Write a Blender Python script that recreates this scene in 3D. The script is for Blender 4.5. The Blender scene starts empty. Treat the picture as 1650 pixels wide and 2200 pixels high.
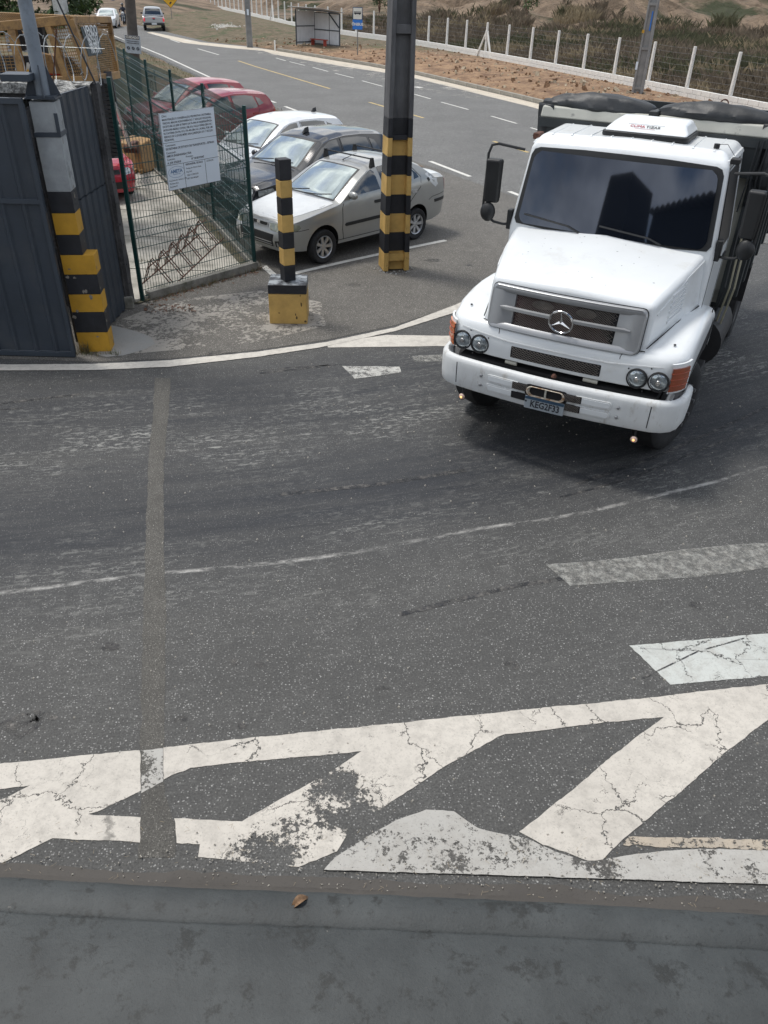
import bpy, bmesh, math, random
from math import sin, cos, pi, radians, atan2, sqrt, hypot
from mathutils import Vector, Matrix, Euler, noise, geometry
from mathutils.bvhtree import BVHTree
random.seed(7)
S = bpy.context.scene
C = S.collection

# ------------------------------------------------------------------ camera
CAM_H = 4.13
_u = Vector((750 - 825, 3550 - 1100)); _L = _u.length; _uy = _u.y / _L
_d = (1100 + 42) * _uy
FPX = sqrt(_L * _d)
_down = Vector((_u.x, _u.y, FPX)).normalized()
_fwd = (Vector((0, 0, 1)) - _down * _down.z).normalized()
_right = _down.cross(_fwd)
if _right.x < 0: _right = -_right
# rows: world axes in image axes (x right, y down, z forward)
def ray(px, py):
    d = Vector((px - 825, py - 1100, FPX))
    return Vector((_right.dot(d), _fwd.dot(d), -_down.dot(d)))
def at(px, py, z=0.0):
    r = ray(px, py); t = (z - CAM_H) / r.z
    return Vector((r.x * t, r.y * t, z))
cd = bpy.data.cameras.new('camera'); cam = bpy.data.objects.new('camera', cd); C.objects.link(cam)
_ix = Vector((_right.x, _fwd.x, -_down.x)); _iy = Vector((_right.y, _fwd.y, -_down.y)); _iz = Vector((_right.z, _fwd.z, -_down.z))
R = Matrix((( _ix.x, -_iy.x, -_iz.x), (_ix.y, -_iy.y, -_iz.y), (_ix.z, -_iy.z, -_iz.z)))
cam.matrix_world = Matrix.Translation((0, 0, CAM_H)) @ R.to_4x4()
cd.sensor_fit = 'VERTICAL'; cd.sensor_height = 24; cd.lens = 24 * FPX / 2200
cd.clip_start = 0.05; cd.clip_end = 2500
S.camera = cam

# ------------------------------------------------------------------ world and sun
SUN_EL, SUN_AZ = radians(66), radians(-62)     # azimuth from +Y towards +X
w = bpy.data.worlds.new('World'); S.world = w; w.use_nodes = True
nt = w.node_tree; nt.nodes.clear()
def nn(t, kind, **kw):
    n = t.nodes.new(kind)
    for k, v in kw.items():
        if k.startswith('i_'):
            key = k[2:]; key = int(key) if key.isdigit() else key.replace('_', ' ')
            n.inputs[key].default_value = v
        else: setattr(n, k, v)
    return n
sky = nn(nt, 'ShaderNodeTexSky', sky_type='NISHITA', sun_disc=False, sun_elevation=SUN_EL, sun_rotation=SUN_AZ, air_density=1.0, dust_density=1.5)
bg1 = nn(nt, 'ShaderNodeBackground', i_Strength=0.12)
nt.links.new(sky.outputs[0], bg1.inputs[0])
tc = nn(nt, 'ShaderNodeTexCoord'); mp = nn(nt, 'ShaderNodeMapping'); mp.inputs['Scale'].default_value = (1.0, 1.0, 2.2)
nt.links.new(tc.outputs['Generated'], mp.inputs[0])
n1 = nn(nt, 'ShaderNodeTexNoise', i_Scale=2.6, i_Detail=8.0, i_Roughness=0.58, i_Distortion=0.35)
nt.links.new(mp.outputs[0], n1.inputs['Vector'])
cr = nn(nt, 'ShaderNodeValToRGB'); cr.color_ramp.elements[0].position = 0.43; cr.color_ramp.elements[1].position = 0.53
nt.links.new(n1.outputs['Fac'], cr.inputs[0])
n2 = nn(nt, 'ShaderNodeTexNoise', i_Scale=5.0, i_Detail=6.0)
nt.links.new(mp.outputs[0], n2.inputs['Vector'])
cr2 = nn(nt, 'ShaderNodeValToRGB'); cr2.color_ramp.elements[0].color = (0.40, 0.43, 0.48, 1); cr2.color_ramp.elements[1].color = (1, 1, 1, 1)
cr2.color_ramp.elements[0].position = 0.35; cr2.color_ramp.elements[1].position = 0.65
nt.links.new(n2.outputs['Fac'], cr2.inputs[0])
bg2 = nn(nt, 'ShaderNodeBackground', i_Strength=1.3)
nt.links.new(cr2.outputs[0], bg2.inputs[0])
mx = nn(nt, 'ShaderNodeMixShader'); ow = nn(nt, 'ShaderNodeOutputWorld')
nt.links.new(cr.outputs[0], mx.inputs[0]); nt.links.new(bg1.outputs[0], mx.inputs[1]); nt.links.new(bg2.outputs[0], mx.inputs[2])
nt.links.new(mx.outputs[0], ow.inputs[0])
sl = bpy.data.lights.new('sun', 'SUN'); sl.energy = 2.0; sl.angle = radians(12); sl.color = (1.0, 0.96, 0.9)
so = bpy.data.objects.new('sun', sl); C.objects.link(so)
sdir = Vector((sin(SUN_AZ) * cos(SUN_EL), cos(SUN_AZ) * cos(SUN_EL), sin(SUN_EL)))
so.rotation_euler = sdir.to_track_quat('Z', 'Y').to_euler(); so.location = (0, 0, 30)
S.view_settings.view_transform = 'Standard'; S.view_settings.look = 'None'
S.view_settings.gamma = 1.0; S.view_settings.use_curve_mapping = False
S.view_settings.exposure = 0.25
S.cycles.max_bounces = 8; S.cycles.transparent_max_bounces = 24

# ------------------------------------------------------------------ materials
MATS = {}
def mat(name, col=(.5, .5, .5), rough=.6, metal=0., var=.12, scale=6., bump=0., bscale=None, col2=None, coat=0., spec=.5, lo=.35, hi=.65, detail=6., emit=None, estr=0., coords='Object', alpha=None, dirt=None, dscale=3., dlo=.5, dhi=.7, stretch=None):
    if name in MATS: return MATS[name]
    m = bpy.data.materials.new(name); m.use_nodes = True; t = m.node_tree; b = t.nodes['Principled BSDF']
    b.inputs['Roughness'].default_value = rough; b.inputs['Metallic'].default_value = metal
    b.inputs['Specular IOR Level'].default_value = spec; b.inputs['Coat Weight'].default_value = coat; b.inputs['Coat Roughness'].default_value = .05
    tc = nn(t, 'ShaderNodeTexCoord'); src = tc.outputs['Object' if coords == 'World' else coords]
    if coords == 'World':
        g = nn(t, 'ShaderNodeNewGeometry'); src = g.outputs['Position']
    if stretch:
        mp_ = nn(t, 'ShaderNodeMapping'); mp_.inputs['Scale'].default_value = stretch; t.links.new(src, mp_.inputs[0]); src = mp_.outputs[0]
    c2 = col2 or tuple(min(1, c * (1 + var)) for c in col)
    c1 = col if col2 else tuple(c * (1 - var) for c in col)
    n = nn(t, 'ShaderNodeTexNoise', i_Scale=scale, i_Detail=detail, i_Roughness=.6); t.links.new(src, n.inputs['Vector'])
    r = nn(t, 'ShaderNodeValToRGB'); e = r.color_ramp.elements
    e[0].position = lo; e[1].position = hi; e[0].color = (*c1, 1); e[1].color = (*c2, 1)
    t.links.new(n.outputs['Fac'], r.inputs[0]); out = r.outputs[0]
    if dirt:
        nd = nn(t, 'ShaderNodeTexNoise', i_Scale=dscale, i_Detail=9., i_Roughness=.7); t.links.new(src, nd.inputs['Vector'])
        rd = nn(t, 'ShaderNodeValToRGB'); rd.color_ramp.elements[0].position = dlo; rd.color_ramp.elements[1].position = dhi
        t.links.new(nd.outputs['Fac'], rd.inputs[0])
        mxc = nn(t, 'ShaderNodeMix', data_type='RGBA'); mxc.inputs[7].default_value = (*dirt, 1)
        t.links.new(rd.outputs[0], mxc.inputs[0]); t.links.new(out, mxc.inputs[6]); out = mxc.outputs[2]
    t.links.new(out, b.inputs['Base Color'])
    if bump:
        nb = nn(t, 'ShaderNodeTexNoise', i_Scale=bscale or scale * 4, i_Detail=5.); t.links.new(src, nb.inputs['Vector'])
        bp = nn(t, 'ShaderNodeBump', i_Strength=1.0, i_Distance=bump); t.links.new(nb.outputs['Fac'], bp.inputs['Height'])
        t.links.new(bp.outputs[0], b.inputs['Normal'])
    if emit:
        b.inputs['Emission Color'].default_value = (*emit, 1); b.inputs['Emission Strength'].default_value = estr
    if alpha is not None:
        b.inputs['Alpha'].default_value = alpha
    MATS[name] = m
    return m

def ramp(t, src, pts):
    r = nn(t, 'ShaderNodeValToRGB'); e = r.color_ramp.elements
    while len(e) < len(pts): e.new(0.5)
    for k, (p, c) in enumerate(pts):
        e[k].position = p; e[k].color = (c, c, c, 1) if isinstance(c, (int, float)) else (*c, 1)
    t.links.new(src, r.inputs[0]); return r.outputs[0]
def mixc(t, fac, a, b, mode='MIX'):
    m = nn(t, 'ShaderNodeMix', data_type='RGBA', blend_type=mode)
    for k, v in ((0, fac), (6, a), (7, b)):
        if isinstance(v, (int, float)): m.inputs[k].default_value = v
        elif isinstance(v, tuple): m.inputs[k].default_value = (*v, 1)
        else: t.links.new(v, m.inputs[k])
    return m.outputs[2]
def mth(t, op, a, b=0., c=None):
    m = nn(t, 'ShaderNodeMath', operation=op)
    for k, v in enumerate((a, b) + ((c,) if c is not None else ())):
        if isinstance(v, (int, float)): m.inputs[k].default_value = v
        else: t.links.new(v, m.inputs[k])
    return m.outputs[0]
def tex(t, src, scale, detail=4., rough=.55, kind='Noise', **kw):
    n = t.nodes.new('ShaderNodeTex' + kind); n.inputs['Scale'].default_value = scale
    if kind == 'Noise': n.inputs['Detail'].default_value = detail; n.inputs['Roughness'].default_value = rough
    for k, v in kw.items():
        if k in ('feature',): setattr(n, k, v)
        else: n.inputs[k].default_value = v
    t.links.new(src, n.inputs['Vector'])
    return n

# ------------------------------------------------------------------ mesh helpers
class MB:
    def __init__(s): s.v = []; s.f = []; s.m = []
    def add(s, vs, fs, mi=0):
        o = len(s.v); s.v += [tuple(p) for p in vs]; s.f += [tuple(i + o for i in f) for f in fs]; s.m += [mi] * len(fs); return s
    def box(s, c, d, rot=None, mi=0, taper=1.):
        x, y, z = d[0] / 2, d[1] / 2, d[2] / 2
        P = [Vector((sx * x * (taper if sz > 0 else 1), sy * y * (taper if sz > 0 else 1), sz * z)) for sz in (-1, 1) for sy in (-1, 1) for sx in (-1, 1)]
        if rot is not None:
            M_ = rot if isinstance(rot, Matrix) else Euler(rot).to_matrix()
            P = [M_ @ p for p in P]
        P = [p + Vector(c) for p in P]
        return s.add(P, [(0, 2, 3, 1), (4, 5, 7, 6), (0, 1, 5, 4), (2, 6, 7, 3), (0, 4, 6, 2), (1, 3, 7, 5)], mi)
    def hexa(s, P, mi=0):   # P: bottom 4 ccw, top 4 ccw
        return s.add(P, [(0, 3, 2, 1), (4, 5, 6, 7), (0, 1, 5, 4), (1, 2, 6, 5), (2, 3, 7, 6), (3, 0, 4, 7)], mi)
    def bar(s, a, b, wd, dp, mi=0, up=(0, 0, 1)):
        a = Vector(a); b = Vector(b); z = (b - a); L = z.length; z.normalize(); u = Vector(up)
        if abs(z.dot(u)) > .98: u = Vector((0, 1, 0))
        x = u.cross(z).normalized(); y = z.cross(x)
        M_ = Matrix((x, y, z)).transposed()
        return s.box((a + b) / 2, (wd, dp, L), M_, mi)
    def tube(s, pts, r, n=8, mi=0, cap=True):
        pts = [Vector(p) for p in pts]; rs = r if isinstance(r, (list, tuple)) else [r] * len(pts)
        o = len(s.v); fr = None
        for k, p in enumerate(pts):
            d = ((pts[k + 1] if k < len(pts) - 1 else p) - (pts[k - 1] if k else p)).normalized()
            if fr is None:
                u = Vector((0, 0, 1)) if abs(d.z) < .9 else Vector((1, 0, 0)); fr = u.cross(d).normalized()
            else: fr = (fr - d * fr.dot(d)).normalized()
            g = d.cross(fr)
            for j in range(n):
                a = 2 * pi * j / n; s.v.append(tuple(p + (fr * cos(a) + g * sin(a)) * rs[k]))
        for k in range(len(pts) - 1):
            for j in range(n):
                s.f.append((o + k * n + j, o + k * n + (j + 1) % n, o + (k + 1) * n + (j + 1) % n, o + (k + 1) * n + j)); s.m.append(mi)
        if cap:
            s.f.append(tuple(o + j for j in range(n))[::-1]); s.m.append(mi)
            s.f.append(tuple(o + (len(pts) - 1) * n + j for j in range(n))); s.m.append(mi)
        return s
    def lathe(s, prof, n=24, c=(0, 0, 0), axis=(1, 0, 0), mi=0, close=False):
        ax = Vector(axis).normalized(); u = Vector((0, 0, 1)) if abs(ax.z) < .9 else Vector((1, 0, 0))
        u = (u - ax * u.dot(ax)).normalized(); v = ax.cross(u); c = Vector(c); o = len(s.v); P = len(prof)
        for a_, r in prof:
            for j in range(n):
                t = 2 * pi * j / n; s.v.append(tuple(c + ax * a_ + (u * cos(t) + v * sin(t)) * r))
        for k in range(P - 1 + (1 if close else 0)):
            k2 = (k + 1) % P
            for j in range(n):
                s.f.append((o + k * n + j, o + k * n + (j + 1) % n, o + k2 * n + (j + 1) % n, o + k2 * n + j)); s.m.append(mi)
        return s
    def prism(s, poly, z0, z1, mi=0):
        n = len(poly); P = [(p[0], p[1], z0) for p in poly] + [(p[0], p[1], z1) for p in poly]
        return s.add(P, [tuple(range(n))[::-1], tuple(range(n, 2 * n))] + [(k, (k + 1) % n, n + (k + 1) % n, n + k) for k in range(n)], mi)
    def grid(s, rows, mi=0, cyc=False):
        o = len(s.v); n = len(rows[0])
        for r in rows: s.v += [tuple(p) for p in r]
        for i in range(len(rows) - 1):
            for j in range(n - (0 if cyc else 1)):
                s.f.append((o + i * n + j, o + i * n + (j + 1) % n, o + (i + 1) * n + (j + 1) % n, o + (i + 1) * n + j)); s.m.append(mi)
        return s
    def build(s, name, mats, parent=None, smooth=False, bevel=0., seg=2, fix=True):
        me = bpy.data.meshes.new(name); me.from_pydata(s.v, [], s.f)
        for m_ in (mats if isinstance(mats, (list, tuple)) else [mats]): me.materials.append(m_)
        me.polygons.foreach_set('material_index', s.m)
        if fix:
            bm = bmesh.new(); bm.from_mesh(me); bmesh.ops.recalc_face_normals(bm, faces=bm.faces); bm.to_mesh(me); bm.free()
        if smooth or bevel:
            me.polygons.foreach_set('use_smooth', [True] * len(me.polygons))
        if smooth and not bevel: me.set_sharp_from_angle(angle=radians(38))
        o = bpy.data.objects.new(name, me); C.objects.link(o)
        if parent: o.parent = parent
        if bevel:
            b = o.modifiers.new('bevel', 'BEVEL'); b.width = bevel; b.segments = seg; b.limit_method = 'ANGLE'; b.angle_limit = radians(25); b.harden_normals = True
        return o
def tag(o, label=None, cat=None, group=None, kind=None):
    if label: o['label'] = label
    if cat: o['category'] = cat
    if group: o['group'] = group
    if kind: o['kind'] = kind
    return o
def thing(name, label, cat, loc=(0, 0, 0), rz=0., group=None):
    o = bpy.data.objects.new(name, None); C.objects.link(o); o.location = loc; o.rotation_euler = (0, 0, rz); o.empty_display_size = .2
    return tag(o, label, cat, group)
def dupm(src, name, parent, loc, rz=0., kind=None, rot=None, scale=None):
    o = bpy.data.objects.new(name, src.data); C.objects.link(o); o.parent = parent; o.location = loc; o.rotation_euler = rot or (0, 0, rz)
    if scale: o.scale = scale
    for m_ in src.modifiers:
        if m_.type == 'BEVEL':
            b = o.modifiers.new('bevel', 'BEVEL'); b.width = m_.width; b.segments = m_.segments; b.limit_method = 'ANGLE'; b.angle_limit = m_.angle_limit; b.harden_normals = True
    return o
def copy_tree(o, parent=None):
    c = o.copy(); C.objects.link(c); c.parent = parent
    for ch in o.children: copy_tree(ch, c)
    return c
def sheet(name, pts, z, m, kind='structure', parent=None, cell=None):
    """flat polygon; with cell it is filled with a grid so that it can carry relief"""
    b = MB(); b.add([(p[0], p[1], z) for p in pts], [tuple(range(len(pts)))])
    o = b.build(name, m, parent)
    if o.data.polygons[0].normal.z < 0: o.data.flip_normals()
    if kind: o['kind'] = kind
    return o
def pxs(*pts): return [at(*p) for p in pts]
def lerp(a, b, t): return a + (b - a) * t
def interp(tab, x):
    if x <= tab[0][0]: return tab[0][1]
    for (a, va), (b, vb) in zip(tab, tab[1:]):
        if x <= b: return va + (vb - va) * (x - a) / (b - a)
    return tab[-1][1]
def sinterp(tab, x):   # smooth (catmull) interpolation
    if x <= tab[0][0]: return tab[0][1]
    if x >= tab[-1][0]: return tab[-1][1]
    for k in range(len(tab) - 1):
        if x <= tab[k + 1][0]:
            x0, y0 = tab[k]; x1, y1 = tab[k + 1]; h = x1 - x0; t = (x - x0) / h
            m0 = (y1 - tab[k - 1][1]) / (x1 - tab[k - 1][0]) if k else (y1 - y0) / h
            m1 = (tab[k + 2][1] - y0) / (tab[k + 2][0] - x0) if k + 2 < len(tab) else (y1 - y0) / h
            return (2*t**3-3*t*t+1)*y0 + (t**3-2*t*t+t)*h*m0 + (-2*t**3+3*t*t)*y1 + (t**3-t*t)*h*m1
def text_mesh(name, s, size, m, parent, M_, depth=.002, align='CENTER', squash=1., bold=0., kind='stuff', space=1.):
    cu = bpy.data.curves.new(name, 'FONT'); cu.body = s; cu.size = size; cu.align_x = align; cu.align_y = 'CENTER'; cu.extrude = depth; cu.offset = bold; cu.resolution_u = 2; cu.space_character = space
    o = bpy.data.objects.new('tmp', cu); C.objects.link(o); bpy.context.view_layer.update()
    me = bpy.data.meshes.new_from_object(o.evaluated_get(bpy.context.evaluated_depsgraph_get()))
    bpy.data.objects.remove(o); me.name = name; me.materials.clear(); me.materials.append(m)
    me.transform(Matrix.Diagonal((squash, 1, 1, 1)))
    q = bpy.data.objects.new(name, me); C.objects.link(q); q.parent = parent; q.matrix_local = M_
    if kind: q['kind'] = kind
    return q
def frame(origin, x, y):
    x = Vector(x).normalized(); y = Vector(y); y = (y - x * y.dot(x)).normalized(); z = x.cross(y)
    M_ = Matrix((x, y, z)).transposed().to_4x4(); M_.translation = Vector(origin); return M_
def rrect(cx, cy, w_, h_, r, n=4):
    P = []
    for k, (sx, sy) in enumerate(((1, 1), (-1, 1), (-1, -1), (1, -1))):
        for j in range(n + 1):
            a = pi / 2 * (k + j / n); P.append((cx + sx * (w_ / 2 - r) + r * cos(a), cy + sy * (h_ / 2 - r) + r * sin(a)))
    return P
def eval_bvh(o):
    bpy.context.view_layer.update()
    dg = bpy.context.evaluated_depsgraph_get(); return BVHTree.FromObject(o, dg)
def shell(name, poly, to3, d, bvh, off, m, parent, res=.06, rim=True, smooth=True, two=None, flat=False):
    """a thin raised piece that follows the surface under it: poly (2-D) -> to3 -> cast along d"""
    B = []
    n = len(poly)
    for k in range(n):
        a = Vector(poly[k]); b = Vector(poly[(k + 1) % n]); q = max(1, int((b - a).length / res))
        for j in range(q): B.append(a.lerp(b, j / q))
    nb = len(B); xs = [p.x for p in B]; ys = [p.y for p in B]
    pts = list(B); x = min(xs) + res * .5
    while x < max(xs):
        y = min(ys) + res * .5
        while y < max(ys):
            p = Vector((x, y)); ins = False; j = nb - 1; md = 9
            for i in range(nb):
                a, b = B[i], B[j]
                if (a.y > y) != (b.y > y) and x < (b.x - a.x) * (y - a.y) / (b.y - a.y) + a.x: ins = not ins
                md = min(md, (a - p).length); j = i
            if ins and md > res * .45: pts.append(p)
            y += res
        x += res
    vs, _, fs, *_r = geometry.delaunay_2d_cdt(pts, [(k, (k + 1) % nb) for k in range(nb)], [list(range(nb))], 1, 1e-5)
    d = Vector(d).normalized(); out = []; last = None; hits = []
    for p in vs:
        q = Vector(to3(p.x, p.y)); h = bvh.ray_cast(q - d * 3, d)
        hits.append(h[0])
    good = [h for h in hits if h is not None]
    if not good: return None
    for p, h in zip(vs, hits):
        if h is None:
            q = Vector(to3(p.x, p.y)); g = min(good, key=lambda g_: ((g_ - q) - d * (g_ - q).dot(d)).length); h = q + d * (g - q).dot(d)
        out.append(h - d * off)
    V = out[:]; F = [tuple(f) for f in fs]
    if rim:
        cnt = {}
        for f in F:
            for i in range(len(f)):
                e = (f[i], f[(i + 1) % len(f)]); cnt[e] = cnt.get(e, 0) + 1
        be = [e for e in cnt if (e[1], e[0]) not in cnt]; mp_ = {}
        for a, b in be:
            for i in (a, b):
                if i not in mp_: mp_[i] = len(V); V.append(out[i] + d * (off + .006))
            F.append((b, a, mp_[a], mp_[b]))
    b = MB(); b.add(V, F); o = b.build(name, m, parent, smooth=smooth)
    return o
# ------------------------------------------------------------------ ground materials
def asphalt_mat(name, base, streaks=False, bright=1., warm=0., stones=.5, scale=1., cracks=0.):
    m = bpy.data.materials.new(name); m.use_nodes = True; t = m.node_tree; b = t.nodes['Principled BSDF']
    g = nn(t, 'ShaderNodeNewGeometry'); P = g.outputs['Position']
    big = tex(t, P, .55, 5, .6); med = tex(t, P, 5., 6, .7)
    ag = tex(t, P, 70. * scale, 4, .8); st = tex(t, P, 62. * scale, kind='Voronoi')
    stl = tex(t, P, 34. * scale, kind='Voronoi')
    lum = base
    c = mixc(t, ramp(t, big.outputs['Fac'], [(.35, 0.), (.68, 1.)]), tuple(x * .70 for x in lum), tuple(x * .98 for x in lum))
    c = mixc(t, ramp(t, med.outputs['Fac'], [(.40, 0.), (.66, .6)]), c, tuple(x * .55 for x in lum))
    c = mixc(t, ramp(t, ag.outputs['Fac'], [(.40, .75), (.56, 0.)]), c, tuple(x * .28 for x in lum))
    # pale stones standing in the binder
    spk = mth(t, 'MULTIPLY', ramp(t, st.outputs['Distance'], [(.20, 1.), (.36, 0.)]), ramp(t, st.outputs['Color'], [(.38, 0.), (.75, stones)]))
    c = mixc(t, spk, c, tuple(min(.6, x * 2.2 + .05) for x in lum))
    spl = mth(t, 'MULTIPLY', ramp(t, stl.outputs['Distance'], [(.12, 1.), (.24, 0.)]), ramp(t, stl.outputs['Color'], [(.68, 0.), (.80, stones)]))
    c = mixc(t, spl, c, tuple(min(.6, x * 2.6 + .12) for x in lum))
    ld = tex(t, P, .9, 4, .6)
    if streaks:
        s = nn(t, 'ShaderNodeVectorMath', operation='SUBTRACT'); t.links.new(P, s.inputs[0]); s.inputs[1].default_value = (-8.16, 31.7, 0)
        sx = nn(t, 'ShaderNodeSeparateXYZ'); t.links.new(s.outputs[0], sx.inputs[0])
        r = mth(t, 'SQRT', mth(t, 'ADD', mth(t, 'MULTIPLY', sx.outputs[0], sx.outputs[0]), mth(t, 'MULTIPLY', sx.outputs[1], sx.outputs[1])))
        th = mth(t, 'ARCTAN2', sx.outputs[1], sx.outputs[0])
        def sv(kr, kt):
            v = nn(t, 'ShaderNodeCombineXYZ'); t.links.new(mth(t, 'MULTIPLY', r, kr), v.inputs[0]); t.links.new(mth(t, 'MULTIPLY', th, kt), v.inputs[1]); return v.outputs[0]
        wob = tex(t, P, .35, 2, .5)
        rr = mth(t, 'ADD', r, mth(t, 'MULTIPLY', mth(t, 'SUBTRACT', wob.outputs['Fac'], .5), .7))
        band = ramp(t, mth(t, 'MULTIPLY_ADD', rr, .125, -2.75), [(.0, .15), (.14, .2), (.22, .75), (.33, .8), (.41, .45), (.48, .75), (.56, 1.), (.60, .95), (.66, .5), (.74, .12), (.9, .05)])
        s1 = tex(t, sv(3.2, 7.), 1., 6, .7); s2 = tex(t, sv(14., 16.), 1., 5, .7)
        keep = mth(t, 'SUBTRACT', 1., mth(t, 'MULTIPLY', mth(t, 'MAXIMUM', spk, spl), .18))
        dk = mth(t, 'MULTIPLY', mth(t, 'MULTIPLY', band, keep), ramp(t, s1.outputs['Fac'], [(.3, .4), (.58, 1.)]))
        c = mixc(t, mth(t, 'MULTIPLY', dk, .92), c, (.019, .022, .028))
        dk2 = mth(t, 'MULTIPLY', mth(t, 'MULTIPLY', band, .6), ramp(t, s2.outputs['Fac'], [(.55, 0.), (.68, 1.)]))
        c = mixc(t, dk2, c, (.014, .016, .020))
        # pale dusty streaks broken into specks
        d1 = tex(t, sv(11., 13.), 1., 5, .7); d2 = tex(t, sv(26., 210.), 1., 4, .75)
        wband = ramp(t, mth(t, 'MULTIPLY_ADD', rr, .125, -2.75), [(.1, .2), (.2, .15), (.34, .6), (.38, 1.), (.42, .9), (.48, .3), (.56, .1), (.64, .5), (.72, .3), (.8, .1)])
        dpat = ramp(t, tex(t, P, .8, 4, .6).outputs['Fac'], [(.42, .12), (.60, 1.)])
        wband = mth(t, 'MULTIPLY', wband, dpat)
        dm = mth(t, 'MULTIPLY', ramp(t, d1.outputs['Fac'], [(.42, 0.), (.58, 1.)]), ramp(t, d2.outputs['Fac'], [(.50, 0.), (.58, 1.)]))
        c = mixc(t, mth(t, 'MULTIPLY', mth(t, 'MULTIPLY', dm, wband), .8), c, (.40, .40, .37))
        # thin chalky line scraped along the curve
        for r0, wd in ((27.43, .016),):
            dd = mth(t, 'ABSOLUTE', mth(t, 'SUBTRACT', mth(t, 'ADD', r, mth(t, 'MULTIPLY', mth(t, 'SUBTRACT', tex(t, sv(.1, 12.), 1., 2).outputs['Fac'], .5), .25)), r0))
            ln = ramp(t, mth(t, 'DIVIDE', dd, wd * 2), [(.35, 1.), (1., 0.)])
            ln = mth(t, 'MULTIPLY', ln, ramp(t, tex(t, sv(5., 45.), 1., 5, .8).outputs['Fac'], [(.44, 0.), (.60, .8)]))
            ln = mth(t, 'MULTIPLY', ln, ramp(t, tex(t, P, .75, 2).outputs['Fac'], [(.40, .25), (.55, 1.)]))
            c = mixc(t, ln, c, (.5, .49, .46))
        # scattered gravelly white crumbs
    if cracks:
        v = tex(t, P, .6, kind='Voronoi', feature='DISTANCE_TO_EDGE')
        wv = tex(t, P, 2.5, 4, .6)
    t.links.new(c, b.inputs['Base Color'])
    b.inputs['Roughness'].default_value = .72 if streaks else .85
    b.inputs['Specular IOR Level'].default_value = .45
    bp = nn(t, 'ShaderNodeBump', i_Strength=.8, i_Distance=.004)
    t.links.new(mth(t, 'ADD', ag.outputs['Fac'], mth(t, 'MULTIPLY', st.outputs['Distance'], -.6)), bp.inputs['Height']); t.links.new(bp.outputs[0], b.inputs['Normal'])
    return m

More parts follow.
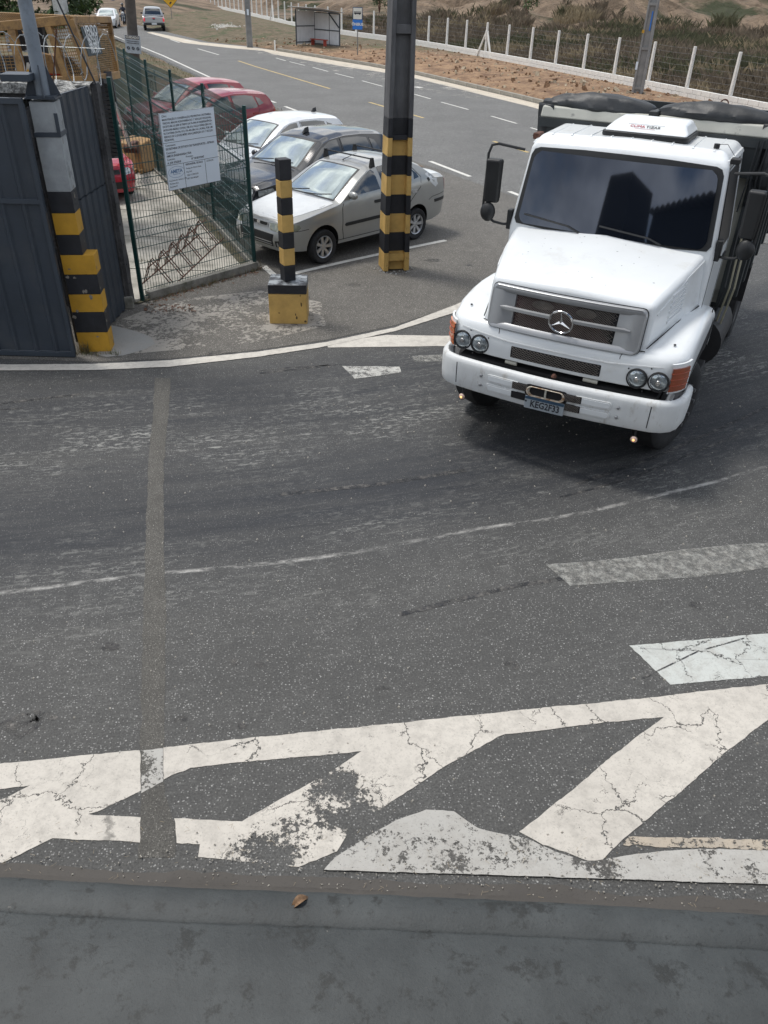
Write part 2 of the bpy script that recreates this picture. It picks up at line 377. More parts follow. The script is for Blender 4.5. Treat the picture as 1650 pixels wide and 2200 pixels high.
def paint_mat(name, col, wear=.25, crack=True, seed=0., scl=1., edge=.0, streak=False, spots=(), soft=.012, dirtc=(.3, .28, .25)):
    """old road paint: worn through by noise and split by cracks; the asphalt sheet below shows in the gaps"""
    m = bpy.data.materials.new(name); m.use_nodes = True; t = m.node_tree; b = t.nodes['Principled BSDF']; out = t.nodes['Material Output']
    g = nn(t, 'ShaderNodeNewGeometry'); P0 = g.outputs['Position']
    mp_ = nn(t, 'ShaderNodeMapping'); mp_.inputs['Location'].default_value = (seed, seed * 2.3, 0); t.links.new(P0, mp_.inputs[0]); P = mp_.outputs[0]
    n1 = tex(t, P, 2.2 * scl, 10, .72); n2 = tex(t, P, 34 * scl, 5, .8); n3 = tex(t, P, 1.1, 3)
    s = mth(t, 'ADD', mth(t, 'MULTIPLY', n1.outputs['Fac'], .6), mth(t, 'MULTIPLY', n2.outputs['Fac'], .4))
    k = .70 - wear * .45
    for sx_, sy_, sr_, sa_ in spots:
        ds = nn(t, 'ShaderNodeVectorMath', operation='DISTANCE'); t.links.new(P0, ds.inputs[0]); ds.inputs[1].default_value = (sx_, sy_, 0)
        s = mth(t, 'ADD', s, mth(t, 'MULTIPLY', ramp(t, mth(t, 'DIVIDE', ds.outputs['Value'], sr_), [(.3, 1.), (1., 0.)]), sa_))
    wr = ramp(t, s, [(k - soft, 0.), (k + soft, 1.)])
    if crack:
        wob = tex(t, P, 5., 5, .7); vv = nn(t, 'ShaderNodeVectorMath', operation='MULTIPLY_ADD')
        t.links.new(wob.outputs['Color'], vv.inputs[0]); vv.inputs[1].default_value = (.30, .30, 0); t.links.new(P, vv.inputs[2])
        v = tex(t, vv.outputs[0], 2.3, kind='Voronoi', feature='DISTANCE_TO_EDGE')
        cm = ramp(t, tex(t, P, 1.7, 2).outputs['Fac'], [(.42, 0.), (.5, 1.)])
        ck = mth(t, 'MULTIPLY', ramp(t, v.outputs['Distance'], [(.004, 1.), (.012, 0.)]), cm)
        v2 = tex(t, vv.outputs[0], 5.5, kind='Voronoi', feature='DISTANCE_TO_EDGE')
        ck2 = mth(t, 'MULTIPLY', ramp(t, v2.outputs['Distance'], [(.003, .7), (.009, 0.)]), ramp(t, tex(t, P, 3.1, 2).outputs['Fac'], [(.54, 0.), (.58, 1.)]))
        wr = mth(t, 'MAXIMUM', wr, mth(t, 'MAXIMUM', ck, ck2))
    c = mixc(t, ramp(t, n3.outputs['Fac'], [(.35, 0.), (.7, .55)]), col, tuple(x * .78 for x in col))
    c = mixc(t, ramp(t, tex(t, P, 9., 8, .75).outputs['Fac'], [(.45, 0.), (.72, .65)]), c, dirtc)
    c = mixc(t, ramp(t, tex(t, P, 70., 4, .8).outputs['Fac'], [(.56, 0.), (.66, .5)]), c, tuple(x * .35 for x in col))
    if streak:
        mp2 = nn(t, 'ShaderNodeMapping'); mp2.inputs['Rotation'].default_value = (0, 0, radians(-17)); mp2.inputs['Scale'].default_value = (.6, 22, 1); t.links.new(P, mp2.inputs[0])
        c = mixc(t, ramp(t, tex(t, mp2.outputs[0], 1., 3).outputs['Fac'], [(.62, 0.), (.7, .7)]), c, (.16, .16, .16))
    t.links.new(c, b.inputs['Base Color']); b.inputs['Roughness'].default_value = .7
    bp = nn(t, 'ShaderNodeBump', i_Strength=.5, i_Distance=.002); t.links.new(n2.outputs['Fac'], bp.inputs['Height']); t.links.new(bp.outputs[0], b.inputs['Normal'])
    tr = nn(t, 'ShaderNodeBsdfTransparent'); mx_ = nn(t, 'ShaderNodeMixShader')
    t.links.new(wr, mx_.inputs[0]); t.links.new(b.outputs[0], mx_.inputs[1]); t.links.new(tr.outputs[0], mx_.inputs[2]); t.links.new(mx_.outputs[0], out.inputs[0])
    return m

A_APRON = asphalt_mat('apron_asphalt', (.118, .117, .111), streaks=True, stones=.85)
A_PARK = asphalt_mat('parking_asphalt', (.178, .168, .150), stones=.9)
A_ROAD = asphalt_mat('road_asphalt', (.205, .204, .195), stones=.7, scale=.7)
A_PATCH = asphalt_mat('patch_asphalt', (.140, .134, .120), stones=.6, scale=1.3)
WHITE_P = paint_mat('white_road_paint', (.58, .55, .49), wear=.18)
WHITE_LINE = paint_mat('edge_line_paint', (.60, .57, .51), wear=.16, crack=False, seed=1.5)
WHITE_PEEL = paint_mat('peeling_road_paint', (.70, .66, .60), wear=.52, seed=3.1)
WHITE_ARROW = paint_mat('arrow_road_paint', (.52, .54, .51), wear=.2, seed=9., streak=True)
WHITE_FADE = paint_mat('faded_road_paint', (.34, .34, .315), wear=.46, soft=.09, crack=False, seed=5., scl=6.)
WHITE_FAR = paint_mat('line_road_paint', (.70, .69, .64), wear=.2, crack=False, seed=1.)
YEL_FAR = paint_mat('yellow_road_paint', (.55, .40, .14), wear=.25, crack=False, seed=2.)
CREAM = paint_mat('cream_road_paint', (.44, .38, .30), wear=.42, seed=4.)
OLDW = paint_mat('old_whitewash', (.43, .42, .39), wear=.36, seed=7.7, crack=False)
SAND = mat('sand', (.42, .33, .22), .95, var=.25, scale=3, bump=.01, dirt=(.30, .24, .17), dscale=1.5)

# ------------------------------------------------------------------ terrain: one sheet to the horizon, rising a little behind the field
wallline = [(20.0, 24.0), (17.0, 30.2), (14.3, 37.0), (12.2, 42.8), (9.87, 49.0), (7.7, 54.6), (5.4, 60.4), (3.0, 66.0), (.2, 71.8), (-3.6, 77.8), (-8.0, 86.0), (-13.6, 101.0), (-20.5, 120.0), (-27.5, 138.), (-35., 156.), (-50, 200)]
kerbline = [(-8.2, 61.2), (-6.3, 58.6), (-4.5, 56.0), (-1.6, 52.0), (1.1, 47.6), (3.4, 42.7), (5.2, 38.9), (6.2, 36.6), (8.4, 31.4), (11.2, 25.0), (14.5, 17)]
def fieldz(x, y):
    n = noise.noise(Vector((x * .03, y * .03, 0))) * 1.2 + noise.noise(Vector((x * .12, y * .12, 3))) * .35
    return n
def xline(tab, y):   # x of a polyline at y
    T = sorted((b, a) for a, b in tab)
    return interp(T, y)
def terrain_z(x, y):
    xw = xline(wallline, y); d = (x - xw)
    z = -.06
    if y > 20 and d > 1.:
        k = min(1, (d - 1.) / 6.); z += k * (fieldz(x, y) * .35 + .1)
        far = max(0, hypot(x, y) - 82)
        if far > 0 and d > 14:
            f = min(1, far / 30.) * min(1, (d - 14) / 14.)
            mnd = noise.noise(Vector((x * .055, y * .07, 1.7))) * 2.6 + abs(noise.noise(Vector((x * .13, y * .16, 5.)))) * 3.4 - .6 + noise.noise(Vector((x * .4, y * .4, 2.))) * .5
            jit = noise.noise(Vector((x * 1.3, y * 1.3, 4.))) * .9 + noise.noise(Vector((x * 3.7, y * 3.7, 1.))) * .5
            z += f * (max(-.4, mnd + 1.0) + jit) + min(70, far) * .018
    if y > 60 and x < -24: z += min(8, (y - 60) * .02) * min(1, (-24 - x) / 10)
    return z
b = MB(); ys = [-60, -30, -10, 0, 10, 20] + [20 + k * 1.6 for k in range(1, 90)] + [170, 190, 220, 260, 330, 450, 700, 1100]
rows = []
for y in ys:
    xs = [-900, -500, -250, -150, -100, -80] + [-66 + 2.2 * k for k in range(0, 75)] + [110, 150, 250, 500, 900]
    rows.append([(x, y, terrain_z(x, y)) for x in xs])
b.grid(rows)
def soil_mat():
    m = bpy.data.materials.new('field_soil'); m.use_nodes = True; t = m.node_tree; bs = t.nodes['Principled BSDF']
    P = nn(t, 'ShaderNodeNewGeometry').outputs['Position']
    c = mixc(t, ramp(t, tex(t, P, .35, 8, .65).outputs['Fac'], [(.38, 0.), (.6, 1.)]), (.21, .155, .105), (.42, .31, .215))
    c = mixc(t, ramp(t, tex(t, P, .09, 6, .6).outputs['Fac'], [(.52, 0.), (.60, 1.)]), c, (.075, .085, .04))
    c = mixc(t, ramp(t, tex(t, P, 2.2, 6, .7).outputs['Fac'], [(.5, 0.), (.7, .6)]), c, (.13, .10, .07))
    t.links.new(c, bs.inputs['Base Color']); bs.inputs['Roughness'].default_value = 1
    bp = nn(t, 'ShaderNodeBump', i_Distance=1.4); t.links.new(tex(t, P, 1.1, 9, .7).outputs['Fac'], bp.inputs['Height']); t.links.new(bp.outputs[0], bs.inputs['Normal'])
    return m
tag(b.build('terrain', soil_mat(), smooth=False, fix=False), kind='structure')

# ------------------------------------------------------------------ sheets of asphalt
sheet('forecourt_asphalt', [(-30, .5), (30, .5), (30, 14), (14, 30), (2, 24), (-9, 45), (-24, 72), (-30, 70), (-20, 45), (-12, 26), (-30, 14)], 0., A_APRON)
park = pxs((0, 771), (200, 778), (365, 771), (550, 753), (700, 731), (850, 699), (1000, 650))
sheet('parking_asphalt', [(-9.5, park[0].y + .02)] + [(p.x, p.y) for p in park] + [(3.2, 13.4), (6.5, 17), (2.2, 22.2), (-.6, 27.0), (-4.6, 34.8), (-8.6, 42.5), (-9.4, 41.8), (-9, 24.3), (-9.5, 12)], .004, A_PARK)
roadL = [(x - .35, y - .15) for x, y in [(-60, 172), (-45, 132), (-31, 92), (-22.5, 71.2), (-14.4, 54.6), (-8.5, 41.8), (-4.85, 34.6), (-2.6, 30.1), (-.85, 26.7), (1.2, 23.0), (3.6, 18.8), (14, 12)]]
roadR = [(20, 14), (14.6, 17.2)] + kerbline[::-1][1:] + [(-10.2, 64.2), (-14.2, 67.6), (-20.4, 79.0), (-25.8, 89.0), (-31, 103), (-38, 122), (-52, 160)]
sheet('main_road', roadL + roadR, .007, A_ROAD)
# sandy gutter and bus bay in front of the kerb
gut = []
for k, (x, y) in enumerate(kerbline): gut.append((x - .1, y - .05))
inner = [(x - .85 - (.9 if 50 < y < 60 else 0) - (.25 * noise.noise(Vector((x, y, 0)))), y - .5) for x, y in kerbline[::-1]]
SANDP = paint_mat('sandy_gutter', (.60, .53, .42), wear=.22, crack=False, seed=11.)
sheet('sandy_gutter', gut + inner + [(-11.5, 62.2), (-15.6, 65.8), (-21.2, 76.5), (-21.0, 77.4), (-14.6, 67.0), (-10.2, 63.6)], .009, SANDP)
PAVP = paint_mat('dusty_bay', (.42, .40, .36), wear=.56, crack=False, seed=13., scl=.6)
sheet('dusty_bay', [(-10.5, 60.3), (-6.5, 54.2), (-2.5, 46.6), (.8, 41.0), (2.8, 38.3), (4.4, 37.6), (3.2, 41.6), (.3, 47.2), (-2.6, 51.6), (-6.6, 57.2), (-9.6, 61.5)], .0115, PAVP)

# ------------------------------------------------------------------ painted markings (each its own sheet)
def ragged(P_, amp=.006, step=.03):
    out = []; n = len(P_)
    for k in range(n):
        a = P_[k].copy(); c_ = P_[(k + 1) % n]; L = (c_ - a).length; q = max(1, min(120, int(L / step)))
        for j in range(q):
            p = a.lerp(c_, j / q); v = Vector((p.x * 23, p.y * 23, 1.)); w_ = Vector((p.x * 5, p.y * 5, 4.))
            out.append(Vector((p.x + amp * (noise.noise(v) + noise.noise(w_)), p.y + amp * (noise.noise(v + Vector((7, 0, 0))) + noise.noise(w_ + Vector((0, 9, 0)))), 0)))
    return out
def mark(name, pts, m=WHITE_P, z=.004, amp=.006):
    return sheet(name, ragged(pxs(*pts), amp), z, m)
mark('edge_line', [(-60, 785), (0, 784), (200, 783), (365, 775), (550, 757), (700, 736), (850, 704), (980, 655), (1060, 618), (1075, 626), (975, 673), (850, 712), (690, 747), (550, 768), (365, 789), (200, 796), (0, 797), (-60, 798)], WHITE_LINE, .008)
mark('junction_wedge', [(700, 737.5), (832, 720), (962, 722), (1040, 723), (1040, 744), (955, 744), (705, 747)], WHITE_LINE, .0045)
mark('painted_arrow', [(735, 787), (858, 788), (862, 800), (812, 808), (762, 814)], paint_mat('half_worn_arrow', (.50, .50, .47), wear=.38, soft=.05, crack=False, seed=51., scl=3.))
mark('painted_arrow', [(885, 765), (950, 762), (958, 776), (890, 778)], WHITE_FADE)
mark('painted_arrow', [(1172, 1214), (1290, 1205), (1480, 1180), (1560, 1172), (1700, 1164), (1700, 1214), (1500, 1240), (1225, 1259)], WHITE_FADE)
mark('painted_arrow', [(1352, 1388), (1500, 1375), (1720, 1355), (1720, 1447), (1650, 1453), (1440, 1472)], WHITE_ARROW)
ISL = paint_mat('island_paint', (.58, .545, .485), wear=.17, spots=[(at(720, 1725).x, at(720, 1725).y, .42, .13), (at(560, 1850).x, at(560, 1850).y, .40, .14), (at(780, 1790).x, at(780, 1790).y, .22, .12), (at(1120, 1570).x, at(1120, 1570).y, .1, .05)])
mark('island_line', [(-60, 1646), (0, 1641), (302, 1612), (302, 1699), (210, 1745), (190, 1751), (302, 1756), (302, 1810), (112, 1802), (30, 1842), (-60, 1890), (-60, 1752), (0, 1719), (65, 1689), (0, 1696), (-60, 1702)], ISL)
mark('trench_paint', [(304, 1612), (350, 1608), (352, 1680), (304, 1704)], OLDW)
mark('island_line', [(351, 1607), (500, 1590), (825, 1557), (1125, 1525), (1375, 1502), (1650, 1470), (1720, 1462), (1720, 1512), (1650, 1546), (1555, 1620), (1475, 1690), (1415, 1740), (1350, 1795), (1290, 1849), (1262, 1849), (1165, 1815), (1115, 1788), (1215, 1710), (1315, 1625), (1426, 1541), (1300, 1553), (1076, 1580), (940, 1657), (825, 1735), (750, 1785), (725, 1830), (642, 1862), (425, 1842), (430, 1815), (380, 1812), (375, 1759), (520, 1765), (565, 1740), (635, 1700), (710, 1660), (776, 1615), (500, 1640), (410, 1650), (370, 1666), (353, 1676)], ISL)
mark('cream_line', [(1352, 1799), (1500, 1801), (1720, 1806), (1720, 1829), (1500, 1822), (1340, 1818)], CREAM, amp=.012)
# old concrete lip with worn whitewash, standing a finger's breadth proud
lip_px = [(695, 1871), (720, 1845), (790, 1800), (850, 1765), (915, 1741), (975, 1746), (1025, 1781), (1060, 1790), (1125, 1802), (1200, 1835), (1262, 1853), (1310, 1846), (1415, 1831), (1500, 1826), (1720, 1831), (1720, 1907), (1650, 1902), (1150, 1885), (825, 1875)]
b = MB(); q = pxs(*lip_px); b.prism([(p.x, p.y) for p in q], -.002, .0085); o = b.build('concrete_lip', asphalt_mat('lip_concrete', (.14, .135, .125), stones=.4)); o['kind'] = 'structure'
sheet('lip_whitewash', ragged(q, .004), .0115, OLDW)
# reinstated trench strip
sheet('trench_patch', ragged(pxs((300, 1842), (380, 1842), (372, 1760), (352, 1690), (353, 1604), (357, 1300), (352, 1200), (352, 1000), (362, 880), (368, 812), (332, 812), (330, 880), (318, 1000), (312, 1200), (308, 1300), (302, 1608), (303, 1700)), .012, .05), .0022, A_PATCH)
SKID = paint_mat('skid_rubber', (.018, .020, .024), wear=.40, crack=False, seed=31., scl=3.)
def strip(name, pts, wd, m, z=.004):
    L = []; Rr = []
    for k, p in enumerate(pts):
        p = Vector(p[:2]); a = Vector(pts[max(0, k - 1)][:2]); c_ = Vector(pts[min(len(pts) - 1, k + 1)][:2]); d = (c_ - a).normalized(); n = Vector((-d.y, d.x)) * wd / 2
        L.append(p + n); Rr.append(p - n)
    return sheet(name, L + Rr[::-1], z, m)
for q_, wd in ((((558, 802), (640, 793), (706, 785)), .05), (((560, 797), (630, 789), (735, 783)), .03), (((0, 868), (60, 860), (180, 846)), .05), (((0, 880), (50, 877)), .03), (((1240, 1040), (1400, 985), (1560, 915), (1700, 850)), .045), (((1180, 1075), (1350, 1030), (1560, 945), (1700, 885)), .03), (((860, 1320), (960, 1295), (1100, 1260), (1230, 1240)), .05), (((1000, 1010), (820, 1040), (600, 1062)), .06), (((1380, 1458), (1500, 1400), (1600, 1372)), .012)):
    strip('skid_mark', pxs(*q_), wd, SKID, .0025 if q_[0][0] != 1380 else .0062)
STAIN = paint_mat('oil_stain', (.035, .035, .036), wear=.46, crack=False, seed=41., scl=4.)
rs = random.Random(77)
for (px_, py_, r_) in ((505, 1423, .035), (560, 1430, .03), (40, 1560, .09), (90, 1540, .06), (388, 1545, .03), (520, 1560, .025), (1100, 1430, .04), (240, 1390, .05), (820, 1480, .03), (1500, 1300, .05), (640, 640, .12), (760, 612, .08), (930, 560, .10), (470, 760, .10), (1010, 570, .07)):
    p = at(px_, py_); z_ = .0025 if py_ > 800 else .0062
    sheet('oil_stain', [(p.x + r_ * 1.5 * (1 + .3 * rs.uniform(-1, 1)) * cos(a), p.y + r_ * (1 + .3 * rs.uniform(-1, 1)) * sin(a)) for a in [2 * pi * k / 11 for k in range(11)]], z_, STAIN)
# parking bay lines
def strip(name, pts, wd, m, z=.008):
    L = []; Rr = []
    for k, p in enumerate(pts):
        p = Vector(p[:2]); a = Vector(pts[max(0, k - 1)][:2]); c_ = Vector(pts[min(len(pts) - 1, k + 1)][:2]); d = (c_ - a).normalized(); n = Vector((-d.y, d.x)) * wd / 2
        L.append(p + n); Rr.append(p - n)
    return sheet(name, L + Rr[::-1], z, m)
strip('bay_line', pxs((632, 588), (740, 563), (860, 537), (957, 517)), .11, WHITE_FAR)
strip('bay_line', pxs((566, 572), (598, 600)), .11, WHITE_FAR)
b_ = at(597, 600); 
for p0, p1 in (((370, 566), (480, 566)), ((330, 470), (470, 500))): pass
# edge dashes and lines of the main road
edge = [(-60, 172), (-45, 132), (-31, 92), (-22.2, 70.9), (-14.3, 54.6), (-8.41, 41.6), (-6.1, 37.1)]
strip('road_edge_line', edge, .13, WHITE_FAR, .010)
for a_, c_ in (((490, 187), (520, 196)), ((545, 205), (592, 221)), ((612, 229), (690, 258)), ((710, 266), (740, 277)), ((786, 292), (826, 310)), ((924, 347), (1010, 380)), ((1094, 412), (1130, 426))):
    strip('road_edge_dash', pxs(a_, c_), .13, WHITE_FAR, .010)
for a_, c_ in (((512, 131), (548, 143)), ((548, 143), (625, 166)), ((625, 166), (709, 191)), ((793, 220), (910, 254)), ((1060, 304), (1135, 328)), ((1230, 360), (1320, 390))):
    strip('centre_dash', pxs(a_, c_), .12, YEL_FAR, .010)
for a_, c_ in (((366, 85), (386, 92)), ((425, 105), (470, 118)), ((325, 72), (342, 77))):
    strip('centre_dash', pxs(a_, c_), .12, WHITE_FAR, .010)
for a_, c_ in (((593, 125), (614, 131)), ((622, 133), (655, 141)), ((672, 145), (705, 154)), ((720, 158), (760, 168)), ((778, 174), (822, 186)), ((890, 203), (925, 213)), ((948, 220), (1006, 236)), ((1055, 250), (1110, 266)), ((1140, 275), (1190, 290))):
    strip('lane_dash', pxs(a_, c_), .10, WHITE_FAR, .0125)
strip('rumble_mark', pxs((397, 87), (412, 89)), .35, WHITE_FAR, .010)
strip('rumble_mark', pxs((892, 187), (905, 189)), .35, WHITE_FAR, .0125)

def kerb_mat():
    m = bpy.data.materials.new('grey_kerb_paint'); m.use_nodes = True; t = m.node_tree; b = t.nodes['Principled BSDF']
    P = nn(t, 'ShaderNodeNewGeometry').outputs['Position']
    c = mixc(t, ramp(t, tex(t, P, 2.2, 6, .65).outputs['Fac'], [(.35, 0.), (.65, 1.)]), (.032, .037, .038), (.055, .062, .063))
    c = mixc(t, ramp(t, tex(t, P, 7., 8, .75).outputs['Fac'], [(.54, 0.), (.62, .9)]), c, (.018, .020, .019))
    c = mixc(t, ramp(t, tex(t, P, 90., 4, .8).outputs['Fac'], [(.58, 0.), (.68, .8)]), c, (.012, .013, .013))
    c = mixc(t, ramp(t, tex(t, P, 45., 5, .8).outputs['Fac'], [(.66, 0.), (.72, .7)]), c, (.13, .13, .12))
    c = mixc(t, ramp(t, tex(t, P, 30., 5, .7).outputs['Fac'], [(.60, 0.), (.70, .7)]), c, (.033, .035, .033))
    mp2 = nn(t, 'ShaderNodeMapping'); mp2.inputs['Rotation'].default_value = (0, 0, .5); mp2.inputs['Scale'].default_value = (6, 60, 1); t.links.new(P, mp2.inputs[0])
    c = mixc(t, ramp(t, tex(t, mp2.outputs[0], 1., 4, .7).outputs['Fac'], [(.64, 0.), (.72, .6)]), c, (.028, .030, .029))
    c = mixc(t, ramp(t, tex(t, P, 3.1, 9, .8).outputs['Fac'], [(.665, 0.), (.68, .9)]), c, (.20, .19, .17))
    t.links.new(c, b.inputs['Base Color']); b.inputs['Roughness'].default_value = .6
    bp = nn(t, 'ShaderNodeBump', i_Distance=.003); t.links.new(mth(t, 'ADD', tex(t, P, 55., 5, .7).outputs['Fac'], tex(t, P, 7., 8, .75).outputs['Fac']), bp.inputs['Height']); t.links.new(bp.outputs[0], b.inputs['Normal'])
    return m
# ------------------------------------------------------------------ near pavement kerb (grey painted) with the dirt lying along it
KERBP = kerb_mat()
k0 = [(-14, 2.36), (-3, 2.345), (-1.9, 2.33), (-1.0, 2.305), (0, 2.30), (1, 2.285), (2.2, 2.25), (14, 2.1)]
b = MB(); rows = []
for x in [-14, -6, -3] + [-2.5 + .05 * k for k in range(101)] + [4, 8, 14]:
    y = interp(k0, x) + .006 * noise.noise(Vector((x * 6, 0, 0))) + .005 * noise.noise(Vector((x * 19, 4, 0)))
    rows.append([(x, y + .01, -.02), (x, y + .004, .06), (x, y - .018, .10), (x, y - .05, .118), (x, y - .12, .122), (x, y - .20, .120), (x, y - .212, .113), (x, y - .225, .119), (x, y - .5, .12), (x, y - 1.6, .12), (x, y - 3.5, .12)])
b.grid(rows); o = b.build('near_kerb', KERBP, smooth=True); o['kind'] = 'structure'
DUST = paint_mat('gutter_dirt', (.070, .063, .055), wear=.12, crack=False, seed=6., dirtc=(.06, .055, .05))
b = MB(); rows = []
for k in range(120):
    x = -3.2 + k * .055; y = interp(k0, x); wv_ = .09 + .05 * noise.noise(Vector((x * 1.7, 2, 0))) + .02 * noise.noise(Vector((x * 9, 5, 0)))
    rows.append([(x, y + .012, .034), (x, y + .05, .022), (x, y + wv_ * .6, .013 + .004 * noise.noise(Vector((x * 14, 0, 0)))), (x, y + wv_ + .03, .005)])
b.grid(rows); o = b.build('gutter_dirt', DUST, smooth=True); o['kind'] = 'structure'
# dry curled leaf on the kerb
lf = MB(); rows = []
for i in range(9):
    t_ = i / 8; wd = .028 * sin(pi * min(1, t_ * .96 + .03)) ** .8; cx = -.085 + .17 * t_; ben = .045 * sin(pi * t_)
    rows.append([(cx, -wd + .01 * t_, ben + .018), (cx, -wd * .5, ben + .006), (cx, 0, ben), (cx, wd * .5, ben + .006), (cx, wd, ben + .02)])
lf.grid(rows); o = lf.build('fallen_leaf', mat('dry_leaf', (.20, .12, .065), .7, var=.3, scale=40), smooth=True)
p = at(645, 1938, .122); o.location = (p.x, p.y, .10); o.rotation_euler = (0, 0, radians(35)); sm = o.modifiers.new('s', 'SOLIDIFY'); sm.thickness = .0012
o.scale = (.62, .9, .8)
tag(o, 'curled dry brown leaf lying on the edge of the grey painted kerb', 'leaf')
# small litter: straws and pebbles in the gutter
LT = mat('straw', (.34, .28, .19), .9)
b = MB(); rnd = random.Random(4)
for k in range(150):
    x = rnd.uniform(-2.2, 2.3); y = interp(k0, x) + rnd.uniform(.03, .5) ** 1.2; a = rnd.uniform(0, pi); l = rnd.uniform(.008, .035)
    b.tube([(x, y, .022), (x + l * cos(a), y + l * sin(a), .024)], .0009, 3)
tag(b.build('gutter_straw', LT), kind='stuff')
b = MB()
for k in range(900):
    if k < 300: x = rnd.uniform(-2.2, 2.4); y = interp(k0, x) + .03 + abs(rnd.gauss(0, .16))
    else: x = rnd.uniform(-4.5, 5.); y = rnd.uniform(2.6, 12)
    s_ = rnd.uniform(.002, .007) * (1 if k < 300 else 1.5); b.box((x, y, s_ * .5 + (.012 if y < 2.7 else .0)), (s_ * 2, s_ * 1.4, s_), (0, 0, rnd.uniform(0, 3)), taper=.6)
tag(b.build('loose_grit', mat('grit', (.33, .31, .27), .9, var=.4, scale=80)), kind='stuff')
# ------------------------------------------------------------------ shared materials
HAZY = mat('hazard_yellow', (.50, .27, .022), .6, var=.12, scale=4, bump=.002, bscale=40, dirt=(.16, .09, .03), dscale=7, dlo=.66, dhi=.76)
HAZT = mat('hazard_tan', (.54, .345, .105), .7, var=.14, scale=4, bump=.003, bscale=40, dirt=(.17, .10, .05), dscale=9, dlo=.62, dhi=.74)
HAZB = mat('hazard_black', (.016, .017, .021), .55, var=.3, scale=6, bump=.002, bscale=40, dirt=(.07, .08, .09), dscale=8, dlo=.68, dhi=.74)
HAZBW = mat('worn_black_paint', (.02, .021, .026), .5, scale=6, dirt=(.30, .33, .35), dscale=5, dlo=.44, dhi=.56, bump=.003, bscale=30)
GREYP = mat('grey_post_paint', (.30, .32, .33), .7, var=.15, scale=5, dirt=(.15, .16, .16), dscale=4, dlo=.55, dhi=.68, bump=.003)
GATE = mat('gate_blue_grey', (.030, .040, .054), .45, var=.12, scale=2.5, dirt=(.055, .062, .07), dscale=2., dlo=.5, dhi=.75)
GATEF = mat('gate_frame_paint', (.036, .047, .062), .45, var=.1, scale=3)
GALV = mat('painted_steel_pole', (.19, .225, .265), .38, var=.12, scale=3, dirt=(.12, .14, .16), dscale=4)
ROUGHC = mat('rough_dark_concrete', (.085, .085, .088), .95, var=.4, scale=8, bump=.02, bscale=25, dirt=(.028, .028, .03), dscale=4, dlo=.42, dhi=.6)
SPLASH = mat('splashed_mortar', (.42, .42, .40), .95, scale=14, bump=.03, bscale=22, dirt=(.12, .12, .115), dscale=18, dlo=.42, dhi=.55)
CONC = mat('pale_concrete', (.39, .37, .325), .9, var=.2, scale=2.5, bump=.004, bscale=50, dirt=(.15, .145, .12), dscale=1.6, dlo=.45, dhi=.7)
CONCD = mat('weathered_concrete', (.20, .195, .175), .92, var=.25, scale=6, bump=.006, bscale=40, dirt=(.08, .085, .06), dscale=5, dlo=.5, dhi=.7)
POLEC = mat('dark_pole_concrete', (.095, .095, .098), .9, var=.28, scale=5, bump=.005, bscale=45, dirt=(.13, .13, .135), dscale=3.5, dlo=.55, dhi=.75, stretch=(1, 1, .35))
POLEG = mat('grey_pole_concrete', (.25, .25, .245), .9, var=.15, scale=5, bump=.004, dirt=(.15, .15, .15), dscale=2.5)
GREEN = mat('green_fence_steel', (.006, .042, .040), .4, var=.15, scale=8)
WIRE = mat('galvanised_wire', (.20, .20, .20), .45, metal=.8)
WHITEW = mat('white_wash', (.74, .73, .69), .85, var=.08, scale=4, bump=.004, bscale=30, dirt=(.45, .40, .32), dscale=4, dlo=.58, dhi=.72)
RUST = mat('rusty_steel', (.095, .042, .028), .85, var=.4, scale=18, bump=.001)
BLACKP = mat('black_plastic', (.014, .015, .017), .55, var=.2, scale=10)
RUBBER = mat('tyre_rubber', (.016, .016, .017), .8, var=.25, scale=15, bump=.002, bscale=80)
WHITEPL = mat('sign_white', (.66, .73, .80), .5, var=.03, scale=2)
INK = mat('print_black', (.02, .022, .03), .6)
BLUEINK = mat('print_blue', (.10, .19, .34), .6)

def scrapes(par, pts, m, seed=1):
    rr_ = random.Random(seed); b = MB()
    for (x, y, z, nx, ny) in pts:
        t_ = Vector((-ny, nx, 0)); w_ = rr_.uniform(.008, .03); h_ = rr_.uniform(.01, .045); c_ = Vector((x, y, z)) + Vector((nx, ny, 0)) * .0015
        P_ = [c_ + t_ * (w_ * cos(a) * rr_.uniform(.5, 1.1)) + Vector((0, 0, h_ * sin(a) * rr_.uniform(.5, 1.1))) for a in [2 * pi * k / 9 for k in range(9)]]
        b.add(P_, [tuple(range(9))])
    o = b.build('paint_scrapes', m, par, fix=False); o['kind'] = 'stuff'
SCR = mat('bare_mortar', (.23, .21, .18), .95, var=.3, scale=30)
# ------------------------------------------------------------------ gate post with its hazard bands
gp = thing('gate_post', 'square gate post with a grey top and yellow and black bands beside the gate', 'gate post', (-3.93, 9.70, 0), radians(7))
gx, gy = .27, .27
def band(z0, z1, m, nm='painted_band', dx=gx, dy=gy, ox=0., oy=0., par=gp):
    return MB().box((ox, oy, (z0 + z1) / 2), (dx, dy, z1 - z0)).build(nm, m, par, bevel=.006, seg=1)
zz = [0., .27, .54, .77, 1.02, 1.26, 1.50, 1.75, 1.99]
for k in range(8): band(zz[k], zz[k + 1], HAZY if k % 2 == 0 else HAZB)
band(zz[8], 2.93, GREYP, 'post_shaft')
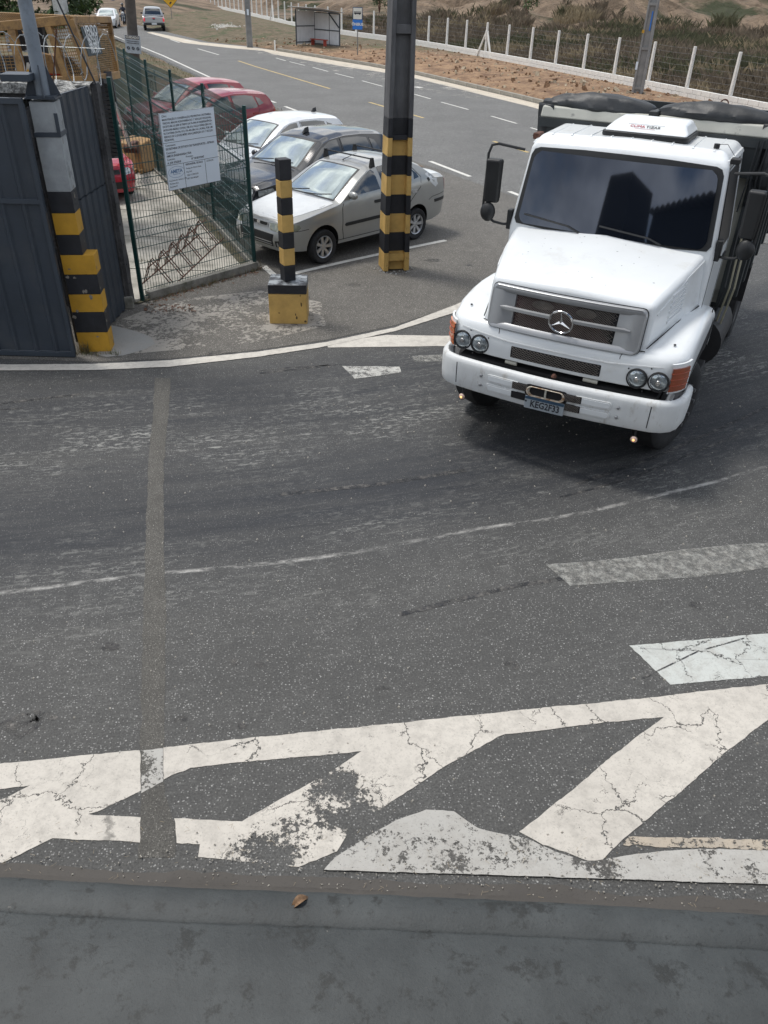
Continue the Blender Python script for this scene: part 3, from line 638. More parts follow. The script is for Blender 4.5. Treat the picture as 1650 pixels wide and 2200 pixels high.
# step of the post: a second block on its right up to 1.36 m
for k in range(5): band(zz[k], zz[k + 1], HAZY if k % 2 == 0 else HAZB, 'side_band', .13, .25, .195, -.012)
MB().box((0, 0, 2.84), (.30, .30, .07)).build('steel_collar', GATEF, gp, bevel=.004, seg=1)
MB().box((0, 0, 2.965), (.33, .33, .015)).build('base_plate', GATEF, gp)
MB().box((.0, 0, 2.60), (.29, .29, .05)).build('steel_collar', GATEF, gp, bevel=.004, seg=1)
MB().box((.13, -.148, 2.72), (.04, .012, .20)).build('collar_strap', GATEF, gp)
rr2 = random.Random(12)
scrapes(gp, [(rr2.uniform(-.12, .25), -.139, rr2.uniform(.05, 1.2), 0, -1) for k in range(9)] + [(.2605, rr2.uniform(-.12, .1), rr2.uniform(.05, 1.2), 1, 0) for k in range(8)] + [(.136, rr2.uniform(-.1, .1), rr2.uniform(1.3, 2.8), 1, 0) for k in range(5)], SCR, 3)
# steel pole on the post
sp = thing('lamp_pole', 'round blue grey steel pole with triangular gussets bolted on top of the gate post', 'pole', (-3.93, 9.70, 2.973), radians(7))
MB().tube([(0, 0, 0), (0, 0, 4.5)], [.075, .062], 20).build('pole_shaft', GALV, sp, smooth=True)
for k in range(4):
    a = pi / 2 * k + .3; d = Vector((cos(a), sin(a), 0)); n = Vector((-d.y, d.x, 0)) * .006; b = MB()
    P = [d * .06, d * .19, d * .06 + Vector((0, 0, .34))]
    b.add([p - n for p in P] + [p + n for p in P], [(0, 2, 1), (3, 4, 5), (0, 1, 4, 3), (1, 2, 5, 4), (2, 0, 3, 5)])
    b.build('gusset', GATEF, sp)
MB().box((0, 0, .006), (.30, .30, .012)).build('foot_plate', GATEF, sp)
hg = MB().tube([(0, 0, -.06), (0, 0, .06)], .022, 10); hg.box((-.04, 0, 0), (.07, .03, .06))
for z in (.33, 1.95): dupm(hg.build('hinge', GATEF, gp) if z == .33 else gp.children[-1], 'hinge', gp, (-.19, -.12, z)) if z != .33 else None
gp.children[-2].location = (-.19, -.12, .33)

# ------------------------------------------------------------------ corrugated gate
ga = at(165, 766); gb_ = at(0, 762); gdir = (gb_ - ga); gdir.z = 0; gdir.normalize(); grz = atan2(gdir.y, gdir.x)
gt = thing('sheet_gate', 'dark blue grey ribbed sheet steel gate leaf standing open beside the banded post', 'gate', (ga.x + .005, ga.y - .02, 0), grz)
# local x runs along the gate (to the left), local y towards the camera is +y
def ribbed(x0, x1, z0, z1, pitch=.25, dep=.022, y=0.):
    prof = []; x = x0
    while x < x1 - 1e-6:
        for dx, dy in ((0, 0), (.15, 0), (.172, dep), (.205, dep), (.228, 0)):
            if x + dx <= x1: prof.append((x + dx, y + dy))
        x += pitch
    prof.append((x1, y)); b = MB()
    b.grid([[(px_, py_, z) for px_, py_ in prof] for z in (z0, z1)])
    return b
for x0 in (.05, 1.22, 2.39):
    ribbed(x0, x0 + 1.13, .08, 1.90).build('sheet_panel', GATE, gt)
    ribbed(x0, x0 + 1.13, 1.94, 2.93).build('sheet_panel', GATE, gt)
for (c_, d_) in (((1.8, .01, .045), (3.6, .05, .06)), ((1.8, .01, 2.955), (3.6, .05, .06)), ((1.8, .015, 1.92), (3.6, .045, .055)), ((.02, .01, 1.5), (.05, .052, 2.86)), ((3.58, .01, 1.5), (.05, .052, 2.86)), ((1.20, .012, 1.5), (.04, .045, 2.8)), ((2.37, .012, 1.5), (.04, .045, 2.8))):
    MB().box(c_, d_).build('gate_frame', GATEF, gt, bevel=.003, seg=1)
# ------------------------------------------------------------------ side panel, pillar, yard wall
sw = thing('sheet_wall_panel', 'dark ribbed sheet panel running back from the banded post to the rough concrete pillar', 'wall panel', (-3.97, 9.88, 0), radians(88))
ribbed(0, 1.32, .02, 1.75, pitch=.2, dep=-.022).build('sheet_panel', GATE, sw)
ribbed(0, 1.32, 1.77, 2.92, pitch=.2, dep=-.022).build('sheet_panel', GATE, sw)
MB().box((.66, .03, 1.76), (1.32, .03, .05)).build('rail', GATEF, sw); MB().box((.66, .03, 2.9), (1.32, .03, .05)).build('rail', GATEF, sw)
pl = thing('concrete_pillar', 'rough dark concrete pillar at the end of the yard wall beside the green mesh fence', 'pillar', (-4.01, 11.36, 0), radians(5))
b = MB(); rows = []
for k in range(31):
    z = 2.95 * k / 30; ring = []
    for j in range(20):
        a = 2 * pi * j / 20; x = max(-.148, min(.148, .22 * cos(a))); y = max(-.12, min(.12, .2 * sin(a)))
        n_ = noise.noise(Vector((x * 6, y * 6, z * 3))) * .014; ring.append((x * (1 + n_ * 6), y * (1 + n_ * 6), z))
    rows.append(ring)
b.grid(rows, cyc=True); b.f.append(tuple(range(30 * 20, 31 * 20))); b.m.append(0); b.build('pillar_shaft', ROUGHC, pl, smooth=True)
b = MB()
for k in range(9): b.tube([(.13, -.05, .35 + k * .28), (.158, -.05, .35 + k * .28)], .012, 6)
b.build('tie_hole', INK, pl)['kind'] = 'stuff'
MB().box((.02, -.15, .09), (.34, .08, .18)).build('pillar_foot', CONCD, pl, bevel=.02)
yw = thing('yard_wall', 'rough concrete yard wall with mortar splashed coping behind the dark gate', 'wall', (-4.0, 11.30, 0))
MB().box((-6.0, 0, 1.45), (12.2, .16, 2.9)).build('wall_body', ROUGHC, yw, bevel=.01)
b = MB(); rows = []
for i in range(120):
    x = -12.1 + i * .1025
    rows.append([(x, -.14 + .02 * noise.noise(Vector((x * 5, 0, 0))), 2.82), (x, -.135, 2.93 + .03 * noise.noise(Vector((x * 3, 1, 0)))), (x, 0, 2.965 + .03 * noise.noise(Vector((x * 4, 3, 0)))), (x, .13, 2.93 + .02 * noise.noise(Vector((x * 5, 2, 0))))])
b.grid(rows); b.build('mortar_coping', SPLASH, yw, smooth=True)
b = MB(); rows = []
for i in range(24):
    x = -.02 + .0; y = -.0 + i * .06
# return wall strip between gate post and yard wall with mortar top
b = MB().box((-.16, -.72, 1.42), (.12, 1.4, 2.84)); b.build('return_wall', ROUGHC, yw, bevel=.01)
b = MB(); rows = []
for i in range(26):
    y = -1.45 + i * .058
    rows.append([(-.31 + .01 * noise.noise(Vector((y * 7, 9, 0))), y, 2.80), (-.29, y, 2.91), (-.16, y, 2.935 + .03 * noise.noise(Vector((y * 8, 3, 0)))), (-.07, y, 2.90)])
b.grid(rows); b.build('mortar_coping', SPLASH, yw, smooth=True)

# razor wire coils and stays over the wall
RZ = mat('razor_wire_steel', (.30, .32, .33), .4, metal=.6, var=.2)
rw = thing('razor_wire', 'loose tangled coils of razor wire with rusty stays along the top of the yard wall', 'razor wire', (-4.0, 11.2, 2.93))
b = MB(); pts = []; rnd = random.Random(11)
for k in range(420):
    a = k * .42; x = .45 - k * .0135; rr_ = .26 + .06 * noise.noise(Vector((k * .06, 0, 0)))
    pts.append((x + .1 * noise.noise(Vector((k * .11, 3, 0))), -.15 + rr_ * cos(a) * .8, .30 + rr_ * sin(a)))
b.tube(pts, .0055, 4, cap=False)
for k in range(0, 420, 2):
    p = Vector(pts[k]); d = Vector((rnd.uniform(-1, 1), rnd.uniform(-1, 1), rnd.uniform(-1, 1))).normalized() * .022; b.bar(p - d, p + d, .008, .002)
b.build('wire_coil', RZ, rw)['kind'] = 'stuff'
for x in (-.95, -.25, -2.0): MB().tube([(x - .12, -.12, -.1), (x + .12, -.22, .62)], .009, 6).build('stay_bar', RUST, rw)
MB().tube([(-.3, -.3, 1.7), (.20, -.1, .02)], .010, 6).build('stay_bar', INK, rw)
MB().tube([(-2.5, -.14, .45), (.4, -.16, .42)], .004, 4).build('strand', RZ, rw)

# ------------------------------------------------------------------ green mesh fence
FP = {'A': at(307, 648), 'F': at(548, 578), 'E': at(462, 483), 'D': at(395, 423), 'C': at(343, 378), 'B': at(297, 328)}
G1 = FP['C'] + (FP['B'] - FP['C']) * 2.0; G2 = G1 + (FP['B'] - FP['C']) * 1.0
gf = thing('mesh_fence', 'dark green welded mesh fence with folded ribs around the car yard', 'fence')
def fpost(p, h, top=None):
    o = MB().box((0, 0, h / 2), (.055, .055, h)).build('fence_post', GREEN, gf, bevel=.004, seg=1); o.location = p; return o
fpost(FP['A'], 3.0)
for k in 'FEDCB': fpost(FP[k], 2.50)
fpost(G1, 2.5); fpost(G2, 2.5)
def mesh_run(a, b_, h=2.43, pitch=.05, z0=.06, name='wire_panel'):
    a = Vector(a); b_ = Vector(b_); d = (b_ - a); L = d.length; d.normalize(); n = Vector((-d.y, d.x, 0)); b = MB()
    folds = [.12, .98, 1.22 + .45, h - .12]
    path = [(z0, 0)]
    for f in folds: path += [(f - .05, 0), (f, .028), (f + .05, 0)]
    path.append((h + .02, 0)); k = 0; x = .03
    while x < L:
        pp = [a + d * x + n * o_ + Vector((0, 0, z)) for z, o_ in path]
        b.tube(pp, .0045, 3, cap=False); x += pitch
    zs = sorted(sum([[f - .05, f + .05] for f in folds], []) + [.34, .56, .78, 1.2, 1.42, 1.92, 2.14] + [z0 + .02])
    for z in zs: b.tube([a + Vector((0, 0, z)) + n * .004, b_ + Vector((0, 0, z)) + n * .004], .0058, 4, cap=False)
    o = b.build(name, GREEN, gf, fix=False); o['kind'] = 'stuff'
mesh_run(FP['A'], FP['F'])
mesh_run(FP['F'], FP['E']); mesh_run(FP['E'], FP['D']); mesh_run(FP['D'], FP['C']); mesh_run(FP['C'], FP['B'], pitch=.06); mesh_run(FP['B'], G1, pitch=.07); mesh_run(G1, G2, pitch=.07)
MB().bar(FP['A'] + Vector((.06, .1, .06)), FP['F'] + Vector((0, 0, .06)), .12, .14).build('concrete_plinth', CONCD, gf, bevel=.012)
for a, c_ in (('F', 'E'), ('E', 'D'), ('D', 'C'), ('C', 'B')):
    MB().bar(FP[a] + Vector((0, 0, .05)), FP[c_] + Vector((0, 0, .05)), .12, .12).build('concrete_plinth', CONCD, gf, bevel=.012)

# ------------------------------------------------------------------ works notice on the fence
def on_plane(px_, py_, p0, n):
    r = ray(px_, py_); o = Vector((0, 0, CAM_H)); t = (p0 - o).dot(n) / r.dot(n); return o + r * t
fd = (FP['F'] - FP['A']).normalized(); fn = Vector((fd.y, -fd.x, 0))
n_ = fn.copy(); p0 = FP['A'] + fn * .06
c4 = [on_plane(x, y, p0, n_) for x, y in ((361, 412), (473, 387), (459, 230), (342, 243))]
cc = sum(c4, Vector()) / 4; sw_ = ((c4[1] - c4[0]).length + (c4[2] - c4[3]).length) / 2; sh_ = ((c4[3] - c4[0]).length + (c4[2] - c4[1]).length) / 2
ex = ((c4[1] - c4[0]).normalized() + (c4[2] - c4[3]).normalized()).normalized()
ns = thing('works_notice', 'white printed public works notice board tied to the green mesh fence', 'sign')
ns.matrix_world = frame(cc, ex, c4[3] - c4[0])
MB().box((0, 0, 0), (sw_, sh_, .012)).build('board', WHITEPL, ns, bevel=.002, seg=1)
U = sh_ / 100.
def line(s, x, y, size, m=INK, bold=.0, sq=.86, al='LEFT', rot=0.):
    text_mesh('lettering', s, size * U, m, ns, Matrix.Translation((x * sw_ / 100., (50 - y) * U, .0072)), .0004, al, sq, bold * U)
W = sw_ / 100.
def just(s, y, size, w_=90, bold=.05):
    # stretch a line to the full width
    o = text_mesh('lettering', s, size * U, INK, ns, Matrix.Translation((-46 * W, (50 - y) * U, .0072)), .0004, 'LEFT', 1., bold * U)
    xs = [v.co.x for v in o.data.vertices]; k = w_ * W / max(xs); o.data.transform(Matrix.Diagonal((k, 1, 1, 1)))
line('Obra:', -46, 4, 4.2)
for k, s in enumerate(('MANUTENÇÃO E CONSERVAÇÃO PREVENTIVA E ROTINEIRA,', 'TRECHO: MALHA RODOVIÁRIA DO 1° NÚCLEO REGIONAL,', 'EXCETO BR-316 (KM 18 /TREVO DA PA-404) AV INDEPENDÊNCIA', '(RODOVIA MÁRIO COVAS / BR-316 / ALÇA VIÁRIA (BR-316 /', 'ROTATÓRIA DA PA-151) / PA-402 (BR-316 / AURÁ), POR UM', 'PERÍODO DE 12 (DOZE) MESES, SOB A JURISDIÇÃO DO 1° NÚCLEO')): just(s, 8.6 + k * 4.3, 3.6)
line('REGIONAL', -46, 34.2, 3.9, bold=.05)
line('Contratante:', -46, 41, 4.0); just('SECRETARIA DE ESTADO DE TRANSPORTES - SETRAN', 45.6, 4.0, 90)
line('Contratado:', -46, 50.5, 4.0); line('AMETA ENGENHARIA LTDA', -46, 54.8, 4.0, bold=.06)
line('Contrato:', -46, 59, 4.0); line('Processo:', -12, 59, 4.0); line('A. JUR 373/2018', -46, 63.6, 4.0, bold=.06); line('N° 2018/193447', -2, 62.9, 4.0, bold=.06)
line('AMETA', -32, 75.6, 6.4, BLUEINK, .18, 1., 'CENTER'); line('Engenharia Ltda', -32, 79.2, 2.0, BLUEINK, 0, 1., 'CENTER')
for k, s in enumerate(('Rua Domiciano Cardoso, n° 08', 'Vila Santa Maria', 'Benevides/PA')): line(s, -47, 87 + k * 4.1, 2.8)
line('RESPONSÁVEL TÉCNICO', -14, 69.4, 3.3, bold=.06); line('LICENÇAS', 26, 69.4, 3.3)
for k, s in enumerate(('Rodrigo de Oliveira Souza', 'Eng. Civil', 'CREA: 15.906-D/PA', 'ART: 20210896684')): line(s, -14, 74.6 + k * 4.6, 3.0)
b = MB()
for (x0, y0, x1, y1) in ((-50, 37.6, 50, 37.6), (-50, 66.4, 50, 66.4), (-17.5, 66.4, -17.5, 100), (23, 66.4, 23, 100), (-49.6, .2, 49.6, .2), (-49.6, 99.8, 49.6, 99.8), (-49.7, 0, -49.7, 100)):
    b.bar((x0 * W, (50 - y0) * U, .0068), (x1 * W, (50 - y1) * U, .0068), .0045, .002, up=(0, 0, 1))
b.build('ruled_line', INK, ns)
rows = [[(-32 * W + (14.5 * W + d_) * cos(2 * pi * k / 40), (50 - 76.5) * U + (7.2 * U + d_) * sin(2 * pi * k / 40), .0072) for k in range(41)] for d_ in (0, .004)]
MB().grid(rows).build('oval_border', BLUEINK, ns)

# ------------------------------------------------------------------ yard floor: concrete slabs with joints
yf = bpy.data.objects.new('yard_floor', None); C.objects.link(yf); yf['kind'] = 'structure'
cut = [(-3.9, 11.4), FP['F'].xy + Vector((-.06, .05)), FP['C'].xy + Vector((-.1, 0)), (G2.x - .1, G2.y), (-13, 27), (-13, 11.4)]
def clip(poly, a, b_):   # keep left of a->b
    out = []
    for i in range(len(poly)):
        p, q = Vector(poly[i]), Vector(poly[(i + 1) % len(poly)])
        sp_ = (b_[0] - a[0]) * (p.y - a[1]) - (b_[1] - a[1]) * (p.x - a[0]); sq = (b_[0] - a[0]) * (q.y - a[1]) - (b_[1] - a[1]) * (q.x - a[0])
        if sp_ >= 0: out.append(p)
        if sp_ * sq < 0: out.append(p + (q - p) * (sp_ / (sp_ - sq)))
    return out
bnd = [(-13.5, 11.4), (-3.85, 11.45), (FP['F'].x - .04, FP['F'].y + .04), (FP['C'].x - .06, FP['C'].y), (G2.x - .06, G2.y), (-13.5, 27)]
ang = radians(0); ca, sa = cos(ang), sin(ang)
for i in range(-1, 1):
    for j in range(0, 9):
        x0, y0 = -8.6 + i * 6.6, 11.0 + j * 1.95
        pl_ = [(x0 + .015, y0 + .02), (x0 + 6.585, y0 + .02), (x0 + 6.585, y0 + 1.93), (x0 + .015, y0 + 1.93)]
        pl_ = [Vector((-3.9 + (x + 3.9) * ca - (y - 11) * sa, 11 + (x + 3.9) * sa + (y - 11) * ca)) for x, y in pl_]
        for k in range(len(bnd)):
            if len(pl_) > 2: pl_ = clip(pl_, bnd[k], bnd[(k + 1) % len(bnd)])
        if len(pl_) > 2:
            z = .055 + .008 * noise.noise(Vector((i * 3.3, j * 2.1, 0)))
            MB().prism([(p.x, p.y) for p in pl_], 0, z).build('slab', CONC, yf)
sheet('yard_soil', [(-14, 11.3), (-3.8, 11.4), (FP['F'].x, FP['F'].y), (G2.x, G2.y), (-14, 28)], .02, mat('joint_soil', (.075, .07, .045), 1., var=.4, scale=12))
# red bay marking on the yard floor is too faint; weeds in the joints
VG = mat('weed_green', (.075, .10, .035), .8, var=.4, scale=6, col2=(.14, .11, .05))
def blades(b, x, y, z, n, h, spread, rnd, wd=.006):
    for k in range(n):
        a = rnd.uniform(0, 2 * pi); l = h * rnd.uniform(.5, 1.1); ox, oy = x + rnd.gauss(0, spread * .3), y + rnd.gauss(0, spread * .3); bn = rnd.uniform(.1, .8) * l
        dx, dy = cos(a), sin(a); w2 = wd * .5
        b.add([(ox - dy * w2, oy + dx * w2, z), (ox + dy * w2, oy - dx * w2, z), (ox + dx * bn * .35 + dy * w2 * .7, oy + dy * bn * .35 - dx * w2 * .7, z + l * .6), (ox + dx * bn * .35 - dy * w2 * .7, oy + dy * bn * .35 + dx * w2 * .7, z + l * .6), (ox + dx * bn, oy + dy * bn, z + l)], [(0, 1, 2, 3), (3, 2, 4)], rnd.choice((0, 0, 1)))
DRYG = mat('dry_grass', (.16, .115, .06), .9, var=.3, scale=5, col2=(.27, .20, .11))
rnd = random.Random(2); b = MB()
for a, c_, n in ((FP['A'], FP['F'], 90), (FP['F'], FP['E'], 60), (FP['E'], FP['D'], 60), (FP['D'], FP['C'], 60)):
    for k in range(n):
        p = a.lerp(c_, rnd.random()); d = (c_ - a).normalized(); s_ = rnd.choice((-1, 1)) * rnd.uniform(.07, .16)
        blades(b, p.x - d.y * s_, p.y + d.x * s_, 0., 4, .09, .06, rnd)
for k in range(60):
    p = at(200 + rnd.uniform(-60, 60), 762 + rnd.uniform(-3, 4)); blades(b, p.x, p.y, 0., 4, .07, .05, rnd, .004)
for k in range(14): blades(b, -4.02 + rnd.uniform(-.05, .1), 9.52, 0, 5, .18, .05, rnd, .006)
for (px_, py_) in ((260, 414), (300, 412), (380, 500), (340, 565), (320, 568), (440, 452), (450, 500), (470, 520), (500, 540)):
    for k in range(10): p = at(px_ + rnd.uniform(-18, 18), py_ + rnd.uniform(-2, 2)); blades(b, p.x, p.y, .05, 4, .05, .06, rnd)
tag(b.build('fence_weeds', [VG, DRYG], fix=False), kind='stuff')
b = MB()   # swept dry leaves along the fence foot
LEAF = mat('leaf_litter', (.13, .065, .04), .9, var=.4, scale=20)
for k in range(420):
    if k < 300: p = FP['A'].lerp(FP['F'], rnd.uniform(.05, 1.08)) + Vector((fn.x, fn.y, 0)) * abs(rnd.gauss(.06, .10))
    else: p = at(rnd.uniform(310, 420), rnd.uniform(655, 672))
    s_ = rnd.uniform(.01, .035); e = Euler((rnd.uniform(-.5, .5), rnd.uniform(-.5, .5), rnd.uniform(0, 6))).to_matrix()
    q = [e @ Vector(v) * s_ + Vector((p.x, p.y, .012)) for v in ((-1, 0, 0), (0, -.4, .1), (1, 0, 0), (0, .4, .1))]; b.add(q, [(0, 1, 2, 3)])
tag(b.build('leaf_litter', LEAF, fix=False), kind='stuff')
# concrete spill round the gate post
q = [at(*p) for p in ((205, 762), (228, 768), (265, 765), (310, 752), (333, 740), (325, 725), (290, 712), (262, 705), (240, 700), (232, 745))]
sheet('concrete_spill', [(p.x, p.y) for p in q], .0085, paint_mat('spilled_concrete', (.30, .30, .285), wear=.2, crack=False, seed=21., scl=.8))
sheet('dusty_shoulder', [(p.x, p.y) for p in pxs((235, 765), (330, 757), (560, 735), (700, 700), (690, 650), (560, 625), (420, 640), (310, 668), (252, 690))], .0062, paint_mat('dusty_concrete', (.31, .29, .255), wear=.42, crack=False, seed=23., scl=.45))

# ------------------------------------------------------------------ bike rack
rk = thing('bike_rack', 'rusty steel bicycle rack with triangular hoops standing on the yard slabs', 'bike rack', (0, 0, 0))
ra = at(303, 612, .06); fa_ = at(366, 621, .06); fb_ = at(480, 512, .06); off = fa_ - ra; rb_ = fb_ - off; d = (rb_ - ra).normalized(); L = (rb_ - ra).length
for k, o_ in enumerate((Vector(), off)): MB().tube([ra + o_, rb_ + o_], .011, 6).build('base_rail', RUST, rk)
MB().tube([ra + off * .35 + Vector((0, 0, .30)), rb_ + off * .35 + Vector((0, 0, .30))], .010, 6).build('top_rail', RUST, rk)
for k in range(6):
    for e in (0, .09):
        p = ra + d * (L * (k + .25) / 6.1 + e); a = p; c_ = p + off; t_ = p + off * .35 + Vector((0, 0, .38))
        MB().tube([a, t_ - off * .06 - Vector((0, 0, .04)), t_, t_ + off * .07 - Vector((0, 0, .05)), c_], .009, 6).build('hoop', RUST, rk)

# ------------------------------------------------------------------ bollard on its block
bl = thing('banded_bollard', 'slim square bollard with tan and black bands standing in a painted concrete block', 'bollard', (-1.47, 11.03, 0), radians(3))
MB().box((0, 0, .22), (.54, .50, .44)).build('block_base', HAZT, bl, bevel=.015)
MB().box((0, 0, .505), (.542, .502, .13)).build('block_top', HAZBW, bl, bevel=.012)
MB().box((0, -.2515, .507), (.538, .003, .122)).build('block_band', HAZB, bl)
z = .52; hs = [.22, .22, .22, .22, .22, .22, .22]
zb = [.57, .79, 1.02, 1.24, 1.47, 1.69, 1.91, 2.17]
for k in range(7):
    o = MB().box((0, .0, (zb[k] + zb[k + 1]) / 2), (.17, .17, zb[k + 1] - zb[k]), (0, 0, radians(28))).build('painted_band', HAZB if k % 2 == 0 else HAZT, bl, bevel=.012, seg=2)

rr2 = random.Random(15)
scrapes(bl, [(rr2.uniform(-.25, .25), -.2512, rr2.uniform(.04, .42), 0, -1) for k in range(7)], mat('brown_scrape', (.12, .075, .03), .9), 4)
# ------------------------------------------------------------------ H section utility pole with hazard bands
def h_pole(par, h, wb, wt, db, dt, cells, webt=.4, mats=(POLEC,), zs=None, split=None):
    """concrete pole: two flanges, a recessed web and cross bars; split = list of (z0, z1, mat)"""
    def W_(z): return lerp(wb, wt, z / h)
    def D_(z): return lerp(db, dt, z / h)
    for z0, z1, m in split:
        b = MB(); k = max(1, int((z1 - z0) / .6))
        for s in (-1, 1):   # flanges
            def q(z):
                w_, d_ = W_(z), D_(z); f = w_ * .19
                xa, xb = (s * w_ / 2, s * (w_ / 2 - f)); 
                return [(min(xa, xb), -d_ / 2, z), (max(xa, xb), -d_ / 2, z), (max(xa, xb), d_ / 2, z), (min(xa, xb), d_ / 2, z)]
            b.hexa(q(z0) + q(z1))
        o = b.build('flange_pair' if m is POLEC or m is POLEG else 'painted_band', m, par, bevel=.008, seg=1)
        b = MB()
        def q(z):
            w_, d_ = W_(z) * .31, D_(z) * webt; return [(-w_, -d_ / 2, z), (w_, -d_ / 2, z), (w_, d_ / 2, z), (-w_, d_ / 2, z)]
        b.hexa(q(z0) + q(z1))
        b.build('web', m, par)
POLEW = POLEC
up = thing('utility_pole', 'tall tapering concrete utility pole with tan and black bands around its foot', 'utility pole', (.035, 13.55, 0), radians(14))
bz = [0.02, .30, .62, .94, 1.26, 1.58, 1.90, 2.25]
sp_ = [(bz[0], bz[1], HAZT), (bz[1], bz[2], HAZB), (bz[2], bz[3], HAZT), (bz[3], bz[4], HAZB), (bz[4], bz[5], HAZT), (bz[5], bz[6], HAZB)]
bz = [.02, .33, .64, .94, 1.24, 1.54, 1.83, 2.10, 2.37]
sp_ = [(bz[k], bz[k + 1], HAZT if k % 2 == 0 else HAZB) for k in range(8)] + [(2.37, 4.4, POLEC), (4.4, 9, POLEC)]
h_pole(up, 9., .45, .24, .40, .24, None, split=sp_)
def xbar(z, t_, m, dep=.9, wd=.62): 
    w_ = lerp(.45, .24, z / 9) * wd; d_ = lerp(.40, .24, z / 9) * dep
    MB().box((0, 0, z), (w_, d_, t_)).build('cross_bar', m, up, bevel=.006, seg=1)
xbar(.24, .12, HAZT, .8); xbar(2.10, .07, HAZB, .86); xbar(3.55, .12, POLEC, .92)
b = MB(); rnd = random.Random(5)
for k in range(160):
    a = rnd.uniform(0, 2 * pi); r_ = rnd.uniform(.18, .34); s_ = rnd.uniform(.008, .03); b.box((r_ * cos(a), r_ * sin(a), s_ * .3), (s_, s_, s_ * .8), (rnd.random(), rnd.random(), rnd.random()))
b.build('rubble_collar', mat('broken_mortar', (.26, .26, .25), .95, var=.4, scale=30), up)['kind'] = 'stuff'
# ------------------------------------------------------------------ verge between kerb and fence
def verge_mat():
    m = bpy.data.materials.new('verge_soil'); m.use_nodes = True; t = m.node_tree; bs = t.nodes['Principled BSDF']
    P = nn(t, 'ShaderNodeNewGeometry').outputs['Position']; sx = nn(t, 'ShaderNodeSeparateXYZ'); t.links.new(P, sx.inputs[0])
    red = mixc(t, ramp(t, tex(t, P, 1.3, 7, .7).outputs['Fac'], [(.38, 0.), (.62, 1.)]), (.17, .10, .06), (.37, .24, .14))
    red = mixc(t, ramp(t, tex(t, P, 4., 6, .7).outputs['Fac'], [(.55, 0.), (.72, .6)]), red, (.075, .05, .032))
    gr = mixc(t, ramp(t, tex(t, P, 2.1, 7, .7).outputs['Fac'], [(.38, 0.), (.6, 1.)]), (.085, .075, .042), (.19, .145, .095))
    gr = mixc(t, ramp(t, tex(t, P, .5, 6, .7).outputs['Fac'], [(.54, 0.), (.6, 1.)]), gr, (.07, .085, .035))
    k = mth(t, 'ADD', mth(t, 'MULTIPLY', sx.outputs[1], .12), mth(t, 'MULTIPLY', tex(t, P, .6, 4).outputs['Fac'], 2.4))
    c = mixc(t, ramp(t, mth(t, 'SUBTRACT', k, 8.2), [(.0, 0.), (1., 1.)]), red, gr)
    t.links.new(c, bs.inputs['Base Color']); bs.inputs['Roughness'].default_value = 1
    bp = nn(t, 'ShaderNodeBump', i_Distance=.12); t.links.new(tex(t, P, 5., 8, .7).outputs['Fac'], bp.inputs['Height']); t.links.new(bp.outputs[0], bs.inputs['Normal'])
    return m
VERGE = verge_mat()
edgeR = kerbline[::-1] + [(-9.8, 63.9), (-14.0, 67.3), (-20.2, 78.7), (-25.6, 88.8), (-30.8, 103), (-37.6, 122), (-51, 158)]
b = MB(); rows = []
for i in range(520):
    # parametrise by y along both lines
    u = i / 519.; y0 = 17.5 + (u ** 1.15) * 138
    xk = xline(edgeR, y0); xw = xline(wallline, y0) + .1
    row = []
    for j in range(19):
        v = j / 18.; x = lerp(xk + .14, xw + .3, v)
        hgt = .10 + .30 * sin(pi * min(1, v * 1.15)) * (1 if y0 < 58 else .5) + (.14 * noise.noise(Vector((x * .9, y0 * .5, 0))) + .07 * noise.noise(Vector((x * 2.6, y0 * 1.4, 5)))) * sin(pi * min(1, v + .08))
        if y0 > 60: hgt = min(hgt, .02 + v * 1.2)
        if v == 0: hgt = .06 if y0 < 60 else -.03
        row.append((x, y0, hgt))
    rows.append(row)
b.grid(rows); tag(b.build('verge', VERGE, smooth=True, fix=False), kind='structure')
# clods and stones
b = MB(); rnd = random.Random(8)
for k in range(1500):
    y = 20 + 50 * rnd.random() ** 1.1; xk = xline(edgeR, y); xw = xline(wallline, y); v = rnd.random(); x = lerp(xk + .3, xw - .1, v); s_ = rnd.uniform(.03, .13) * (1 if rnd.random() < .9 else 1.8)
    z = .10 + .30 * sin(pi * min(1, v * 1.15)) * (1 if y < 58 else .5)
    b.box((x, y, z), (s_ * 1.3, s_, s_ * .8), (rnd.random() * 3, rnd.random() * 3, rnd.random() * 3), taper=.6, mi=rnd.choice((0, 0, 1)))
tag(b.build('soil_clods', [mat('clod_soil', (.20, .12, .07), 1., var=.35, scale=8, bump=.01), mat('pale_stone', (.34, .28, .20), .95, var=.3, scale=8)], fix=False), kind='stuff')
b = MB()
for k in range(420):
    p = at(rnd.gauss(484, 13), rnd.gauss(63, 2.4)); s_ = rnd.uniform(.06, .16); b.box((p.x, p.y, .22), (s_, s_, s_ * .7), (rnd.random() * 3, rnd.random() * 3, 0), taper=.7)
tag(b.build('white_rubble', mat('lime_rubble', (.52, .50, .45), .95, var=.2, scale=8), fix=False), kind='stuff')

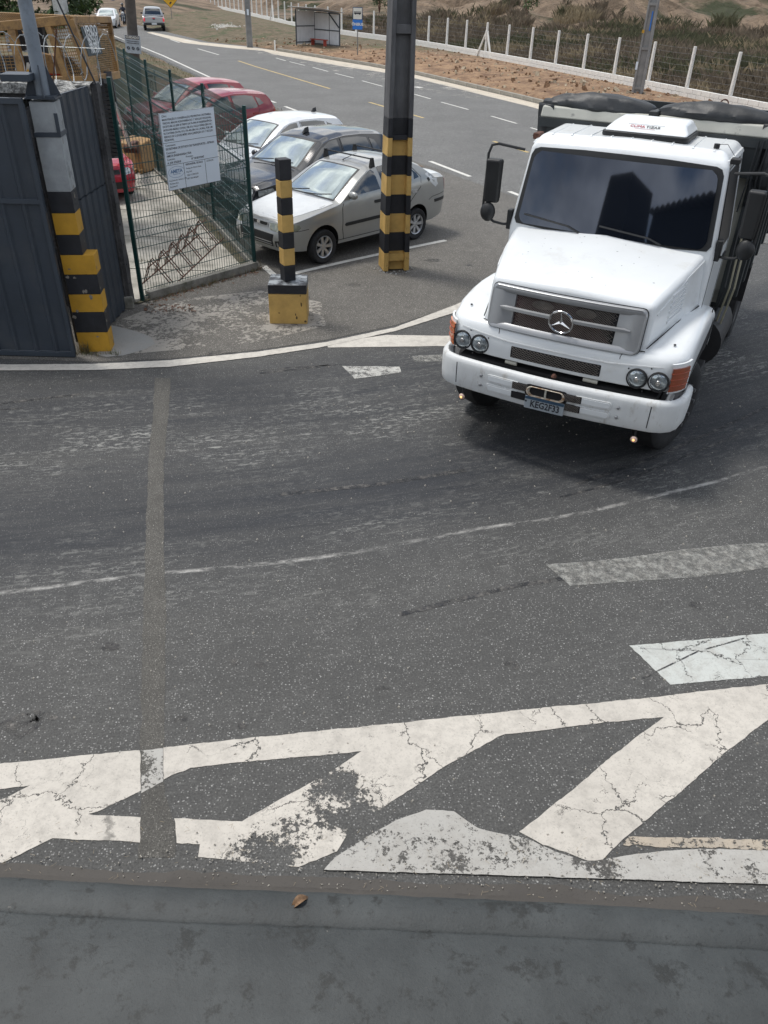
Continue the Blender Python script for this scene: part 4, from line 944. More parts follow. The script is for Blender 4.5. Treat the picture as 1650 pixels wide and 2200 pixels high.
# ------------------------------------------------------------------ kerb stones
ks = bpy.data.objects.new('kerb', None); C.objects.link(ks); ks['kind'] = 'structure'
stone = None; KST = mat('kerb_concrete', (.30, .28, .24), .9, var=.2, scale=3, bump=.01, bscale=12, dirt=(.10, .10, .07), dscale=1.3, dlo=.5, dhi=.65)
for (a, c_) in zip(kerbline, kerbline[1:]):
    a = Vector(a); c_ = Vector(c_); L = (c_ - a).length; n = max(1, round(L / 1.0)); d = (c_ - a) / n; rz = atan2(d.y, d.x)
    for k in range(n):
        p = a + d * (k + .5)
        if stone is None:
            stone = MB().box((0, 0, .085), (.985, .14, .17)).build('kerb_stone', KST, ks, bevel=.02, seg=1); stone.location = (p.x, p.y, 0); stone.rotation_euler = (0, 0, rz)
        else:
            o = dupm(stone, 'kerb_stone', ks, (p.x, p.y, .006 * noise.noise(Vector((p.x, p.y, 0)))), rz + .01 * noise.noise(Vector((p.y * 3, 0, 0))))
            o.scale = (d.length / 1.0, 1, 1)
mk = MB().box((0, 0, .3), (.1, .1, .6)).build('kerb_marker', WHITEW, bevel=.01); mk.location = (-8.35, 61.2, 0)
tag(mk, 'short white marker stub where the kerb starts left of the shelter', 'marker post')
MB().box((0, 0, .12), (.55, .5, .24), taper=.6)
# ------------------------------------------------------------------ white post and wire fence on its block wall
wf = thing('boundary_fence', 'long white concrete post and wire fence on a low whitewashed block wall across the road', 'fence')
cum = [0.]
WL = [Vector(p) for p in wallline]
for a, c_ in zip(WL, WL[1:]): cum.append(cum[-1] + (c_ - a).length)
def wl_at(s):
    for k in range(len(WL) - 1):
        if s <= cum[k + 1]: return WL[k].lerp(WL[k + 1], (s - cum[k]) / (cum[k + 1] - cum[k])), (WL[k + 1] - WL[k]).normalized()
    return WL[-1], (WL[-1] - WL[-2]).normalized()
blk = MB().box((0, 0, 0), (.585, .14, .195)).build('wall_block', WHITEW, wf, bevel=.012, seg=1)
blk.location = (*wl_at(.3)[0], .16); cnt = 1
pitch = .60; s = .9
while s < 66:
    for row in (0, 1):
        if cnt >= 300: break
        p, d = wl_at(s + row * .3); dupm(blk, 'wall_block', wf, (p.x, p.y, .16 + row * .2 + .004 * noise.noise(Vector((s, row, 0)))), atan2(d.y, d.x)); cnt += 1
    s += pitch
s_end = s
b = MB(); s = s_end
while s < cum[-1] - 1:   # the far stretch of the same wall, joined
    p, d = wl_at(s + .3); e = Matrix.Rotation(atan2(d.y, d.x), 3, 'Z'); hgt = .36 + .07 * noise.noise(Vector((s * .3, 0, 0)))
    b.box((p.x, p.y, .06 + hgt / 2), (.60, .14, hgt), e); s += .6
b.build('far_wall', WHITEW, wf)['kind'] = 'stuff'
pst = MB(); pst.hexa([(-.07, -.07, 0), (.07, -.07, 0), (.07, .07, 0), (-.07, .07, 0), (-.055, -.055, 2.02), (.055, -.055, 2.02), (.055, .055, 2.02), (-.055, .055, 2.02)])
pst = pst.build('fence_post', WHITEW, wf, bevel=.01, seg=1)
s = 3.05; first = True; tops = []
POSTS = []
s0 = None
for k in range(len(WL)):   # start so that a post stands at (14.19, 37.48)
    pass
best = min(range(int(cum[-1] * 10)), key=lambda q_: (wl_at(q_ / 10)[0] - Vector((14.19, 37.48))).length) / 10.
s = best - 4 * 2.95
while s < cum[-1] - 1:
    p, d = wl_at(s); o = pst if first else dupm(pst, 'fence_post', wf, (0, 0, 0)); first = False
    o.location = (p.x, p.y, .05); lean = .012 * noise.noise(Vector((s * 7, 0, 0))); o.rotation_euler = (lean, lean * .7, atan2(d.y, d.x)); POSTS.append(p.copy()); s += 2.95
for px_, py_ in ((1024, 128), (538, 47), ):
    q = at(px_, py_); i = min(range(len(POSTS)), key=lambda i_: (POSTS[i_] - q.xy).length); p = POSTS[i]; d = (POSTS[i + 1] - p).normalized()
    for s_ in (-1, 1):
        e = p + d * s_ * 1.0 + Vector((-.1, 0)); MB().bar((e.x, e.y, .1), (p.x + d.x * s_ * .06, p.y + d.y * s_ * .06, 1.55), .10, .10).build('brace', WHITEW, wf, bevel=.01, seg=1)
    MB().box((p.x, p.y, 1.35), (.2, .2, .5)).build('brace_head', WHITEW, wf, bevel=.01, seg=1)
b = MB()
for k in range(len(POSTS) - 1):
    if POSTS[k].y > 110: break
    for z in (.62, .85, 1.08, 1.31, 1.54, 1.77, 1.98):
        p, q = POSTS[k], POSTS[k + 1]; m_ = (p + q) / 2; b.tube([(p.x, p.y - .06, z), (m_.x, m_.y - .06, z - .02), (q.x, q.y - .06, z)], .0042, 3, cap=False)
b.build('fence_wire', WIRE, wf)['kind'] = 'stuff'

# ------------------------------------------------------------------ bus shelter
SHW = mat('shelter_white_sheet', (.60, .62, .64), .5, var=.06, scale=3); SHD = mat('shelter_dark_steel', (.04, .05, .06), .5)
REDP = mat('red_bench_paint', (.42, .07, .045), .6, var=.2, scale=5)
s_a = at(655, 99, .12); s_b = at(730, 105, .12)
ex = (s_b - s_a); ex.z = 0; bs = thing('bus_shelter', 'small bus shelter of white ribbed sheets on a dark frame with a red bench', 'bus shelter')
# back-left corner, back runs towards the right
bl_ = at(677.5, 99.5, .12); br_ = at(730, 105, .12); fl_ = at(654, 99.5, .12)
ex = (br_ - bl_); Lb = ex.length; ex.normalize(); ey = Vector((ex.y, -ex.x, 0))   # towards the road
dep = 1.75
bs.matrix_world = frame(bl_, ex, -ey)       # local x along back, local -y towards the road, z up
def ribs(par, a, c_, z0, z1, m, pitch=.14, dep_=.02, name='sheet_panel'):
    a = Vector(a); c_ = Vector(c_); d = (c_ - a); L = d.length; d.normalize(); n = Vector((-d.y, d.x, 0)); prof = []
    x = 0
    while x < L - .01:
        prof += [(x, 0), (min(L, x + pitch * .6), 0), (min(L, x + pitch * .7), dep_), (min(L, x + pitch * .9), dep_)]; x += pitch
    prof.append((L, 0)); b = MB(); b.grid([[a + d * x + n * y + Vector((0, 0, z)) for x, y in prof] for z in (z0, z1)])
    return b.build(name, m, par)
H = 2.05
ribs(bs, (.02, -.03, 0), (Lb * .60, -.03, 0), .18, H, SHW); ribs(bs, (Lb * .61, -.03, 0), (Lb, -.03, 0), .18, H - .05, SHW)
ribs(bs, (0, -dep, 0), (0, -.05, 0), .18, H + .1, SHW)
for (a, c_) in (((0, 0, 0), (0, 0, H)), ((Lb, 0, 0), (Lb, 0, H)), ((Lb * .6, 0, 0), (Lb * .6, 0, H)), ((0, -dep, 0), (0, -dep, H + .2)), ((0, -.04, .18), (Lb, -.04, .18)), ((0, -.05, 1.05), (Lb, -.05, 1.05)), ((0, -dep, 1.25), (0, 0, 1.25)), ((0, -dep, .3), (0, 0, .3)), ((Lb * .6, -.07, H), (Lb, -.07, 1.25)), ((0, 0, H), (Lb, 0, H)), ((Lb, -dep, H + .2), (Lb, 0, H)), ((0, -dep, H + .2), (Lb, -dep, H + .2))):
    MB().bar(a, c_, .06, .06).build('frame_bar', SHD, bs)
b = MB(); rows = []
for k in range(36):
    x = -.45 + k * (Lb + .6) / 35; z = .025 * (k % 2)
    rows.append([(x, -dep - .35, H + .34 + z), (x, .25, H + .06 + z)])
b.grid(rows); r_ = b.build('roof_sheet', mat('roof_zinc', (.42, .42, .41), .45, var=.2, scale=4), bs); r_.modifiers.new('s', 'SOLIDIFY').thickness = .02
MB().box((Lb * .38, -.5, .48), (Lb * .62, .32, .05)).build('bench_seat', REDP, bs, bevel=.01, seg=1)
for x in (.12, .62): MB().box((Lb * x, -.5, .28), (.06, .26, .40)).build('bench_leg', REDP, bs)
MB().prism([(-.2, .1), (Lb + .2, .1), (Lb + .1, -dep - .9), (-.2 - .6, -dep - .9)], -.14, -.0).build('shelter_floor', CONC, bs)
MB().prism([(-.12, .1), (Lb + .1, .1), (Lb + .1, -.14), (-.12, -.14)], .0, .17).build('back_plinth', CONCD, bs)

# ------------------------------------------------------------------ bus stop sign
SGB = mat('sign_blue', (.02, .16, .55), .5, var=.05); SGN = mat('sign_navy', (.02, .055, .12), .5); SGW = mat('sign_pale', (.62, .62, .57), .5, var=.05)
p = at(768, 124, .1); os_ = thing('bus_stop_sign', 'blue and white bus stop sign on a thin post right of the shelter', 'sign', p)
os_.rotation_euler = (0, 0, radians(-4))
MB().tube([(0, 0, -.1), (0, 0, 1.9)], .03, 8).build('sign_post', WIRE, os_)
MB().box((0, -.05, 2.08), (.60, .025, 1.16)).build('sign_plate', SGN, os_)
MB().box((0, -.066, 2.33), (.53, .006, .58)).build('picture_panel', SGW, os_)
MB().box((0, -.066, 1.76), (.60, .008, .50)).build('name_panel', SGB, os_)
text_mesh('lettering', 'ÔNIBUS', .20, SGW, os_, frame((0, -.074, 1.77), (1, 0, 0), (0, 0, 1)), .002, bold=.008)
b = MB(); b.box((0, -.072, 2.34), (.42, .006, .07)); b.box((0, -.072, 2.42), (.44, .006, .025))
for k in range(6): b.box((-.19 + k * .076, -.072, 2.39), (.018, .006, .07))
for x in (-.12, .12): b.lathe([(-.003, 0), (-.003, .035), (.003, .035), (.003, 0)], 10, (x, -.073, 2.30), (0, 1, 0))
b.build('bus_picture', INK, os_)

# ------------------------------------------------------------------ poles
def round_pole(px_, py_, h, r0, r1, m, name, label, seg=14):
    p = at(px_, py_); t_ = thing(name, label, 'utility pole', p); MB().tube([(0, 0, -.1), (0, 0, h)], [r0, r1], seg).build('pole_shaft', m, t_, smooth=True); return t_
pb = round_pole(297, 224, 9., .20, .15, mat('brown_round_pole', (.085, .076, .068), .9, var=.25, scale=3, bump=.01), 'round_pole', 'dark round concrete pole with a small grey notice between the yard fence and the road')
pb.rotation_euler = (0, radians(3.6), 0)
MB().box((.05, -.23, 1.98), (.56, .02, .56)).build('notice_plate', mat('notice_grey', (.34, .38, .42), .5, var=.15, scale=14), pb)
MB().box((.05, -.242, 2.20), (.50, .004, .11)).build('notice_heading', mat('notice_dark', (.09, .08, .08), .6), pb)
text_mesh('lettering', 'CUIDADO', .10, SGW, pb, frame((.05, -.246, 2.20), (1, 0, 0), (0, 0, 1)), .001, bold=.003)
b = MB(); rnd = random.Random(3)
for r_ in range(2):
    for k in range(9): b.box((-.15 + k * .05, -.242, 2.08 - r_ * .06), (.036, .004, .03))
for k in range(3): b.lathe([(-.002, .03), (-.002, .055), (.002, .055), (.002, .03)], 12, (-.12 + k * .17, -.242, 1.86), (0, 1, 0)); b.box((-.12 + k * .17, -.242, 1.86), (.06, .004, .02), (0, .5, 0))
b.build('notice_print', INK, pb)
def rect_pole(px_, py_, h, w0, w1, label, rz=0., bars=()):
    p = at(px_, py_); t_ = thing('rectangular_pole', label, 'utility pole', (p.x, p.y, 0), rz)
    h_pole(t_, h, w0, w1, w0 * .8, w1 * .8, None, split=[(0.02, h, POLEG)], webt=.55)
    for z in bars: MB().box((0, 0, z), (w0 * .62, w0 * .7, .10)).build('cross_bar', POLEG, t_)
    return t_
p1_ = rect_pole(537, 102, 9, .42, .3, 'grey rectangular concrete pole on the brown verge left of the bus shelter', radians(10), (1.1, 2.2, 3.3))
MB().box((.0, -.19, 2.1), (.14, .01, .35)).build('pole_sticker', WHITEPL, p1_)
p2_ = rect_pole(1366, 216, 9.5, .46, .3, 'pale concrete pole with stickers rising behind the dump truck body', radians(-25), (.5, 2.0, 3.6))
MB().box((-.20, -.195, 1.35), (.09, .01, .30)).build('pole_sticker', WHITEPL, p2_); MB().box((-.19, -.19, 2.62), (.10, .01, .12)).build('pole_plate', HAZY, p2_)
MB().box((.05, -.12, 3.0), (.05, .01, .7)).build('blue_graffiti', SGB, p2_)
rect_pole(341, 14, 9, .42, .3, 'grey concrete pole between the silver pickup and the diamond sign', radians(10), (1.,))
rect_pole(246, 24, 9, .42, .3, 'distant grey concrete pole rising above the motorcycle rider', radians(10), (1.,))
q = round_pole(143, 90, 9., .52, .42, mat('whitewashed_trunk', (.50, .51, .50), .9, var=.2, scale=2, dirt=(.30, .31, .30), dscale=3), 'whitewashed_pole', 'thick whitewashed round pole in front of the leafy tree')

# hump warning sign
p = at(370, 46); ds = thing('hump_sign', 'yellow diamond road hump warning sign on a thin post beside the pickup', 'sign', (p.x, p.y, 0), radians(12))
YS = mat('sign_yellow', (.72, .40, .02), .45, var=.05)
MB().tube([(0, 0, 0), (0, 0, 1.6)], .035, 6).build('sign_post', WIRE, ds)
def diamond(s, y, m, nm):
    q = s / sqrt(2); MB().add([(0, y, 1.9 - q), (q, y, 1.9), (0, y, 1.9 + q), (-q, y, 1.9), (0, y + .02, 1.9 - q), (q, y + .02, 1.9), (0, y + .02, 1.9 + q), (-q, y + .02, 1.9)], [(0, 1, 2, 3), (7, 6, 5, 4), (0, 4, 5, 1), (1, 5, 6, 2), (2, 6, 7, 3), (3, 7, 4, 0)]).build(nm, m, ds)
diamond(1.04, -.04, INK, 'sign_border'); diamond(.97, -.046, YS, 'sign_face')
b = MB(); b.add([(x, -.052, z) for x, z in [(-.42, 2.14), (.42, 2.14), (.42, 2.22), (.3, 2.22), (.2, 2.32), (.08, 2.37), (-.08, 2.37), (-.2, 2.32), (-.3, 2.22), (-.42, 2.22)]], [tuple(range(10))])
b.add([(x, -.052, z) for x, z in [(-.09, 1.78), (.1, 1.97), (.1, 1.85), (.14, 1.88), (.14, 2.0), (0, 2.0)]], [(0, 1, 5), (1, 2, 3, 4)])
b.add([(x, -.052, z) for x, z in [(.12, 2.0), (-.03, 1.86), (-.08, 1.92), (-.09, 1.76), (.07, 1.78), (.02, 1.81), (.16, 1.95)]], [tuple(range(7))])
b.build('hump_picture', INK, ds).location.z = -.25
# small white arrow board on the fence side
p = at(331, 220); ab = thing('arrow_board', 'narrow cream board with a dark curved mark standing beyond the mesh fence', 'sign', (p.x, p.y, 0), radians(-20))
MB().tube([(.16, .02, 0), (.16, .02, 1.1)], .02, 6).build('board_post', GREEN, ab)
MB().box((0, 0, .62), (.26, .02, .72)).build('board', mat('cream_board', (.48, .44, .34), .6, var=.1), ab)
MB().box((0, -.014, .90), (.20, .004, .05)).build('board_print', RUST, ab)
rows = [[(.06 * r_ * cos(a), -.014, .56 + .18 * r_ * sin(a)) for a in [2 * pi * k / 24 for k in range(25)]] for r_ in (.8, 1.05)]
MB().grid(rows).build('board_mark', RUST, ab)

# ------------------------------------------------------------------ left bank between yard and road: grass
BANK = mat('bank_grass', (.075, .075, .036), 1., col2=(.13, .105, .06), scale=.8, coords='World', bump=.05, bscale=6, dirt=(.17, .115, .075), dscale=.35, dlo=.5, dhi=.6)
b = MB(); rows = []
for i in range(60):
    y = 22.5 + i * .9; xr = xline([(a, c_) for a, c_ in roadL], y) - .25; xl = -30 - max(0, y - 50) * .6
    row = []
    for j in range(30):
        v = j / 29; x = lerp(xr, xl, v ** 1.4); z = .02 + .22 * min(1, v * 6) + .1 * noise.noise(Vector((x * .5, y * .5, 0)))
        if y < 26.5: z = min(z, .03 + .2 * (y - 22.5) / 4)
        row.append((x, y, z))
    rows.append(row)
b.grid(rows); tag(b.build('grass_bank', BANK, smooth=True, fix=False), kind='structure')
yk = thing('yard_kerb', 'low grey concrete kerb along the back of the yard under the grass bank', 'kerb', (-13.8, 24.9, 0), radians(3)); MB().box((3.2, 0, .2), (9.4, .3, .42)).build('kerb_body', CONCD, yk, bevel=.02)
rnd = random.Random(21); b = MB()
for k in range(9000):
    y = 24.8 + 48 * rnd.random() ** 1.3; xr = xline([(a, c_) for a, c_ in roadL], y) - .5; x = xr - abs(rnd.gauss(0, 5)) - .15
    if y < 26 and x > -6: continue
    blades(b, x, y, .18, 2, .10, .25, rnd, .014)
tag(b.build('bank_grass', [VG, DRYG], fix=False), kind='stuff')

# ------------------------------------------------------------------ field vegetation beyond the fence
import array
FG1 = mat('field_dry_grass', (.125, .10, .07), .95, col2=(.21, .165, .115), scale=.6, coords='World'); FG2 = mat('field_green_grass', (.075, .078, .042), .95, col2=(.12, .115, .062), scale=.6, coords='World'); FG3 = mat('field_straw', (.28, .225, .14), .95, var=.2, scale=.6, coords='World')
rnd = random.Random(31); b = MB(); n_t = 0
while n_t < 44000:
    y = 24 + 82 * rnd.random() ** .9; xw = xline(wallline, y); x = xw + .4 + 46 * rnd.random() ** 1.1
    if hypot(x, y) > 108 or x > .75 * y + 6: continue
    d_ = x - xw; g = noise.noise(Vector((x * .11, y * .11, 0))); e = noise.noise(Vector((x * .3, y * .3, 9)))
    if hypot(x, y) > 84 and e < .12: continue
    if e < -.32 and d_ < 9: continue
    if x > 14 and y < 34 and d_ < 6 and e < .3: continue
    h = (.35 + .5 * max(0, min(1, (d_ - 1) / 8.))) * rnd.uniform(.6, 1.25); z = terrain_z(x, y) - .02; near = hypot(x, y) < 62
    mi = 1 if g + .15 * rnd.uniform(-1, 1) > .10 else 0
    if noise.noise(Vector((x * .2, y * .2, 20))) > .28: mi = 2
    for q in range(3):
        a = rnd.uniform(0, 2 * pi); l = h * rnd.uniform(.6, 1.2); dx, dy = cos(a), sin(a); bn = rnd.uniform(.1, .75) * l; w2 = rnd.uniform(.008, .02); ox, oy = x + rnd.gauss(0, .18), y + rnd.gauss(0, .18)
        b.add([(ox - dy * w2, oy + dx * w2, z), (ox + dy * w2, oy - dx * w2, z), (ox + dx * bn * .3, oy + dy * bn * .3, z + l * .65), (ox + dx * bn, oy + dy * bn, z + l)], [(0, 1, 2), (0, 2, 3)], mi)
    n_t += 1
tag(b.build('field_grass', [FG1, FG2, FG3], fix=False), kind='stuff')
# shrubs
LFM = [mat('leaf_dark', (.035, .062, .022), .6, var=.3, scale=5), mat('leaf_mid', (.06, .105, .03), .55, var=.3, scale=5), mat('leaf_light', (.10, .15, .045), .55, var=.25, scale=5)]
def leafball(b, c_, rx, rz_, n, rnd, s0, s1):
    for k in range(n):
        d = Vector((rnd.gauss(0, 1), rnd.gauss(0, 1), rnd.gauss(0, 1))).normalized(); r_ = rnd.random() ** .35
        p = Vector(c_) + Vector((d.x * rx * r_, d.y * rx * r_, d.z * rz_ * r_)); s_ = rnd.uniform(s0, s1)
        e = Euler((rnd.uniform(-1.1, 1.1), rnd.uniform(-1.1, 1.1), rnd.uniform(0, 6.3))).to_matrix()
        q = [p + e @ Vector(v) * s_ for v in ((-1, 0, 0), (-.2, -.42, .12), (1, 0, -.1), (-.2, .42, .12))]
        b.add(q, [(0, 1, 2, 3)], rnd.choice((0, 0, 1, 1, 2)))
rnd = random.Random(41)
for (px_, py_, w_, h_, n_, lab) in ((815, 42, 2.6, 3.6, 700, 'bushy green shrub among the dirt mounds left of the banded pole'), (1128, 66, 1.3, 2.2, 260, 'sparse dark shrub in the field behind the fence braces'), (1425, 42, .9, 1.6, 160, 'small green shrub at the foot of the far mounds right of the stickered pole'), (1300, 52, 1.5, .9, 150, 'low dark bush in the dry grass left of the stickered pole'), (1255, 60, 1.0, 1.0, 120, 'tiny bush in the dry grass near the mounds')):
    p = at(px_, py_); z = terrain_z(p.x, p.y); t_ = thing('shrub', lab, 'shrub', (p.x, p.y, z)); b = MB()
    for k in range(7): leafball(b, (rnd.gauss(0, w_ * .28), rnd.gauss(0, w_ * .28), h_ * rnd.uniform(.3, .8)), w_ * .28, h_ * .2, n_ // 7, rnd, .08, .2)
    b.build('foliage', LFM, t_, fix=False)
    b = MB()
    for k in range(4): a = rnd.uniform(0, 6); b.tube([(0, 0, 0), (cos(a) * w_ * .15, sin(a) * w_ * .15, h_ * .5), (cos(a) * w_ * .3, sin(a) * w_ * .3, h_ * .8)], [.05, .03, .015], 5)
    b.build('stem', RUST, t_)
# tree top left behind the machine
tr = thing('roadside_tree', 'leafy green tree with orange flowers behind the yellow machine', 'tree', (-29, 66, 0)); rnd = random.Random(51)
b = MB(); b.tube([(0, 0, 0), (.2, 0, 1.4), (0, .2, 3)], [.3, .24, .15], 8)
for k in range(6): a = k * 1.05; b.tube([(0, .1, 1.6), (cos(a) * 1.6, sin(a) * 1.4, 3.), (cos(a) * 3.2, sin(a) * 2.6, 4.2)], [.14, .09, .04], 6)
b.build('trunk', mat('bark', (.11, .085, .06), .95, var=.3, scale=10, bump=.02), tr)
b = MB()
for k in range(120): leafball(b, (rnd.uniform(-7.5, 6.4), rnd.uniform(-3.4, 3), rnd.uniform(.3, 5.6)), rnd.uniform(.7, 1.3), .6, 210, rnd, .09, .26)
b.build('crown', LFM, tr, fix=False)
b = MB(); FLW = mat('orange_flower', (.62, .20, .02), .6)
for k in range(60):
    p = Vector((rnd.choice((rnd.gauss(-4.6, .3), rnd.gauss(2.6, .8))), -3.9 + rnd.uniform(-.3, .3), rnd.gauss(2.9, .4))); leafball(b, p, .12, .12, 3, rnd, .04, .09)
o = b.build('flowers', [FLW, FLW, FLW], tr, fix=False)
# ------------------------------------------------------------------ vehicles: shared pieces
def paint(name, col, metal=.0, rough=.28, dirt=None, **k):
    return mat(name, col, rough, metal=metal, var=.03, scale=1.5, coat=.6, spec=.5, dirt=dirt, **k)
GLASS = mat('dark_window_glass', (.012, .017, .020), .04, var=.1, spec=1., coat=1.)
GLASSW = mat('reflective_windscreen', (.50, .57, .56), .03, metal=.85, var=.06, spec=1., coat=.5)
TRIM = mat('black_trim', (.013, .014, .015), .5, var=.2)
SEAM = mat('panel_gap', (.008, .008, .009), .8)
ALLOY = mat('alloy_rim', (.48, .49, .50), .35, metal=.75, var=.1)
CHROME = mat('chrome', (.72, .73, .74), .12, metal=1., var=.02)
LENS = mat('headlamp_lens', (.42, .45, .46), .08, metal=.4, var=.3, scale=16, coat=1.)
LENSY = mat('aged_headlamp_lens', (.26, .27, .20), .12, metal=.2, var=.2, scale=9, coat=1.)
TAILR = mat('tail_lamp_red', (.32, .02, .015), .2, var=.1, coat=1.); AMBER = mat('amber_lens', (.52, .12, .012), .22, var=.15, scale=9, coat=1.)
PLATEG = mat('plate_grey', (.34, .34, .30), .5, var=.05); PLATEW = mat('plate_white', (.60, .63, .64), .45, var=.03); PLATEB = mat('plate_blue', (.03, .10, .22), .5)

def wheel(par, c_, r, wd, rim_r, side, steer=0., rimm=ALLOY, spokes=7, name='wheel'):
    """side +1: outer face looks towards +x"""
    w_ = bpy.data.objects.new(name, None); C.objects.link(w_); w_.parent = par; w_.location = c_; w_.rotation_euler = (0, 0, steer)
    h = wd / 2; q = r - rim_r
    b = MB(); b.lathe([(-h * .7, rim_r), (-h, rim_r + q * .3), (-h, r - q * .22), (-h * .82, r - .008), (-h * .3, r), (h * .3, r), (h * .82, r - .008), (h, r - q * .22), (h, rim_r + q * .3), (h * .78, rim_r)], 36, axis=(1, 0, 0))
    b.build('tyre', RUBBER, w_, smooth=True)
    b = MB(); s = side
    b.lathe([(s * h * .80, rim_r + .004), (s * h * .92, rim_r), (s * h * .80, rim_r * .92), (s * h * .35, rim_r * .88), (-s * h * .6, rim_r * .9)], 32)
    b.lathe([(s * h * .30, rim_r * .90), (s * h * .30, 0)], 24, mi=1)
    for k in range(spokes):
        a = 2 * pi * k / spokes; u = Vector((0, cos(a), sin(a))); v = Vector((0, -sin(a), cos(a))); hw = rim_r * .155
        P = []
        for rr_, ww, xx in ((rim_r * .18, hw * .8, .62), (rim_r * .90, hw * 1.25, .74)):
            for ss in (-1, 1): P.append(Vector((s * h * (xx - .22), 0, 0)) + u * rr_ + v * ss * ww)
            for ss in (1, -1): P.append(Vector((s * h * xx, 0, 0)) + u * rr_ + v * ss * ww * .8)
        b.hexa(P)
    b.lathe([(s * h * .4, rim_r * .30), (s * h * .66, rim_r * .28), (s * h * .70, rim_r * .12), (s * h * .70, 0)], 16)
    b.build('rim', [rimm, SEAM], w_, smooth=True)
    return w_

def loft_body(name, par, m, prof, plan, zs, belt, tumble=.42, arches=(), ar=.34, corner=.10, crown=.02, nose=None, N=64, wmax=.8, width=1.66, tuck=.93):
    L = prof[-1][0]; ys = [0, .015, .04, .08, .14, .22]; n_ = N
    ys += [.22 + (L - .44) * k / n_ for k in range(1, n_)] + [L - .22, L - .14, L - .08, L - .04, L - .015, L]
    for a, _ in prof: ys.append(a)
    ys = sorted(set(round(max(0, min(L, y)), 4) for y in ys)); ys = [y for k, y in enumerate(ys) if k == 0 or y - ys[k - 1] > .006]
    rows = []
    for y in ys:
        zt = interp(prof, y); hw = sinterp(plan, y) * width / 2; z0 = interp(zs, y) if isinstance(zs, list) else zs
        bl = interp(belt, y) if isinstance(belt, list) else belt
        crn = min(corner, (zt - z0) * .4); zc = zt - crn
        def wid(z):
            t_ = (z - z0) / max(.01, (bl - z0))
            if z <= bl: return hw * (tuck + (1 - tuck) * sin(min(1, t_ * 1.7) * pi / 2) - .03 * max(0, t_ - .55) ** 1.5 * 2)
            return hw * (1 - .018) - (z - bl) * tumble - max(0, z - bl - .1) * .04
        R_ = []
        for k in range(11): z = z0 + (zc - z0) * k / 10; R_.append((wid(z), z))
        wc = wid(zc)
        for k in range(1, 7):
            a = pi / 2 * k / 6; R_.append((wc * (cos(a) ** .62 if k < 6 else 0) if k < 6 else 0, zc + crn * sin(a) ** .75))
        # blend top points so that the roof is crowned
        top = []
        ww = wid(zc)
        for f in (.93, .84, .66, .44, .22, 0): top.append((ww * f, zt - crown * f * f * 2 - (crn * .42 if f == .93 else crn * .10 if f == .84 else 0)))
        R_ = R_[:11] + top
        R_[10] = (ww * .985, zc + crn * .12)
        ring = [(x, z) for x, z in R_] + [(-x, z) for x, z in R_[::-1][1:]]
        dy = lambda z: (nose(z) if nose and y < .6 else 0) * (1 - min(1, y / .6))
        rows.append([(x, y + dy(z), z) for x, z in ring])
    b = MB(); b.grid(rows, cyc=True); n = len(rows[0])
    for ri, flip in ((0, 1), (len(rows) - 1, 0)):
        o_ = ri * n; m2 = n // 2
        for k in range(m2):
            f = (o_ + k, o_ + k + 1, o_ + n - 2 - k, o_ + n - 1 - k)
            if len(set(f)) > 2: b.f.append(tuple(dict.fromkeys(f))); b.m.append(0)
    o = b.build(name, m, par, smooth=True)
    bm = bmesh.new(); bm.from_mesh(o.data); bmesh.ops.remove_doubles(bm, verts=bm.verts, dist=.0004); bmesh.ops.recalc_face_normals(bm, faces=bm.faces); bm.to_mesh(o.data); bm.free()
    o.data.set_sharp_from_angle(angle=radians(32))
    cutm = None
    if arches:
        c_ = MB()
        for ya, za, ra in arches:
            for s in (-1, 1): c_.lathe([(-.17, 0), (-.17, ra), (.17, ra), (.17, 0)], 30, (s * (width / 2 - .06), ya, za))
        cutm = c_.build('cutter', TRIM)
        bm = bmesh.new(); bm.from_mesh(cutm.data); bmesh.ops.remove_doubles(bm, verts=bm.verts, dist=.0004); bmesh.ops.recalc_face_normals(bm, faces=bm.faces); bm.to_mesh(cutm.data); bm.free()
        md = o.modifiers.new('arch', 'BOOLEAN'); md.operation = 'DIFFERENCE'; md.object = cutm; md.solver = 'EXACT'
        bpy.context.view_layer.update()
        raw = eval_bvh_raw(o, md)
        me = bpy.data.meshes.new_from_object(o.evaluated_get(bpy.context.evaluated_depsgraph_get()))
        o.modifiers.clear(); o.data = me; o.data.name = name; bpy.data.objects.remove(cutm)
        o.data.materials.clear(); o.data.materials.append(m); o.data.materials.append(SEAM)
        for p in o.data.polygons:
            c0 = p.center; p.material_index = 0
            for ya, za, ra in arches:
                if abs(hypot(c0.y - ya, c0.z - za) - ra) < .02 and abs(p.normal.x) < .5 and abs(c0.x) > width / 2 - .26: p.material_index = 1
                if hypot(c0.y - ya, c0.z - za) < ra and abs(p.normal.x) > .7 and abs(c0.x) < width / 2 - .20: p.material_index = 1
        return o, raw
    return o, eval_bvh(o)
def eval_bvh_raw(o, md):
    md.show_viewport = False; bpy.context.view_layer.update(); r = eval_bvh(o); md.show_viewport = True; bpy.context.view_layer.update(); return r

